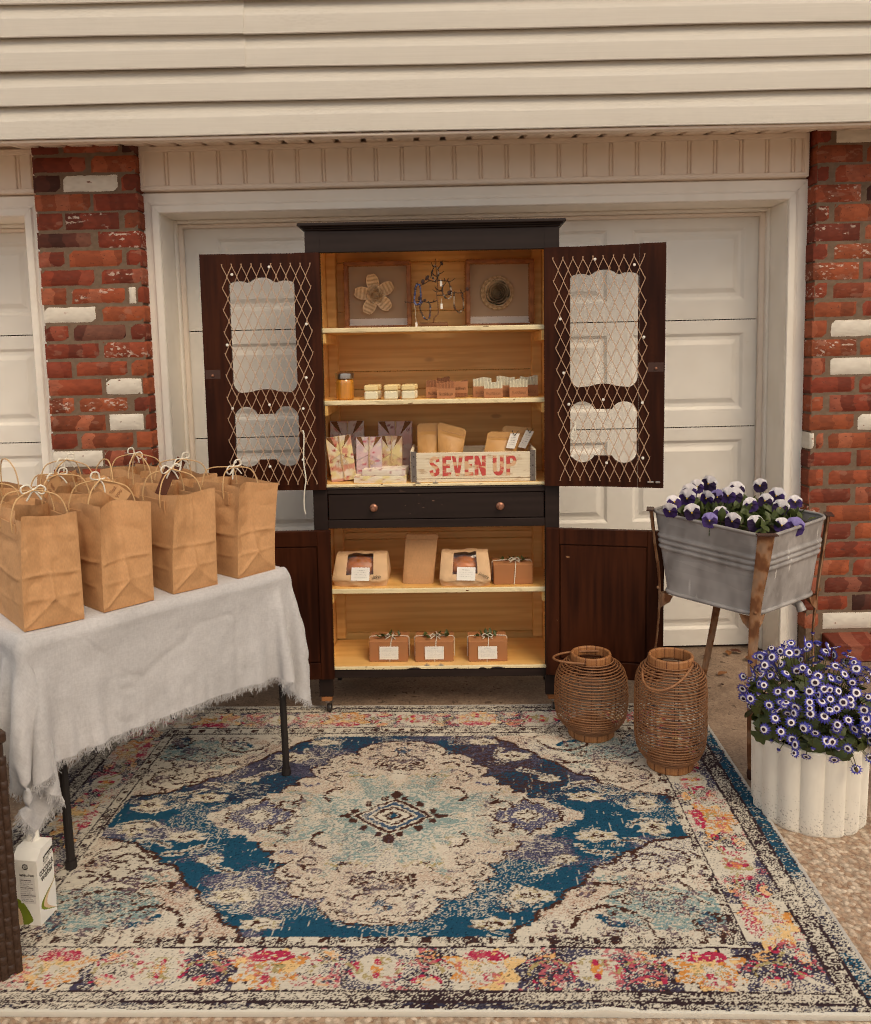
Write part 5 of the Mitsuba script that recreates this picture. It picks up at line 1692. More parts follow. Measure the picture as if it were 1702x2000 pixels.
for i, (s, q, turn, tie, tag, label) in enumerate(BAGS):
    t = thing('carrier_bag', label, 'paper bag', 'kraft carrier bags on the table')
    rb = np.random.default_rng(100 + i)
    Wb, Db, Hb = 0.252, 0.152 + rb.uniform(-.004, .004), 0.302 + rb.uniform(-.005, .005)
    base = tb(s, q, ZTAB + 0.004)[0]
    Rb = np.stack([-TM, TD, [0, 0, 1.0]], 1) @ RZ(turn)

    def P(m, Rb=Rb, base=base):
        v, f = m.mesh() if isinstance(m, MB) else m
        return base + np.asarray(v, float) @ Rb.T, f
    crease_bag(P, t, Wb, Db, Hb, rb, seed=i * 3.7 + 1)
    hx, top = 0.058, Hb + rb.uniform(0.046, 0.066)
    tie_p = np.array([rb.uniform(-.02, .02), rb.uniform(-.01, .01), top])
    for sgn in (-1, 1):
        y = sgn * (Db / 2 - 0.006)
        if tie:
            pts = [[-hx, y, Hb - 0.045], [-hx, y, Hb - 0.004], [-hx * 0.80, y * 0.72, Hb + 0.045], tie_p + [-0.004, sgn * 0.002, 0], tie_p + [0.004, sgn * 0.002, 0], [hx * 0.80, y * 0.72, Hb + 0.040], [hx, y, Hb - 0.004], [hx, y, Hb - 0.045]]
        else:
            pts = [[-hx, y, Hb - 0.045], [-hx, y, Hb - 0.004], [-hx * 0.85, y * 0.95, Hb + 0.05], [-0.02, y * 0.85, Hb + 0.085], [0.02, y * 0.85, Hb + 0.085], [hx * 0.85, y * 0.95, Hb + 0.05], [hx, y, Hb - 0.004], [hx, y, Hb - 0.045]]
        part(t, 'handle', P(tube(smooth_path(pts, 42), 0.0021, 7)), 'm_vc', smooth=True, color=(0.56, 0.36, 0.18))
        part(t, 'handle_patch', P(box(-0.085, 0.085, min(y - sgn * 0.0005, y - sgn * 0.003), max(y - sgn * 0.0005, y - sgn * 0.003), Hb - 0.062, Hb - 0.020, 0.0005)), 'm_kraft')
    if tie:
        bow = MB()
        a0 = rb.uniform(-40, 40)
        for sg, L_ in ((-1, 0.034), (1, 0.030)):
            lp = smooth_path([[0, 0, 0], [sg * L_ * .5, -.004, .014], [sg * L_, -.006, .006], [sg * L_ * .8, -.004, -.010], [0, 0, 0]], 22)
            bow.add(tube(xf((lp, None), RZ(90) @ RY(a0))[0] + tie_p, 0.0026, 5))
            tl = smooth_path([[0, 0, 0], [sg * .010, -.006, -.012], [sg * .020, -.007, -.034 + rb.uniform(-.008, .008)]], 12)
            bow.add(tube(xf((tl, None), RZ(90) @ RY(a0 * .4))[0] + tie_p, 0.0025, 5))
        bow.add(ball(tie_p, 0.0052, 1))
        part(t, 'string_bow', P(bow), 'm_string', smooth=True)
    if tag:
        w_, l_ = (0.040, 0.098) if i != 4 else (0.055, 0.080)
        col = (0.50, 0.28, 0.13) if tag == 'tag' else (0.10, 0.035, 0.02)
        nn = 10
        (gv, gf), guv = grid(lambda u, v: np.stack([(u - .5) * w_, 0.004 * np.sin(v * 3 + i) + 0.0 * u, -v * l_ + 0.004], 1), 4, nn)
        back = gv + [0, 0.0012, 0]
        M2 = RZ({1: 62, 4: 70, 5: 118, 8: 40}.get(i, 95)) @ RY({1: -52, 2: 38, 4: 48, 5: 50, 7: 40, 8: 30}.get(i, 40)) @ RX(-12)
        o = tie_p + [0, 0, -0.004]
        tk = part(t, 'tag', P((np.vstack([gv, back]) @ M2.T + o, np.vstack([gf, gf[:, ::-1] + len(gv)]))), 'm_vc', color=col)
        if tag == 'tag':
            for k, (wd, zz) in enumerate(((('Thank', 0.014)), ('you', 0.026))):
                tv, tf = text_on(wd, 0.010, (-w_ * 0.32, -0.0012, -0.05 - 0.018 * k), (1, 0, 0), (0, 0, 1), 0.0005, fit=w_ * 0.62)
                part(tk, 'handwriting', P((tv @ M2.T + o, tf)), 'm_vc', color=(0.30, 0.13, 0.06))


# ------------------------------------------------------------------ woven chair at the left edge and the drink carton
CK = np.array([-1.005, 1.842, 0.0])
CF, CI = -TD, TM          # along its side towards the viewer, and in towards the seat


def ch(m):
    v, f = m.mesh() if isinstance(m, MB) else m
    v = np.asarray(v, float)
    return CK + v[:, :1] * CF + v[:, 1:2] * CI + v[:, 2:] * np.array([0, 0, 1.0]), f


wc = thing('wicker_chair', 'dark brown woven armchair cropped by the left edge, its arm beside the carton', 'chair')
ZC = 0.612
part(wc, 'arm_frame', ch(box(0.004, 0.60, 0.004, 0.066, 0.014, ZC - 0.004, 0.004)), 'm_wicker', uv=(0, 0))
part(wc, 'seat', ch(box(0.03, 0.58, 0.07, 0.62, 0.20, 0.40, 0.03)), 'm_wicker', uv=(0, 0))
part(wc, 'far_arm', ch(box(0.004, 0.60, 0.63, 0.69, 0.014, ZC, 0.006)), 'm_wicker', uv=(0, 0))
part(wc, 'backrest', ch(box(0.53, 0.60, 0.07, 0.62, 0.30, 0.86, 0.02)), 'm_wicker', uv=(0, 0))
rw = np.random.default_rng(9)
cw, chh = 0.0165, 0.031


def bent(x0, x1, z0, z1, vert):
    def fn(u, v):
        b = np.sin(np.pi * (v if vert else u)) ** 0.6
        e = np.sin(np.pi * (u if vert else v)) ** 0.4
        return np.stack([x0 + (x1 - x0) * u, 0.0035 - 0.0045 * b * e - 0.0005, z0 + (z1 - z0) * v], 1)
    return grid(fn, 5, 5)[0]


for j in range(19):
    for i in range(8):
        z0 = 0.016 + j * chh * 0.97
        if z0 + chh > ZC - 0.03:
            continue
        vert = (i + j) % 2 == 0
        x0 = 0.001 + i * cw
        m_ = bent(x0 + (0.0 if not vert else 0.0008), x0 + cw - (0 if not vert else 0.0008), z0 - (0.006 if vert else -0.004), z0 + chh * 0.97 + (0.006 if vert else -0.004), vert)
        part(wc, 'strand', ch(m_), 'm_wicker', smooth=True, uv=(rw.uniform(0.25, 1), 0))
for i in range(9):                       # the wrapped arm top
    x0 = -0.002 + i * 0.020
    part(wc, 'top_strand', ch(box(x0, x0 + 0.0185, -0.003, 0.071, ZC - 0.026, ZC + 0.002 + 0.001 * (i % 2), 0.004)), 'm_wicker', uv=(rw.uniform(0.5, 1), 0))
more = MB()
for j in range(19):
    for i in range(8, 36):
        z0 = 0.016 + j * chh * 0.97
        if z0 + chh < ZC - 0.03:
            more.add(bent(0.001 + i * cw + 0.0006, 0.001 + (i + 1) * cw - 0.0006, z0 - 0.003, z0 + chh, (i + j) % 2 == 0))
part(wc, 'weave', ch(more), 'm_wicker', smooth=True, uv=(0.6, 0), kind='stuff')

kt = thing('drink_carton', 'white drink carton with green swirls standing on the rug by the chair', 'carton')
K0, K1, K2 = np.array([-1.105, 2.010]), np.array([-1.038, 2.000]), np.array([-1.027, 2.066])
K3 = K0 + K2 - K1
HC = 0.218
ux, uy = np.append(K1 - K0, 0) / np.linalg.norm(K1 - K0), np.append(K2 - K1, 0) / np.linalg.norm(K2 - K1)
wf, wsd = np.linalg.norm(K1 - K0), np.linalg.norm(K2 - K1)
bz = 0.0125
q4 = [K0, K1, K2, K3]
vb = [[*p, bz] for p in q4]
vm = [[*K0, HC - 0.028], [*K1, HC - 0.028], [*K2, HC - 0.004], [*K3, HC - 0.004]]
vt = [[*(K0 + (K3 - K0) * 0.30), HC - 0.006], [*(K1 + (K2 - K1) * 0.30), HC - 0.006]]
vv = np.array(vb + vm + vt)
ff = [[0, 1, 5], [0, 5, 4], [1, 2, 6], [1, 6, 5], [2, 3, 7], [2, 7, 6], [3, 0, 4], [3, 4, 7], [4, 5, 9], [4, 9, 8], [8, 9, 6], [8, 6, 7], [5, 6, 9], [4, 8, 7], [0, 3, 2], [0, 2, 1]]
part(kt, 'body', (vv, np.array(ff)), 'm_vcs', color=(0.74, 0.72, 0.67))
P0, P1 = np.array([*K0, bz]), np.array([*K1, bz])
upz = np.array([0, 0, 1.0])
nf, ns = np.cross(ux, upz), np.cross(uy, upz)


def on_front(x, z, e=0.0006):
    return P0 + ux * x + upz * z + nf * e


def on_side(x, z, e=0.0006):
    return P1 + uy * x + upz * z + ns * e


def patch(pts, fn, name, col, e=0.0006):
    pg = Polygon(pts).buffer(0)
    tri = trimesh.creation.triangulate_polygon(pg, engine='earcut')
    v = np.array([fn(a, b, e) for a, b in np.array(tri[0])])
    part(kt, name, (v, np.array(tri[1])), 'm_vcs', color=col)


GRN, TAN = (0.16, 0.20, 0.012), (0.62, 0.44, 0.27)
patch([(0, 0)] + [(wf * t, 0.060 * (1 - (t / 0.72) ** 2.2) + 0.012) for t in np.linspace(0, 0.70, 14)] + [(wf * 0.66, 0.010), (wf * 0.45, 0.0)], on_front, 'green_print', GRN)
patch([(0, 0.0)] + [(wf * 0.28 * math.sin(t) ** 1.0, 0.052 * math.cos(t)) for t in np.linspace(0, 1.57, 10)], on_front, 'tan_print', TAN, 0.0009)
sw = lambda k: [(wsd * (1 - 0.92 * math.sin(t) ** 1.3 * k), 0.005 + 0.088 * t / 3.14) for t in np.linspace(0.15, 3.0, 16)]
patch([(wsd * 0.995, 0.02)] + sw(1.0) + [(wsd * 0.995, 0.10)], on_side, 'green_print', GRN)
patch([(wsd * 0.995, 0.025)] + sw(0.84) + [(wsd * 0.995, 0.095)], on_side, 'tan_print', TAN, 0.0009)
patch([(wsd * 0.995, 0.03)] + sw(0.62) + [(wsd * 0.995, 0.09)], on_side, 'white_print', (0.72, 0.70, 0.66), 0.0012)
patch([(wf * .25, .060), (wf * .88, .060), (wf * .88, .132), (wf * .25, .132)], on_front, 'facts_panel', (0.62, 0.60, 0.57), 0.0010)
ln = MB()
for k in range(12):
    z = 0.124 - 0.0052 * k
    w2 = 0.52 if k % 4 else 0.60
    a, b = on_front(wf * .275, z, 0.0012), on_front(wf * (.275 + w2 * (0.75 + 0.25 * ((k * 7) % 3) / 2)), z, 0.0012)
    ln.add(tube([a, b], 0.0010 if k % 4 == 0 else 0.0004, 4))
part(kt, 'printed_lines', ln, 'm_vc', color=(0.10, 0.08, 0.08))
part(kt, 'lettering', text_on('Nutrition Facts', 0.006, on_front(wf * .26, .1345), ux, upz, 0.0004, bold=True, fit=wf * .60), 'm_dark')
tl_ = 0.18
sl = uy * math.cos(tl_) + upz * math.sin(tl_)
su = upz * math.cos(tl_) - uy * math.sin(tl_)
for wd, x, z, h, fit in (('coconut', 0.010, 0.128, 0.017, 0.066), ('water', 0.016, 0.112, 0.016, 0.050)):
    part(kt, 'lettering', text_on(wd, h, on_side(x * 0.8, z), sl, su, 0.0005, bold=True, fit=min(fit, wsd - x * 0.8 - 0.001)), 'm_vc', color=(0.10, 0.095, 0.085))
part(kt, 'lettering', text_on('organic', 0.007, on_side(0.024, 0.150), sl, su, 0.0004, fit=0.026), 'm_vc', color=(0.4, 0.38, 0.35))
patch([(0.026, 0.158), (wsd - 0.001, 0.167), (wsd - 0.001, 0.183), (0.026, 0.173)], on_side, 'black_label', (0.02, 0.017, 0.017), 0.0008)
part(kt, 'lettering', text_on('KIRKLAND', 0.008, on_side(0.028, 0.1615, 0.0011), sl, su, 0.0004, bold=True, fit=wsd - 0.031), 'm_white')
flap = [on_front(0.0, HC - bz - 0.030, 0.001), on_front(wf, HC - bz - 0.030, 0.001), on_front(wf * 0.60, HC - bz - 0.068, 0.004)]
part(kt, 'folded_flap', (np.array(flap + [p - nf * 0.004 for p in flap]), np.array([[0, 2, 1], [3, 4, 5], [0, 3, 5], [0, 5, 2], [2, 5, 4], [2, 4, 1]])), 'm_vcs', color=(0.70, 0.68, 0.63))
c0 = on_front(wf * .55, HC - bz - 0.043, 0.0042)
ring = tube([c0 + 0.0068 * (math.cos(t) * ux + math.sin(t) * upz) for t in np.linspace(0, 2 * np.pi, 20, endpoint=False)], 0.0013, 4, closed=True)
part(kt, 'round_emblem', ring, 'm_dark')
part(kt, 'emblem_mark', text_on('A', 0.006, c0 - 0.0022 * ux - 0.003 * upz, ux, upz, 0.0006), 'm_dark')
capc = (K3 * 0.62 + K0 * 0.10 + K2 * 0.28)
part(kt, 'screw_cap', lathe([(0.0005, HC + 0.015), (0.014, HC + 0.015), (0.0155, HC + 0.012), (0.0160, HC - 0.006), (0.0005, HC - 0.006)], 24, capc), 'm_white', smooth=35)

# ------------------------------------------------------------------ rattan lanterns
def lantern(label, c, prof, rc_, zc0, zc1, rb, hoops, hang, handle_r):
    t = thing('rattan_lantern', label, 'lantern', 'rattan lanterns on the rug')
    c = np.array(c)
    zg = 0.013
    pr = smooth_path([(a, b, 0) for a, b in prof], 200)[:, :2]
    s = np.concatenate([[0], np.cumsum(np.linalg.norm(np.diff(pr, axis=0), axis=1))])
    rl = np.random.default_rng(int(hoops * 10))
    for q in np.linspace(0, s[-1], hoops):
        r_, z = np.interp(q, s, pr[:, 0]), np.interp(q, s, pr[:, 1])
        a = np.linspace(0, 2 * np.pi, 44, endpoint=False)
        ph = rl.uniform(0, 6.28)
        rr_ = r_ * (1 + 0.006 * np.sin(a * 2 + ph) + 0.004 * np.sin(a * 5 + ph))
        part(t, 'hoop', tube(np.stack([c[0] + rr_ * np.cos(a), c[1] + rr_ * np.sin(a), zg + z + 0.0012 * np.sin(a + ph)], 1), 0.0024, 6, closed=True), 'm_rattan', smooth=True)
    for k in range(9):
        a = k * 2 * np.pi / 9 + 0.35
        part(t, 'upright_wire', tube([[c[0] + (q[0] - 0.0024) * math.cos(a), c[1] + (q[0] - 0.0024) * math.sin(a), zg + q[1]] for q in pr[::8]], 0.0012, 5), 'm_twig')
    w = 0.0055
    ring = lambda r_, a, b: lathe([(r_ - w, a + 0.004), (r_ - w * .5, a), (r_ + w * .5, a), (r_ + w, a + 0.004), (r_ + w, b - 0.005), (r_ + w * .6, b), (r_ - w * .6, b), (r_ - w, b - 0.005)], 64, c, closed=True)
    v, f = ring(rc_, zg + zc0, zg + zc1)
    part(t, 'collar', (v, f), 'm_wrap', smooth=True, uv=(c[0], c[1]))
    v, f = ring(rb, zg, zg + 0.030)
    part(t, 'base_ring', (v, f), 'm_wrap', smooth=True, uv=(c[0], c[1]))
    part(t, 'base_plate', lathe([(0.0005, zg + 0.006), (rb - 0.004, zg + 0.006), (rb - 0.004, zg + 0.011), (0.0005, zg + 0.011)], 40, c), 'm_rattan')
    g = lathe([(0.05, zg + 0.012), (0.052, zg + 0.016), (0.052, zg + zc0 * 0.80)], 40, c)
    part(t, 'glass_cylinder', g, 'm_clear', smooth=True)
    # cane handle, fallen to one side, hung from two wire loops on the collar
    (a0, a1, tipa, tipr, tipz) = hang
    zc = zg + (zc0 + zc1) / 2
    e0 = np.array([c[0] + (rc_ + w + .003) * math.cos(a0), c[1] + (rc_ + w + .003) * math.sin(a0), zc])
    e1 = np.array([c[0] + (rc_ + w + .003) * math.cos(a1), c[1] + (rc_ + w + .003) * math.sin(a1), zc])
    tip = np.array([c[0] + tipr * math.cos(tipa), c[1] + tipr * math.sin(tipa), zg + tipz])
    n = 26
    th = np.linspace(0, np.pi, n)
    mid = (e0 + e1) / 2
    hp = mid + np.cos(th)[:, None] * (e0 - mid) + np.sin(th)[:, None] ** 0.85 * (tip - mid)
    part(t, 'handle', tube(hp, 0.0043, 8), 'm_rattan', smooth=True)
    for e in (e0, e1):
        lo = MB()
        a = np.linspace(0, 2 * np.pi, 12, endpoint=False)
        for k in range(2):
            d = (e - [c[0], c[1], e[2]])
            d = d / np.linalg.norm(d)
            lo.add(tube(np.stack([e[0] + 0.008 * np.cos(a) * d[0], e[1] + 0.008 * np.cos(a) * d[1] + 0.003 * k, e[2] + 0.008 * np.sin(a)], 1), 0.0011, 4, closed=True))
        part(t, 'wire_loop', lo, 'm_twig')
    return t


lantern('shorter round rattan lantern in front of the cabinet door', (0.583, 3.009),
        [(0.088, 0.030), (0.112, 0.050), (0.130, 0.082), (0.136, 0.125), (0.136, 0.180), (0.131, 0.225), (0.116, 0.262), (0.092, 0.285), (0.082, 0.291)], 0.070, 0.284, 0.318, 0.082, 28, (math.radians(150 + 95), math.radians(40), math.radians(172), 0.135, 0.300), 0.12)
lantern('taller slim rattan lantern standing right of the shorter one', (0.809, 2.750),
        [(0.078, 0.030), (0.102, 0.050), (0.116, 0.085), (0.121, 0.135), (0.121, 0.270), (0.117, 0.318), (0.104, 0.350), (0.086, 0.368), (0.080, 0.373)], 0.071, 0.362, 0.400, 0.074, 37, (math.radians(-42), math.radians(138), math.radians(232), 0.150, 0.325), 0.12)


# ------------------------------------------------------------------ galvanized wash tub on rusty legs, planted with pansies
BQ = np.array([[1.082, 2.713], [1.410, 2.960], [1.180, 3.275], [0.850, 3.030]])
RQ = np.array([[1.093, 2.646], [1.452, 2.965], [1.197, 3.469], [0.838, 3.150]])
ZB, ZR = 0.555, 0.840


def tub_ring(t, bulge=0.0, n=96):
    q = BQ * (1 - t) + RQ * t
    c = q.mean(0)
    rr_ = 0.075
    pts = []
    for i in range(4):
        p, a, b = q[i], q[i - 1], q[(i + 1) % 4]
        d0, d1 = (a - p) / np.linalg.norm(a - p), (b - p) / np.linalg.norm(b - p)
        s, e = p + d0 * rr_, p + d1 * rr_
        for u in np.linspace(0, 1, 9):
            pts.append((1 - u) ** 2 * s + 2 * u * (1 - u) * p + u * u * e)
    pts = np.array(pts)
    cl_ = np.vstack([pts, pts[:1]])
    sl_ = np.concatenate([[0], np.cumsum(np.linalg.norm(np.diff(cl_, axis=0), axis=1))])
    k = np.linspace(0, sl_[-1], n, endpoint=False)
    out = np.stack([np.interp(k, sl_, cl_[:, 0]), np.interp(k, sl_, cl_[:, 1])], 1)
    dirs = out - c
    return out + bulge * dirs / np.linalg.norm(dirs, axis=1, keepdims=True)


def tub_wall(levels):
    v, f, n = [], [], 96
    for t, b in levels:
        r_ = tub_ring(t, b, n)
        v.append(np.column_stack([r_, np.full(n, ZB + (ZR - ZB) * t)]))
    m = len(levels)
    for i in range(m - 1):
        for k in range(n):
            l = (k + 1) % n
            f.append([i * n + k, i * n + l, (i + 1) * n + l, (i + 1) * n + k])
    return np.vstack(v), np.array(f)


tub = thing('wash_tub', 'square galvanized wash tub planter on four rusty splayed legs', 'planter tub')
lev = [(0.0, 0)] + [(t, 0.0) for t in np.linspace(0.03, 0.50, 6)]
for c0_ in (0.565, 0.635, 0.705):
    lev += [(c0_ + d, 0.0075 * math.cos(d / 0.034 * math.pi / 2) ** 0.8 if abs(d) < 0.034 else 0) for d in np.linspace(-0.034, 0.034, 7)]
lev += [(t, 0.0) for t in np.linspace(0.76, 1.0, 5)]
part(tub, 'wall', tub_wall(lev), 'm_zinc', smooth=True)
part(tub, 'inner_wall', tub_wall([(1.0, -0.003), (0.5, -0.003), (0.02, -0.003)]), 'm_zinc', smooth=True)
flo = tub_ring(0.02)
part(tub, 'floor', (np.vstack([np.column_stack([flo, np.full(96, ZB + 0.004)]), [[*flo.mean(0), ZB + 0.004]]]), np.array([[i, (i + 1) % 96, 96] for i in range(96)])), 'm_zinc')
for t_, z, rr_, b, nm in ((1.0, ZR, 0.0062, 0.001, 'rolled_rim'), (0.0, ZB + 0.003, 0.0078, 0.001, 'bottom_seam')):
    rg = tub_ring(t_, b)
    part(tub, nm, tube(np.column_stack([rg, np.full(96, z)]), rr_, 8, closed=True), 'm_zinc', smooth=True)
sp = np.array([1.30, 2.93, ZB - 0.014])
part(tub, 'drain_spout', tube([sp + [0, 0, 0.012], sp, sp + [0.020, -0.022, -0.012], sp + [0.028, -0.030, -0.034]], [0.013, 0.014, 0.0155, 0.0165], 14), 'm_zinc', smooth=35)
cen = RQ.mean(0)


def strip_leg(corner, pts, widths):
    """A pressed steel leg: a shallow V section that tapers along pts."""
    p = smooth_path(pts, 30)
    wv = np.interp(np.linspace(0, 1, 30), np.linspace(0, 1, len(widths)), widths)
    out = np.append(corner - cen, 0)
    out /= np.linalg.norm(out)
    tan = np.array([-out[1], out[0], 0])
    sec = [(-1, -0.34), (-0.72, -0.12), (0, 0.10), (0.72, -0.12), (1, -0.34), (0.70, -0.42), (0, -0.20), (-0.70, -0.42)]
    v, f = [], []
    for q, w_ in zip(p, wv):
        for a, b in sec:
            v.append(q + tan * a * w_ / 2 + out * b * w_ / 2)
    k = len(sec)
    for i in range(29):
        for j in range(k):
            l = (j + 1) % k
            f.append([i * k + j, i * k + l, (i + 1) * k + l, (i + 1) * k + j])
    f += [[0, 1, 2, 6], [0, 6, 7, 7], [2, 3, 4, 5], [2, 5, 6, 6]]
    o = 29 * k
    f += [[o + 6, o + 2, o + 1, o + 0], [o + 5, o + 4, o + 3, o + 2]]
    return np.array(v), np.array(f)


FEET = [(1.060, 2.664), (1.430, 2.985), (1.110, 3.330), (0.788, 3.032)]
for i in range(4):
    rq, bq, ft = RQ[i] + (cen - RQ[i]) * 0.045, BQ[i] + (cen - BQ[i]) * 0.05, np.array(FEET[i])
    o = (RQ[i] - cen) / np.linalg.norm(RQ[i] - cen)
    rq, bq = rq + o * 0.012, bq + o * 0.016
    pts = [[*rq, ZR + 0.006], [*(rq * 0.7 + bq * 0.3), ZR - 0.09], [*(rq * 0.12 + bq * 0.88), ZB + 0.03], [*(bq * 0.62 + ft * 0.38 - o * 0.012), 0.40], [*(bq * 0.25 + ft * 0.75 - o * 0.008), 0.20], [*(ft - o * 0.004), 0.075], [*ft, 0.03]]
    lg = part(tub, 'leg', strip_leg(RQ[i], pts, [0.056, 0.050, 0.038, 0.030, 0.028, 0.024, 0.020]), 'm_rust', smooth=35)
    part(lg, 'foot', tube([[*ft, 0.034], [*ft, 0.022], [*ft, 0.004], [*ft, 0.001]], [0.0125, 0.0145, 0.0125, 0.010], 12), 'm_twig', smooth=35)
    part(lg, 'hook', xf(box(-0.033, 0.033, -0.012, 0.016, -0.002, 0.004, 0.001), RZ(math.degrees(math.atan2(o[1], o[0])) - 90), (*(rq - o * 0.004), ZR + 0.006)), 'm_twig')
    for s_ in (-1, 1):
        a_ = np.append(BQ[(i + s_) % 4] - BQ[i], 0)
        a_ /= np.linalg.norm(a_)
        p0 = np.array([*(bq), ZB - 0.006])
        tri = np.array([p0 + [0, 0, 0], p0 + a_ * 0.060 + [0, 0, -0.001], p0 + a_ * 0.045 + [0, 0, -0.028], p0 + [0, 0, -0.062]])
        nn = np.cross(a_, [0, 0, 1]) * 0.0015
        part(tub, 'corner_bracket', (np.vstack([tri + nn, tri - nn]), np.array([[0, 1, 2, 3], [7, 6, 5, 4], [0, 4, 5, 1], [1, 5, 6, 2], [2, 6, 7, 3], [3, 7, 4, 0]])), 'm_rust')
    part(tub, 'bolt', ball((*(bq + o * 0.006), ZB + 0.012), 0.0062, 1), 'm_rust', smooth=True)
sr = tub_ring(0.86, -0.006)
cs = sr.mean(0)
vs_ = [[*cs, 0.812]]
fs_ = []
for k in range(1, 9):
    rr_ = cs + (sr - cs) * k / 8
    vs_ += np.column_stack([rr_, 0.798 + 0.018 * meshkit.fbm(np.column_stack([rr_ * 30, 0 * rr_[:, 0]]), 3)]).tolist()
for i in range(96):
    j = (i + 1) % 96
    fs_.append([0, 1 + i, 1 + j, 1 + j])
    for k in range(7):
        fs_.append([1 + k * 96 + i, 1 + (k + 1) * 96 + i, 1 + (k + 1) * 96 + j, 1 + k * 96 + j])
solo('potting_soil', 'dark potting soil inside the wash tub under the pansies', 'soil', (np.array(vs_), np.array(fs_)), 'm_vc', color=(0.035, 0.022, 0.015))

EYE = np.array([0.0, 0.0, CAM_H])


def frame_to(d, up_=(0, 0, 1)):
    d = np.asarray(d, float) / np.linalg.norm(d)
    x = np.cross(up_, d)
    x /= np.linalg.norm(x)
    return np.stack([x, np.cross(d, x), d], 1)


def petal_fan(a, L_, w_, back, c_in, c_out, lift=0.0, n=5, m=9, veins=None):
    def fn(u, v):
        th = (v - 0.5) * np.pi
        r_ = u * (1 - 0.10 * np.cos(th * 2) * 0 + 0.04 * np.sin(v * 19))
        x = r_ * w_ * np.sin(th) * (0.45 + 0.55 * u)
        y = r_ * L_ * (0.32 + 0.68 * np.cos(th) ** 0.7) * 1.0
        z = lift * u * u + back + 0.0022 * np.sin(v * 13 + a) * u
        return np.stack([x, y, z], 1)
    (v, f), uv = grid(fn, n, m)
    t = np.clip(uv[:, :1], 0, 1)
    w = np.clip((t - 0.45) / 0.35, 0, 1)
    return xf((v, f), RZ(a)), np.array(c_in) * (1 - w) + np.array(c_out) * w


def pansy(r_, pale):
    m = MB()
    s = r_.uniform(0.90, 1.12)
    whites = np.array([0.66, 0.62, 0.64]) if r_.random() < 0.72 else np.array([0.22, 0.18, 0.42])
    dp = np.array([0.030, 0.012, 0.055]) if not pale else np.array([0.07, 0.03, 0.13])
    pu = np.array([0.034, 0.015, 0.100]) if r_.random() < 0.6 else np.array([0.020, 0.008, 0.040])
    m.add(*petal_fan(27, 0.0305 * s, 0.0235 * s, -0.004, whites * 0.9, whites, -0.004))
    m.add(*petal_fan(-29, 0.0305 * s, 0.0235 * s, -0.0055, whites * 0.9, whites, -0.005))
    m.add(*petal_fan(108, 0.0285 * s, 0.0180 * s, -0.0015, dp * 0.5, pu, -0.002))
    m.add(*petal_fan(-110, 0.0285 * s, 0.0180 * s, -0.0020, dp * 0.5, pu, -0.003))
    m.add(*petal_fan(180, 0.029 * s, 0.026 * s, 0.0, dp * 0.4, pu, 0.002))
    m.add(ball((0, -0.001, 0.0022), 0.0027, 1, (1, 1.2, 0.6)), (0.62, 0.38, 0.04))
    m.add(tube(smooth_path([[0, 0, -0.003], [0, -0.004, -0.012], [0, -0.02, -0.02], [0, -0.055, -0.022]], 8), 0.0014, 4), (0.05, 0.075, 0.02))
    return m


PANS = [(0.963, 3.072, 0.882), (0.904, 3.035, 0.876), (0.937, 2.93, 0.855), (1.037, 3.183, 0.906), (1.037, 3.072, 0.88), (1.082, 3.084, 0.882), (1.127, 3.096, 0.884), (1.154, 3.096, 0.883), (1.04, 2.924, 0.852), (1.052, 2.843, 0.838),
        (1.181, 3.004, 0.863), (1.289, 3.195, 0.903), (1.25, 3.047, 0.87), (1.276, 2.973, 0.855), (1.313, 3.096, 0.879), (1.358, 3.035, 0.865), (1.124, 2.812, 0.832), (1.209, 2.8, 0.828), (1.25, 2.788, 0.825), (0.974, 2.849, 0.841), (1.092, 3.214, 0.912), (0.992, 3.134, 0.895), (0.880, 3.010, 0.846), (1.20, 3.20, 0.892), (1.12, 3.28, 0.89)]
pan = thing('pansy_plant', 'purple and white pansies growing in the galvanized tub', 'pansies')
rp = np.random.default_rng(8)
for i, p in enumerate(PANS):
    p = np.array(p) + [0, 0.01, 0.016]
    d = (EYE - p) / np.linalg.norm(EYE - p) * 0.9 + rp.normal(0, 0.22, 3) + [0, -0.05, -0.12]
    if i in (14, 11, 12):
        d = np.array([-0.55, -0.75, 0.25])
    R_ = frame_to(d) @ RZ(rp.normal(0, 9))
    m = pansy(rp, i in (1, 13, 22))
    v, f = m.mesh()
    part(pan, 'flower', (p + v @ R_.T, f), 'm_vc', smooth=True, color=m.color())
lm, lu = MB(), []
ring_in = tub_ring(0.9, -0.03)
for i in range(330):
    k = rp.integers(96)
    q = cs + (ring_in[k] - cs) * math.sqrt(rp.random()) * 0.93
    z = 0.815 + 0.05 * rp.random() * (1 - 0.5 * np.linalg.norm(q - cs) / 0.25)
    lf = leaf_mesh(rp.uniform(0.032, 0.055), rp.uniform(0.010, 0.016), rp.uniform(-0.3, 0.6))
    mm = xf(lf, RZ(rp.uniform(0, 360)) @ RY(-rp.uniform(5, 70)), (*q, z))
    lm.add(mm)
    lu.append(np.tile([min(1.6, rp.random() * (2.2 if rp.random() < 0.12 else 0.8)), 0], (len(mm[0]), 1)))
part(pan, 'foliage', lm, 'm_leaf', smooth=True, uv=np.vstack(lu), kind='stuff')

# ------------------------------------------------------------------ fluted white pot with blue and white daisies
pot = thing('fluted_pot', 'white fluted concrete pot with grime near its foot', 'plant pot')
PC = np.array([1.168, 2.478])
NF, nseg, RP, HP = 15, 240, 0.172, 0.262
ang = np.arange(nseg) / nseg * 2 * np.pi


def flute(r_, depth):
    w_ = np.abs(np.sin(ang * NF / 2 + 0.4)) ** 0.75
    return r_ - depth * (1 - w_)


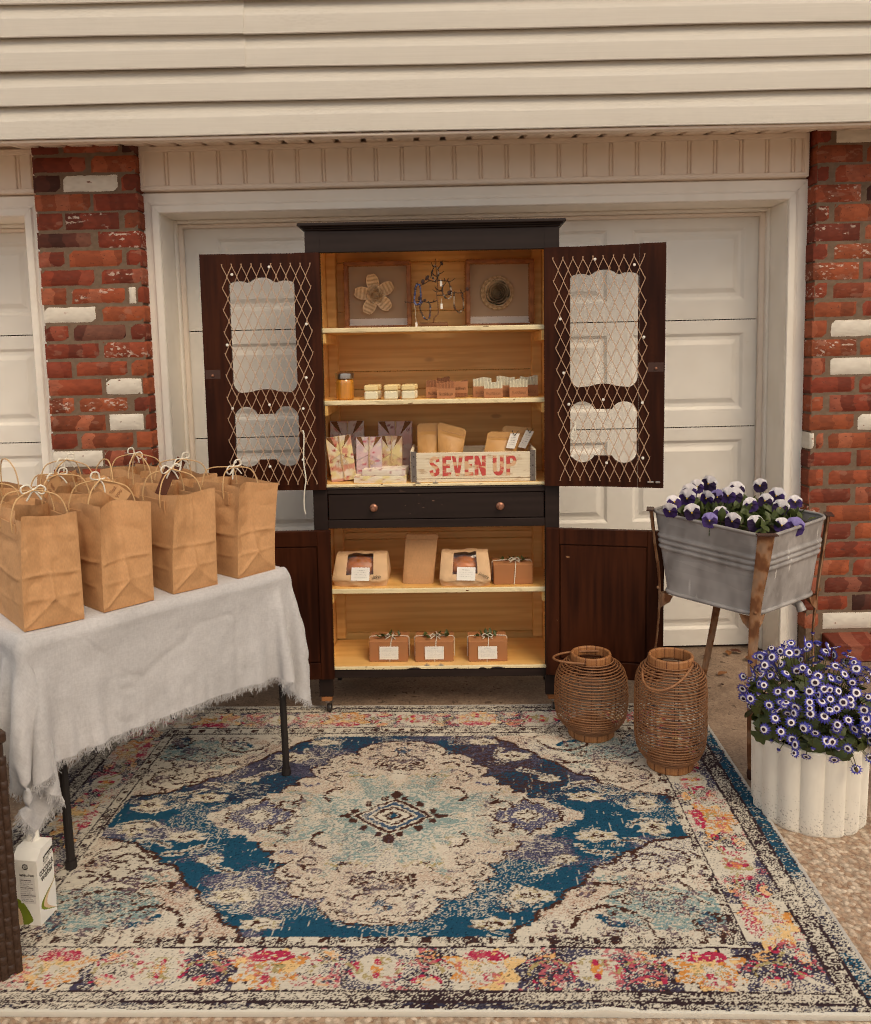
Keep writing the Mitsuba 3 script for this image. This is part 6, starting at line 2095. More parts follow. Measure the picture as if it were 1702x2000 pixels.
lv = [(0.0, RP * 0.955, 0.008), (0.006, RP * 0.975, 0.012), (0.02, RP * 0.98, 0.013), (HP * 0.5, RP * 0.99, 0.013), (HP - 0.015, RP, 0.012), (HP - 0.004, RP, 0.011), (HP, RP - 0.004, 0.008), (HP, RP - 0.024, 0.002), (HP - 0.02, RP - 0.028, 0.0), (HP - 0.06, RP - 0.030, 0.0)]
v = np.vstack([np.column_stack([PC[0] + flute(r_, d) * np.cos(ang), PC[1] + flute(r_, d) * np.sin(ang), np.full(nseg, z)]) for z, r_, d in lv])
f = np.array([[i * nseg + k, i * nseg + (k + 1) % nseg, (i + 1) * nseg + (k + 1) % nseg, (i + 1) * nseg + k] for i in range(len(lv) - 1) for k in range(nseg)])
part(pot, 'fluted_wall', (v, f), 'm_pot', smooth=42)
part(pot, 'soil', lathe([(0.0005, HP - 0.02), (RP - 0.0295, HP - 0.028)], 40, PC), 'm_vc', color=(0.035, 0.022, 0.015))

DAIS = np.array([[1.051,2.433,0.535],[1.069,2.412,0.537],[1.003,2.466,0.506],[1.089,2.446,0.555],[1.024,2.43,0.518],[1.0,2.424,0.496],[1.037,2.392,0.509],[1.042,2.366,0.493],[1.003,2.388,0.478],[1.041,2.347,0.472],[0.985,2.408,0.472],[0.982,2.383,0.45],[1.01,2.348,0.444],[1.04,2.329,0.447],[0.948,2.421,0.425],[0.963,2.38,0.415],[0.948,2.397,0.403],[0.938,2.401,0.384],[0.984,2.347,0.403],[1.045,2.308,0.412],[1.1,2.344,0.503],[1.086,2.357,0.511],[1.131,2.418,0.558],[1.149,2.405,0.556],[1.162,2.46,0.57],[1.154,2.338,0.51],[1.184,2.338,0.509],[1.197,2.33,0.5],[1.241,2.349,0.508],[1.242,2.365,0.521],[1.28,2.352,0.492],[1.154,2.323,0.492],[1.107,2.322,0.48],[1.12,2.331,0.496],[1.087,2.313,0.457],[1.127,2.307,0.465],[1.142,2.304,0.464],[1.166,2.301,0.461],[1.214,2.317,0.479],[1.242,2.316,0.468],[1.219,2.302,0.454],[1.255,2.304,0.44],[1.115,2.294,0.435],[1.139,2.293,0.441],[1.174,2.287,0.433],[1.196,2.291,0.439],[1.196,2.285,0.425],[1.152,2.281,0.417],[1.133,2.282,0.414],[1.08,2.289,0.4],[1.116,2.279,0.396],[1.039,2.305,0.396],[0.994,2.326,0.372],[1.03,2.301,0.369],[0.99,2.324,0.351],[0.967,2.341,0.331],[1.005,2.31,0.338],[1.059,2.285,0.358],[1.089,2.274,0.349],[1.003,2.309,0.306],[1.038,2.289,0.307],[1.036,2.291,0.281],[1.081,2.273,0.292],[1.177,2.26,0.306],[1.182,2.271,0.387],[1.236,2.278,0.386],[1.239,2.272,0.355],[1.226,2.267,0.34],[1.234,2.285,0.409],[1.15,2.269,0.374],[1.199,2.267,0.36],[1.118,2.265,0.327],[1.133,2.263,0.326],[1.158,2.262,0.33],[1.206,2.267,0.24],[1.248,2.271,0.272],[1.019,2.324,0.414],[1.024,2.324,0.421],[1.005,2.326,0.396],[1.082,2.3,0.43],[1.08,2.294,0.415],[1.109,2.303,0.451]])
dz = thing('daisy_plant', 'mound of blue and white daisies spilling over the fluted pot', 'daisies')
rd_ = np.random.default_rng(19)
extra = []
C0 = np.array([1.17, 2.47, 0.30])
for i in range(400):
    d = rd_.normal(0, 1, 3)
    d /= np.linalg.norm(d)
    if d[2] < -0.15 or d[0] < -0.80:
        continue
    p = C0 + d * [0.24, 0.20, 0.25] * rd_.uniform(0.88, 1.02)
    if min(np.linalg.norm(DAIS - p, axis=1).min(), min((np.linalg.norm(q - p) for q in extra), default=9)) > 0.026:
        extra.append(p)
ALL = np.vstack([DAIS, np.array(extra[:150])])


def daisy(r_, spent):
    n = 24
    a = np.arange(n) / n * 2 * np.pi
    tipr = 0.0192 * r_.uniform(0.72, 1.15)
    jit = 1 + r_.normal(0, 0.07, 24)
    cup = r_.normal(0.0, 0.004)
    rows = [(0.0, 0.0012), (0.26, 0.0018), (0.31, 0.0002), (0.47, 0.0004), (0.56, -0.0002), (1.0, -0.0022 + cup)]
    v, c = [], []
    even = (np.arange(n) % 2 == 0)
    blue = np.array([0.014, 0.024, 0.27]) * r_.uniform(0.4, 1.4) + np.array([0.045, 0.008, 0.01]) * r_.random()
    for k, (q, z) in enumerate(rows):
        rr_ = tipr * q * np.where(even, 1.0, (0.66 if q > 0.9 else (0.90 if q > 0.6 else (0.97 if q > 0.5 else 1.0)))) * (jit if q > 0.5 else 1)
        if spent:
            rr_ = rr_ * 0.45
            z = -0.012 * q
        v.append(np.stack([rr_ * np.cos(a), rr_ * np.sin(a), np.full(n, z) + (q > .5) * r_.normal(0, 0.0008, n)], 1))
        col = [(0.022, 0.010, 0.020), (0.030, 0.012, 0.022), (0.70, 0.66, 0.66), (0.68, 0.64, 0.66), (0.10, 0.10, 0.36), blue][k]
        c.append(np.tile(col, (n, 1)))
    v, c = np.vstack(v), np.vstack(c)
    f = [[i * n + k, i * n + (k + 1) % n, (i + 1) * n + (k + 1) % n, (i + 1) * n + k] for i in range(5) for k in range(n)]
    m = MB().add((v, np.array(f)), c if not spent else c * [0.75, 0.7, 0.7])
    return m


for i, p in enumerate(ALL):
    d = (p - C0) / [0.26, 0.21, 0.27]
    d = d / np.linalg.norm(d) * 0.45 + 0.75 * (EYE - p) / np.linalg.norm(EYE - p) * (0.9 if i < len(DAIS) else 0.4) + rd_.normal(0, 0.38, 3)
    spent = rd_.random() < 0.17
    if spent:
        d = d * 0.4 + [0, 0, -0.9]
    R_ = frame_to(d, (0.01, 0.02, 1))
    m = daisy(rd_, spent)
    v, f = m.mesh()
    part(dz, 'flower', (p + v @ R_.T, f), 'm_vc', color=m.color(), smooth=True)
sm = MB()
for p in ALL:
    b0 = np.array([PC[0] + 0.09 * (p[0] - PC[0]) / 0.26, PC[1] + 0.09 * (p[1] - PC[1]) / 0.21, 0.25])
    mid = b0 * 0.45 + p * 0.55 + [0, 0, 0.03]
    sm.add(tube(smooth_path([b0, mid, p - (p - C0) * 0.012], 7), 0.0013, 4, cap=False))
for e in ((1.206, 2.262, 0.245), (1.248, 2.268, 0.265)):
    e = np.array(e)
    sm.add(tube(smooth_path([[1.19, 2.33, 0.30], e * 0.5 + np.array([1.19, 2.30, 0.30]) * 0.5 + [0, 0, .012], e], 9), 0.0014, 4))
part(dz, 'stems', sm, 'm_vc', color=(0.06, 0.06, 0.02), kind='stuff')
part(dz, 'seed_head', ball((1.206, 2.262, 0.238), 0.006, 1, (0.8, 0.8, 1.5)), 'm_vc', color=(0.13, 0.09, 0.03))
lm, lu = MB(), []


def round_leaf(s):
    def fn(u, v):
        th = (v - 0.5) * 2 * np.pi * 0.90
        rr_ = u * s * (1 + 0.07 * np.sin(th * 9) * u)
        return np.stack([rr_ * np.cos(th) + s * 0.3 * u * 0, rr_ * np.sin(th), 0.18 * s * u * u * np.cos(th * 2) - 0.12 * s * u ** 2], 1)
    return grid(fn, 5, 20)[0]


for i in range(210):
    d = rd_.normal(0, 1, 3)
    d /= np.linalg.norm(d)
    d[2] = abs(d[2]) * (0.8 if i > 60 else 0.1) - (0.10 if i <= 60 else 0)
    k = rd_.uniform(0.45, 0.82) if i > 60 else rd_.uniform(0.66, 0.86)
    p = C0 + d * [0.25, 0.21, 0.25] * k - [0, 0, 0.0 if i > 60 else 0.005]
    mm = xf(round_leaf(rd_.uniform(0.020, 0.038)), frame_to(d + rd_.normal(0, 0.35, 3) + [0, -0.1, 0.25], (0.3, 0.1, 1)), p)
    lm.add(mm)
    lu.append(np.tile([rd_.random() * 0.9, 0], (len(mm[0]), 1)))
part(dz, 'foliage', lm, 'm_leaf', smooth=True, uv=np.vstack(lu), kind='stuff')

# ------------------------------------------------------------------ dry leaves and a twig on the concrete
LF = [((1.255, 3.551), 0.052, 20, (0.22, 0.095, 0.04), 'curled tan leaf on the concrete behind the tall lantern'), ((1.465, 3.816), 0.060, 160, (0.085, 0.032, 0.018), 'dark brown leaf against the foot of the garage door'),
      ((1.393, 3.787), 0.050, 80, (0.20, 0.085, 0.03), 'reddish leaf among the litter by the garage door foot'), ((1.228, 3.455), 0.026, 300, (0.035, 0.018, 0.014), 'small blackened leaf scrap on the concrete beside the tan leaf'),
      ((1.499, 3.747), 0.065, 210, (0.13, 0.055, 0.025), 'broad brown leaf in the corner by the right door trim'), ((1.294, 3.748), 0.045, 130, (0.06, 0.03, 0.02), 'thin dark leaf sliver left of the door litter')]
for (x, y), s, a, col, label in LF:
    v, f = leaf_mesh(s, s * 0.32, 0.25)
    v = v.copy()
    v[:, 2] += 0.25 * s * np.sin(v[:, 0] / s * 5) * 0.3 + 0.006
    q = xf((v, f), RZ(a), (x, y, 0.001))
    solo('dry_leaf', label, 'leaf', (q[0], q[1]), 'm_vc', smooth=True, color=col)
solo('twig', 'thin bent twig on the concrete near the tub leg', 'twig', tube(smooth_path([[1.32, 3.40, 0.006], [1.40, 3.34, 0.006], [1.46, 3.36, 0.006], [1.52, 3.33, 0.007]], 16), 0.003, 5), 'm_twig')

# ------------------------------------------------------------------ the rug, woven stitch by stitch
RCX, RCY, RA, RW_, RD_ = -0.1588, 2.4955, -0.0413, 2.3652, 1.6194
rug = thing('area_rug', 'distressed oriental rug in blue, cream and brown with a flowered border', 'rug')
SX, SY = 0.0033, 0.0030
na, nb = int(RW_ / SX), int(RD_ / SY)
aa = (np.arange(na) + 0.5) / na * RW_ - RW_ / 2
bb = (np.arange(nb) + 0.5) / nb * RD_ - RD_ / 2
Aq, Bq = np.meshgrid(aa, bb, indexing='ij')
rr = np.random.default_rng(2024)


def lown(fx, fy, seed, octv=3):
    return meshkit.fbm(np.stack([Aq * fx + seed * 7.3, Bq * fy + seed * 3.1, 0 * Aq + seed], -1), octv)


white = rr.random((na, nb))
streak = ndimage.uniform_filter(rr.random((na, nb)), (4, 1))
streak = (streak - streak.mean()) / streak.std()
grain = ndimage.uniform_filter(rr.random((na, nb)), (3, 2))
grain = (grain - grain.mean()) / grain.std()
jx = 0.007 * (lown(55, 55, 5, 2) - 0.5) + 0.0045 * np.round(2 * (lown(30, 90, 6, 2) - 0.5) * 2) / 2
jy = 0.006 * (lown(60, 60, 7, 2) - 0.5)
q = 0.0058
Ax, By = Aq - 0.010 + jx * 1.4, Bq + 0.021 + jy * 1.4
X = np.abs(np.round(Ax / q) * q)
Y = np.abs(np.round(By / q) * q)
col = np.zeros((na, nb, 3))
CREAM, NAVY, TEAL, PURP, BROWN = (0.53, 0.485, 0.405), (0.030, 0.030, 0.055), (0.013, 0.062, 0.112), (0.088, 0.084, 0.135), (0.055, 0.025, 0.019)
AQUA, ORANGE, REDC, OLIVE, BEIGE, DARK = (0.205, 0.275, 0.262), (0.52, 0.225, 0.06), (0.36, 0.03, 0.07), (0.33, 0.265, 0.125), (0.45, 0.36, 0.285), (0.036, 0.022, 0.026)
col[:] = CREAM


def paint(mask, c, k=1.0):
    if np.isscalar(k):
        col[mask] = col[mask] * (1 - k) + np.array(c) * k
    else:
        kk = k[mask][:, None]
        col[mask] = col[mask] * (1 - kk) + np.array(c) * kk


def inpoly(pts, x, y):
    pts = np.asarray(pts, float)
    inside = np.zeros(x.shape, bool)
    n = len(pts)
    for i in range(n):
        (x0, y0), (x1, y1) = pts[i], pts[(i + 1) % n]
        c = ((y0 > y) != (y1 > y))
        xi = (x1 - x0) * (y - y0) / ((y1 - y0) if y1 != y0 else 1e-12) + x0
        inside ^= c & (x < xi)
    return inside


def line_d(pts, x, y):
    d = np.full(x.shape, 9.0)
    for (x0, y0), (x1, y1) in zip(pts[:-1], pts[1:]):
        dx, dy = x1 - x0, y1 - y0
        t = np.clip(((x - x0) * dx + (y - y0) * dy) / (dx * dx + dy * dy + 1e-12), 0, 1)
        d = np.minimum(d, np.hypot(x - x0 - t * dx, y - y0 - t * dy))
    return d


def curve(pts, n=30):
    return smooth_path([(a, b, 0) for a, b in pts], n)[:, :2]


speck = lambda p: white < p
# field ground: teal blue worn to purple grey and cream
fieldm = (X < 0.888) & (Y < 0.548)
n1, n2, n3 = lown(4.2, 5.5, 1), lown(9, 12, 2), lown(3.0, 3.0, 3, 2)
n4 = lown(2.1, 2.6, 31, 2)
paint(fieldm, TEAL)
back = np.clip((By + 0.05) / 0.25, 0, 1)
pw = np.clip((n1 - 0.50 + 0.10 * back) * 7, 0, 1)
paint(fieldm & (streak * 0.22 + 0.5 < pw), PURP)
paint(fieldm & (pw > 0.35) & speck(0.34), NAVY)
paint(fieldm & (pw > 0.45) & speck(0.13), (0.33, 0.30, 0.29), 0.9)
paint(fieldm & (back > 0.5) & (streak * 0.4 < -0.1 + 0.5 * (n2 - 0.5)), NAVY, 0.8)
paint(fieldm & (n2 > 0.64) & (streak > 0.5), CREAM, 0.8)
paint(fieldm & (back > 0.55) & speck(0.35), NAVY, 0.8)
vst = ndimage.uniform_filter(rr.random((na, nb)), (1, 14))
vst = (vst - vst.mean()) / vst.std()
paint(fieldm & (vst > 2.05), CREAM, 0.8)
paint(fieldm & (n3 > 0.66) & (grain > 0.0), BROWN, 0.8)


def flower(cx, cy, rx, ry, ring=BROWN, core=BROWN, fill=CREAM):
    d = np.hypot((X - cx) / rx, (Y - cy) / ry)
    th = np.arctan2((Y - cy) / ry, (X - cx) / rx)
    d = d * (1 + 0.16 * np.cos(th * 6))
    paint(d < 1.22, CREAM, 0.9 * (grain > -0.6).astype(float) if False else 0.85)
    paint((d < 1.22) & (d > 1.02) & (grain > 0.2), ring, 0.8)
    paint(d < 1.0, fill)
    paint((d < 0.92) & (d > 0.62) & (grain > 0.35), OLIVE, 0.8)
    paint((d < 0.52) & (d > 0.28) & (grain > -0.6), core)
    paint(d < 0.20, ring)


for cx, cy, rx, ry in ((0.405, 0.388, 0.052, 0.026), (0.300, 0.500, 0.046, 0.020), (0.622, 0.110, 0.050, 0.024), (0.80, 0.070, 0.036, 0.030), (0.515, 0.225, 0.030, 0.017)):
    flower(cx, cy, rx, ry)
# leaf sprays in the field
for pts in ([(0.42, 0.29), (0.47, 0.27), (0.52, 0.235)], [(0.66, 0.16), (0.72, 0.13), (0.77, 0.15)], [(0.36, 0.44), (0.34, 0.40), (0.37, 0.35)], [(0.56, 0.16), (0.60, 0.19), (0.66, 0.20)], [(0.73, 0.06), (0.78, 0.03), (0.85, 0.045)]):
    d = line_d(curve(pts), X, Y)
    paint((d < 0.013) & (grain > -0.5), CREAM, 0.9)
    paint((d < 0.005) & (grain > -0.2), BROWN, 0.9)
# corner pieces
CPOLY = [(0.345, 0.560), (0.36, 0.52), (0.405, 0.50), (0.43, 0.455), (0.49, 0.415), (0.505, 0.375), (0.55, 0.345), (0.585, 0.30), (0.60, 0.265), (0.655, 0.25), (0.69, 0.20), (0.735, 0.185), (0.77, 0.150), (0.84, 0.135), (0.90, 0.120), (0.90, 0.56)]
cm = inpoly(CPOLY, X, Y) & fieldm
paint(cm, CREAM)
edge = ndimage.binary_dilation(cm, iterations=4) & ~cm & fieldm
paint(edge & (grain > -0.9), BROWN)
b1 = np.clip((lown(7, 9, 11) - 0.47) * 9, 0, 1)
paint(cm & (X + Y < 1.12) & (white < 0.62 * b1), BEIGE)
paint(cm & (white < 0.25 * b1), (0.34, 0.20, 0.15))
aq = cm & (np.hypot((X - 0.755) / 0.17, (Y - 0.44) / 0.085) < 1 + 0.5 * (lown(14, 14, 13) - 0.5))
paint(aq & (streak > -0.7), AQUA)
paint(aq & (streak > 1.2), (0.10, 0.20, 0.24))
paint(cm & (np.hypot((X - 0.76) / 0.075, (Y - 0.435) / 0.028) < 1) & (grain > -0.2), (0.055, 0.06, 0.085))
for pts, w, c in (([(0.50, 0.51), (0.54, 0.45), (0.61, 0.43), (0.68, 0.47), (0.70, 0.54)], 0.007, BROWN), ([(0.56, 0.36), (0.62, 0.34), (0.66, 0.36), (0.65, 0.40), (0.60, 0.39)], 0.006, BROWN), ([(0.64, 0.28), (0.70, 0.27), (0.73, 0.30), (0.70, 0.34), (0.64, 0.33)], 0.006, BROWN),
                  ([(0.70, 0.22), (0.76, 0.20), (0.80, 0.23), (0.77, 0.27)], 0.006, BROWN), ([(0.80, 0.17), (0.86, 0.20), (0.86, 0.27), (0.81, 0.31), (0.84, 0.36)], 0.006, BROWN), ([(0.62, 0.40), (0.72, 0.36), (0.80, 0.38), (0.87, 0.42)], 0.006, BROWN),
                  ([(0.68, 0.31), (0.74, 0.33), (0.79, 0.30), (0.86, 0.31)], 0.005, BROWN), ([(0.575, 0.47), (0.61, 0.50), (0.66, 0.50)], 0.010, TEAL)):
    d = line_d(curve(pts), X, Y)
    paint(cm & (d < w * 2.0) & (grain > 0.1), CREAM)
    paint(cm & (d < w) & (grain > -0.75), c)
paint(cm & (np.hypot((X - 0.86) / 0.05, (Y - 0.51) / 0.06) < 1) & (grain > -0.4), BROWN)
paint(cm & (np.hypot((X - 0.845) / 0.022, (Y - 0.50) / 0.05) < 1) & (grain > -0.6), TEAL, 0.8)
paint(cm & (np.hypot((X - 0.64) / 0.055, (Y - 0.315) / 0.018) < 1) & (grain > 0.1), AQUA)
paint(cm & (np.hypot((X - 0.585) / 0.014, (Y - 0.335) / 0.010) < 1), BROWN)
mir = lambda fx, fy, sd, o=3: meshkit.fbm(np.stack([X * fx + sd * 5.1, Y * fy + sd * 2.7, 0 * X + sd], -1), o)
vein = np.abs(mir(13, 15, 61) - 0.5)
paint(cm & (vein < 0.030) & (grain > 0.2), CREAM)
paint(cm & (vein < 0.017) & (grain > -0.8), BROWN)
blob = mir(21, 24, 63)
paint(cm & (blob > 0.66) & (grain > 0.0), (0.12, 0.085, 0.10))
paint(cm & (np.abs(blob - 0.64) < 0.012) & (grain > -0.2), BROWN)
paint(cm & (n1 > 0.58) & speck(0.20), PURP, 0.8)

# medallion
MPOLY = [(0, 0.502), (0.06, 0.498), (0.115, 0.482), (0.150, 0.452), (0.160, 0.422), (0.140, 0.392), (0.185, 0.402), (0.230, 0.392), (0.258, 0.362), (0.245, 0.322), (0.285, 0.325), (0.308, 0.298), (0.300, 0.262), (0.268, 0.240), (0.320, 0.240), (0.345, 0.215), (0.335, 0.182), (0.372, 0.180), (0.385, 0.155), (0.375, 0.135), (0.43, 0.135), (0.44, 0.105), (0.49, 0.100), (0.505, 0.070), (0.545, 0.060), (0.56, 0.032), (0.592, 0.022), (0.600, 0), (0, 0)]
mm_ = inpoly(MPOLY, X + 1e-6, Y + 1e-6)
me = ndimage.binary_dilation(mm_, iterations=3) & ~mm_ & fieldm
paint(me & (grain > -0.5) & (X < 0.40), BROWN)
paint(mm_, CREAM)
bz_ = np.clip((lown(6, 8, 17) - 0.46) * 8, 0, 1)
side_b = np.clip((np.hypot(X / 0.40, Y / 0.36) - 0.62) * 5, 0, 1)
paint(mm_ & (white < 0.5 * bz_ * side_b), BEIGE)
paint(mm_ & (white > 0.86) & (side_b > 0.3), (0.40, 0.31, 0.25))
paint(mm_ & (back > 0.4) & (Y > 0.15) & (white < 0.45), (0.50, 0.40, 0.31))
paint(mm_ & (white < 0.06 + 0.10 * (n2 > 0.55)), (0.36, 0.24, 0.18))
th = np.arctan2(Y, X * 0.85)
star = np.hypot(X / 0.27, Y / 0.235) * (1 + 0.22 * np.cos(th * 8) + 0.14 * np.cos(th * 20))
paint(mm_ & (star < 1.0) & (streak > -0.9 + 1.2 * (star > 0.75)), AQUA)
paint(mm_ & (star < 0.72) & (lown(16, 16, 23) > 0.52) & (grain > -0.2), CREAM, 0.9)
paint(mm_ & (np.abs(star - 1.02) < 0.035) & (grain > 0.3), OLIVE, 0.6)
paint(mm_ & (np.hypot((X - 0.36) / 0.11, Y / 0.12) < 1) & (streak > 0.1), AQUA, 0.75)


def diamond(cx, cy, rx, ry, pw_=1.1):
    return (np.abs(X - cx) / rx) ** pw_ + (np.abs(Y - cy) / ry) ** pw_


d = diamond(0.425, 0, 0.125, 0.100)
d = d * (1 + 0.10 * np.cos(np.arctan2(Y, X - 0.425) * 10))
paint(d < 1.15, CREAM)
paint((d < 1.02) & (d > 0.86) & (grain > -0.8), BROWN)
paint((d < 0.86), PURP)
paint((d < 0.86) & speck(0.30), (0.05, 0.05, 0.11))
paint((d < 0.86) & speck(0.12), CREAM)
paint((d < 0.38), CREAM)
paint((d < 0.30) & (d > 0.16) & (grain > -0.3), BROWN)
d = diamond(0, 0, 0.118, 0.094, 1.12)
paint(d < 1.12, CREAM)
paint((d < 1.06) & (d > 0.90), BROWN)
paint((d < 0.90) & (d > 0.82), CREAM)
paint((d < 0.82) & (d > 0.64), (0.045, 0.075, 0.125))
paint((d < 0.64) & (d > 0.54), CREAM)
paint((d < 0.54) & (d > 0.40) & (grain > -1.1), BROWN)
paint((d < 0.40) & (d > 0.30), CREAM)
paint((d < 0.24) & (d > 0.13), BROWN)
paint(d < 0.10, TEAL)
for t in np.linspace(0.0, np.pi / 2, 5):
    cx, cy = 0.118 * np.cos(t) ** 1.5, 0.094 * np.sin(t) ** 1.5
    paint(np.hypot((X - cx * 1.20) / 0.013, (Y - cy * 1.22) / 0.014) < 1, BROWN)
paint((np.hypot(X / 0.020, (Y - 0.128) / 0.018) < 1) | (np.hypot((X - 0.160) / 0.024, Y / 0.007) < 1), BROWN)
for pts, w, c in (([(0.0, 0.30), (0.04, 0.29), (0.075, 0.31), (0.085, 0.345), (0.05, 0.36), (0, 0.352)], 0.007, BROWN), ([(0.0, 0.40), (0.05, 0.385), (0.085, 0.40), (0.115, 0.385)], 0.006, BROWN), ([(0.19, 0.17), (0.225, 0.15), (0.235, 0.115), (0.215, 0.09)], 0.007, BROWN), ([(0.22, 0.28), (0.25, 0.245), (0.235, 0.215), (0.205, 0.225), (0.21, 0.25), (0.24, 0.26)], 0.0055, BROWN),
                  ([(0.27, 0.20), (0.30, 0.185), (0.325, 0.20)], 0.0055, PURP), ([(0.14, 0.33), (0.19, 0.345), (0.21, 0.315)], 0.006, BROWN), ([(0.155, 0.375), (0.195, 0.375), (0.225, 0.345)], 0.005, BROWN), ([(0.02, 0.47), (0.07, 0.468), (0.115, 0.448), (0.135, 0.42)], 0.0055, BROWN), ([(0.10, 0.24), (0.13, 0.26), (0.165, 0.245)], 0.006, OLIVE), ([(0.265, 0.0), (0.32, 0.0)], 0.004, BROWN), ([(0.24, 0.31), (0.275, 0.30), (0.28, 0.27)], 0.0055, BROWN)):
    dd = line_d(curve(pts), X, Y)
    paint(mm_ & (dd < w * 1.8) & (grain > 0.2), CREAM)
    paint(mm_ & (dd < w) & (grain > -0.7), c)
paint(mm_ & (np.hypot(X / 0.03, (Y - 0.435) / 0.024) < 1) & (grain > -0.3), (0.045, 0.075, 0.12))
paint(mm_ & (np.hypot(X / 0.026, (Y - 0.255) / 0.035) < 1), CREAM)
paint(mm_ & (np.hypot((X - 0.05) / 0.035, (Y - 0.325) / 0.02) < 1) & (grain > -0.2), BROWN)
vein = np.abs(mir(11, 12, 71) - 0.5)
ring_ = (np.hypot(X / 0.30, Y / 0.26) > 1.0)
paint(mm_ & ring_ & (vein < 0.028) & (grain > 0.1), CREAM)
paint(mm_ & ring_ & (vein < 0.014) & (grain > -0.7), BROWN)
blob = mir(19, 21, 73)
paint(mm_ & ring_ & (blob > 0.67) & (grain > 0.2), (0.15, 0.12, 0.13))
paint(mm_ & (n1 > 0.56) & speck(0.16), PURP, 0.6)

# borders; e = distance from the edge in the short direction, f = in the long one
eY, eX = RD_ / 2 - np.abs(Bq + jy * .5), RW_ / 2 - np.abs(Aq + jx * .5)
onX = (eX - 0.10) / 0.19 < (eY - 0.062) / 0.19          # which border a point belongs to
e = np.where(onX, np.clip(eX, 0, 0.30) / 0.293, np.clip(eY, 0, 0.30) / 0.258)   # 0 edge .. 1 field
u = np.where(onX, Bq + 0.04, Aq + 0.232) + 0.4 * jx
per = np.where(onX, 0.470, 0.520)
bord = ~fieldm | (e < 1.0) & ~fieldm
e0 = np.where(onX, 0.352, 0.245)                         # outer guard ends, main border begins
e1 = np.where(onX, 0.868, 0.785)
outer, main, guard = bord & (e < e0), bord & (e >= e0) & (e < e1), bord & (e >= e1)
paint(outer, CREAM)
dk = lown(12, 12, 40)
paint(outer & (white < 0.60 + 1.0 * (dk - 0.5)), DARK)
paint(outer & onX & (eX < 0.050) & (eX > 0.013) & (Aq > 0) & (streak > -0.8 + 2.2 * (n1 > 0.55)), TEAL)
paint(outer & (eX < 0.050) & onX & (Aq > 0) & (n1 > 0.53) & (white < 0.5), NAVY)
paint(outer & ~onX & (eY < 0.030) & (streak > -0.5 + 1.5 * (n2 > 0.5)), NAVY, 0.9)
paint(outer & onX & (Aq < 0) & (eX < 0.05) & (streak > -0.2), NAVY, 0.9)
paint(outer & (n4 > 0.52) & (streak > 0.55), CREAM, 0.9)
paint(main, CREAM)
v_ = (e - e0) / (e1 - e0)                                # 0 outer .. 1 inner across the main border
ph = (u / per) - np.floor(u / per + 0.5)
W2 = np.where(onX, 0.151, 0.139)
du, dv = ph * per, (v_ - 0.5) * W2
dens = lown(9, 9, 51)
paint(main & (white < 0.80 * np.clip((dens - 0.36) * 5, 0, 1)) & (np.abs(du) > 0.070), (0.055, 0.05, 0.085))
paint(main & (white < 0.38) & (np.abs(np.abs(ph) - 0.27) < 0.10), DARK)
# palmette
a_ = np.arctan2(dv + 0.004, du)
rad = np.hypot(du / 0.082, (dv + 0.006) / 0.060) * (1 + 0.20 * np.cos(a_ * 8) + 0.12 * np.cos(a_ * 3 + 1))
pal = main & (rad < 1.0)
paint(main & (rad < 1.16) & (rad >= 1.0) & (grain > 0.1), DARK)
paint(pal, CREAM)
paint(pal & (grain > -0.65 + 0.7 * (dens > 0.5)), np.where(False, 0, 1) * np.array(ORANGE))
paint(pal & (lown(34, 34, 61, 2) > 0.57), (0.62, 0.42, 0.20))
paint(pal & (rad < 0.42) & (grain > 0.1), OLIVE)
paint(main & (np.hypot((np.abs(du) - 0.022) / 0.034, (dv - 0.042) / 0.018) < 1) & (grain > -0.9), REDC)
paint(main & (np.hypot(du / 0.010, (dv + 0.022) / 0.030) < 1) & (grain > -0.6), REDC)
paint(main & (np.hypot(du / 0.012, (dv + 0.002) / 0.012) < 1), CREAM)
# cross flower halfway
ph2 = np.abs(np.abs(ph) - 0.5) * per
paint(main & (np.hypot(ph2 / 0.060, dv / 0.048) < 1), CREAM)
paint(main & (np.hypot(ph2 / 0.052, dv / 0.040) < 1) & (lown(30, 30, 66, 2) > 0.50) & (grain > -0.2), OLIVE)
paint(main & (np.hypot((ph2 - 0.055) / 0.012, dv / 0.030) < 1) & (grain > -0.5), REDC)
paint(main & (np.hypot(ph2 / 0.014, dv / 0.020) < 1) & (grain > -0.6), np.array(ORANGE) * 1.05)
paint(main & (np.hypot(ph2 / 0.008, (np.abs(dv) - 0.022) / 0.010) < 1), REDC)
# small motifs between
p3 = np.abs(np.abs(ph) - 0.27) * per
paint(main & (np.hypot(p3 / 0.026, (dv + 0.040) / 0.015) < 1) & (grain > -0.3), (0.60, 0.36, 0.20))
paint(main & (np.abs(np.hypot(p3 / 0.030, (dv + 0.040) / 0.018) - 1) < 0.22) & (dv > -0.045) & (grain > -0.4), REDC)
paint(main & (np.hypot((p3 - 0.006) / 0.022, (dv - 0.045) / 0.014) < 1) & (grain > -0.1), (0.60, 0.34, 0.15))
paint(main & (np.abs(np.hypot((p3 - 0.03) / 0.014, (dv - 0.020) / 0.011) - 0.8) < 0.30) & (grain > -0.6), REDC)
arcs = np.abs(np.hypot((np.abs(ph) * per - 0.155) / 0.055, (dv + 0.02) / 0.045) - 1)
paint(main & (arcs < 0.10) & (dv > -0.02) & (grain > -0.5), OLIVE)
paint(main & (lown(24, 24, 72) > 0.58) & (grain > 0.4), (0.42, 0.10, 0.12), 0.85)
paint(main & (lown(18, 18, 71) > 0.62) & speck(0.45), CREAM)
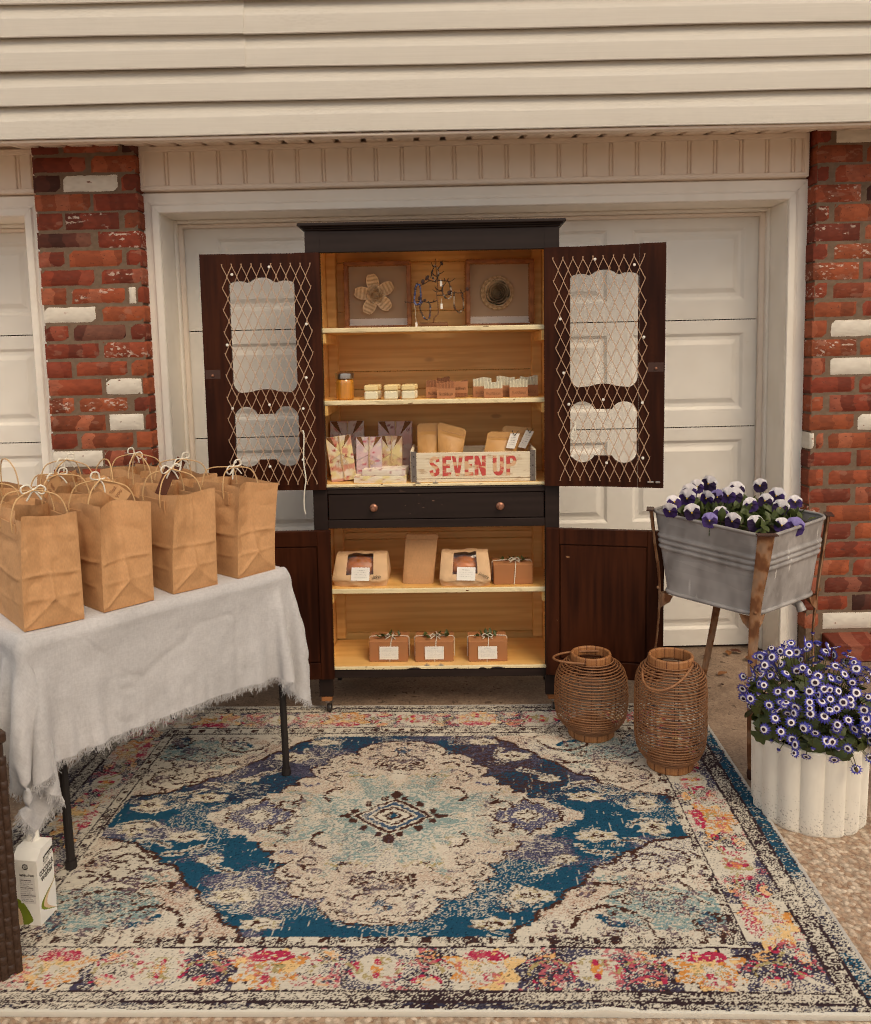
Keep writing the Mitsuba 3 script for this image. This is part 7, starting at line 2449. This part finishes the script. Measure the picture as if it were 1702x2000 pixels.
# inner guard: cream with small dark leaves between two lines
paint(guard, CREAM)
g_ = np.sin(2 * np.pi * u / 0.052) + 0.6 * np.sin(2 * np.pi * u / 0.117 + 1)
gv = (e - e1) / (1 - e1)
paint(guard & (np.abs(gv - 0.5) < 0.22) & (g_ > 0.35) & (grain > -0.9), BROWN)
paint(guard & (lown(20, 20, 81) > 0.46) & speck(0.5), DARK)
for lo in (0.03, 0.93):
    paint(guard & (np.abs(gv - lo) < np.where(onX, 0.085, 0.075)) & (grain > -1.5), DARK)
for lev_ in (e0, np.where(onX, 0.185, 0.125)):
    paint(bord & (np.abs(e - lev_) < np.where(onX, 0.014, 0.015)) & (grain > -1.3), DARK)
# overall wear: fading, worn stitches, slight tone change
worn = lown(5, 5, 91, 4)
paint((worn > 0.57) & (white < 0.22) & ~(eX < 0.02) & ~(eY < 0.02), (0.55, 0.49, 0.40), 0.8)
col *= (0.88 + 0.16 * lown(3, 3, 95, 2))[..., None]
spk = rr.random((na, nb))
col = np.where(((spk < 0.02 + 0.05 * (n2 > 0.52)) & ~((eX < 0.02) | (eY < 0.02)))[..., None], col * 0.35, col)
col *= (1 + 0.09 * np.clip(streak, -2, 2) * 0.5 + 0.06 * (np.arange(nb) % 2 - 0.5)[None, :])[..., None]
bind = (eX < 0.0105) | (eY < 0.0105)
col[bind] = np.where((Bq[bind] < -0.7)[:, None], [0.60, 0.57, 0.50], [0.42, 0.40, 0.37])
col = np.clip(col, 0.006, 0.8)
zz = 0.0105 + 0.0022 * lown(2.2, 2.2, 97, 2) + 0.0010 * white * (~bind) + 0.0012 * bind + 0.006 * np.exp(-((Aq - 0.55) / 0.05) ** 2) * np.clip((-Bq - 0.74) / 0.06, 0, 1)
by = 0.004 * np.sin(Aq * 2.6 + 0.5) * (Bq < -0.3) * np.clip((-Bq - 0.3) / 0.5, 0, 1) + 0.007 * (lown(3, 0.2, 99, 2) - 0.5) * np.clip((Bq - 0.4) / 0.4, 0, 1)
ca_, sa_ = math.cos(RA), math.sin(RA)
Bw = Bq + by
V = np.stack([RCX + Aq * ca_ - Bw * sa_, RCY + Aq * sa_ + Bw * ca_, zz], -1).reshape(-1, 3)
idx = np.arange(na * nb).reshape(na, nb)
F = np.stack([idx[:-1, :-1].ravel(), idx[1:, :-1].ravel(), idx[1:, 1:].ravel(), idx[:-1, 1:].ravel()], 1)
rim = np.concatenate([idx[:, 0], idx[-1, 1:], idx[::-1, -1][1:], idx[0, ::-1][1:-1]])
low = V[rim].copy()
low[:, 2] = 0.0008
nR = len(rim)
Fs = np.array([[rim[k], len(V) + k, len(V) + (k + 1) % nR, rim[(k + 1) % nR]] for k in range(nR)])
part(rug, 'pile', (np.vstack([V, low]), np.vstack([F, Fs])), 'm_rug', color=np.vstack([col.reshape(-1, 3), np.tile([0.45, 0.42, 0.37], (nR, 1))]))
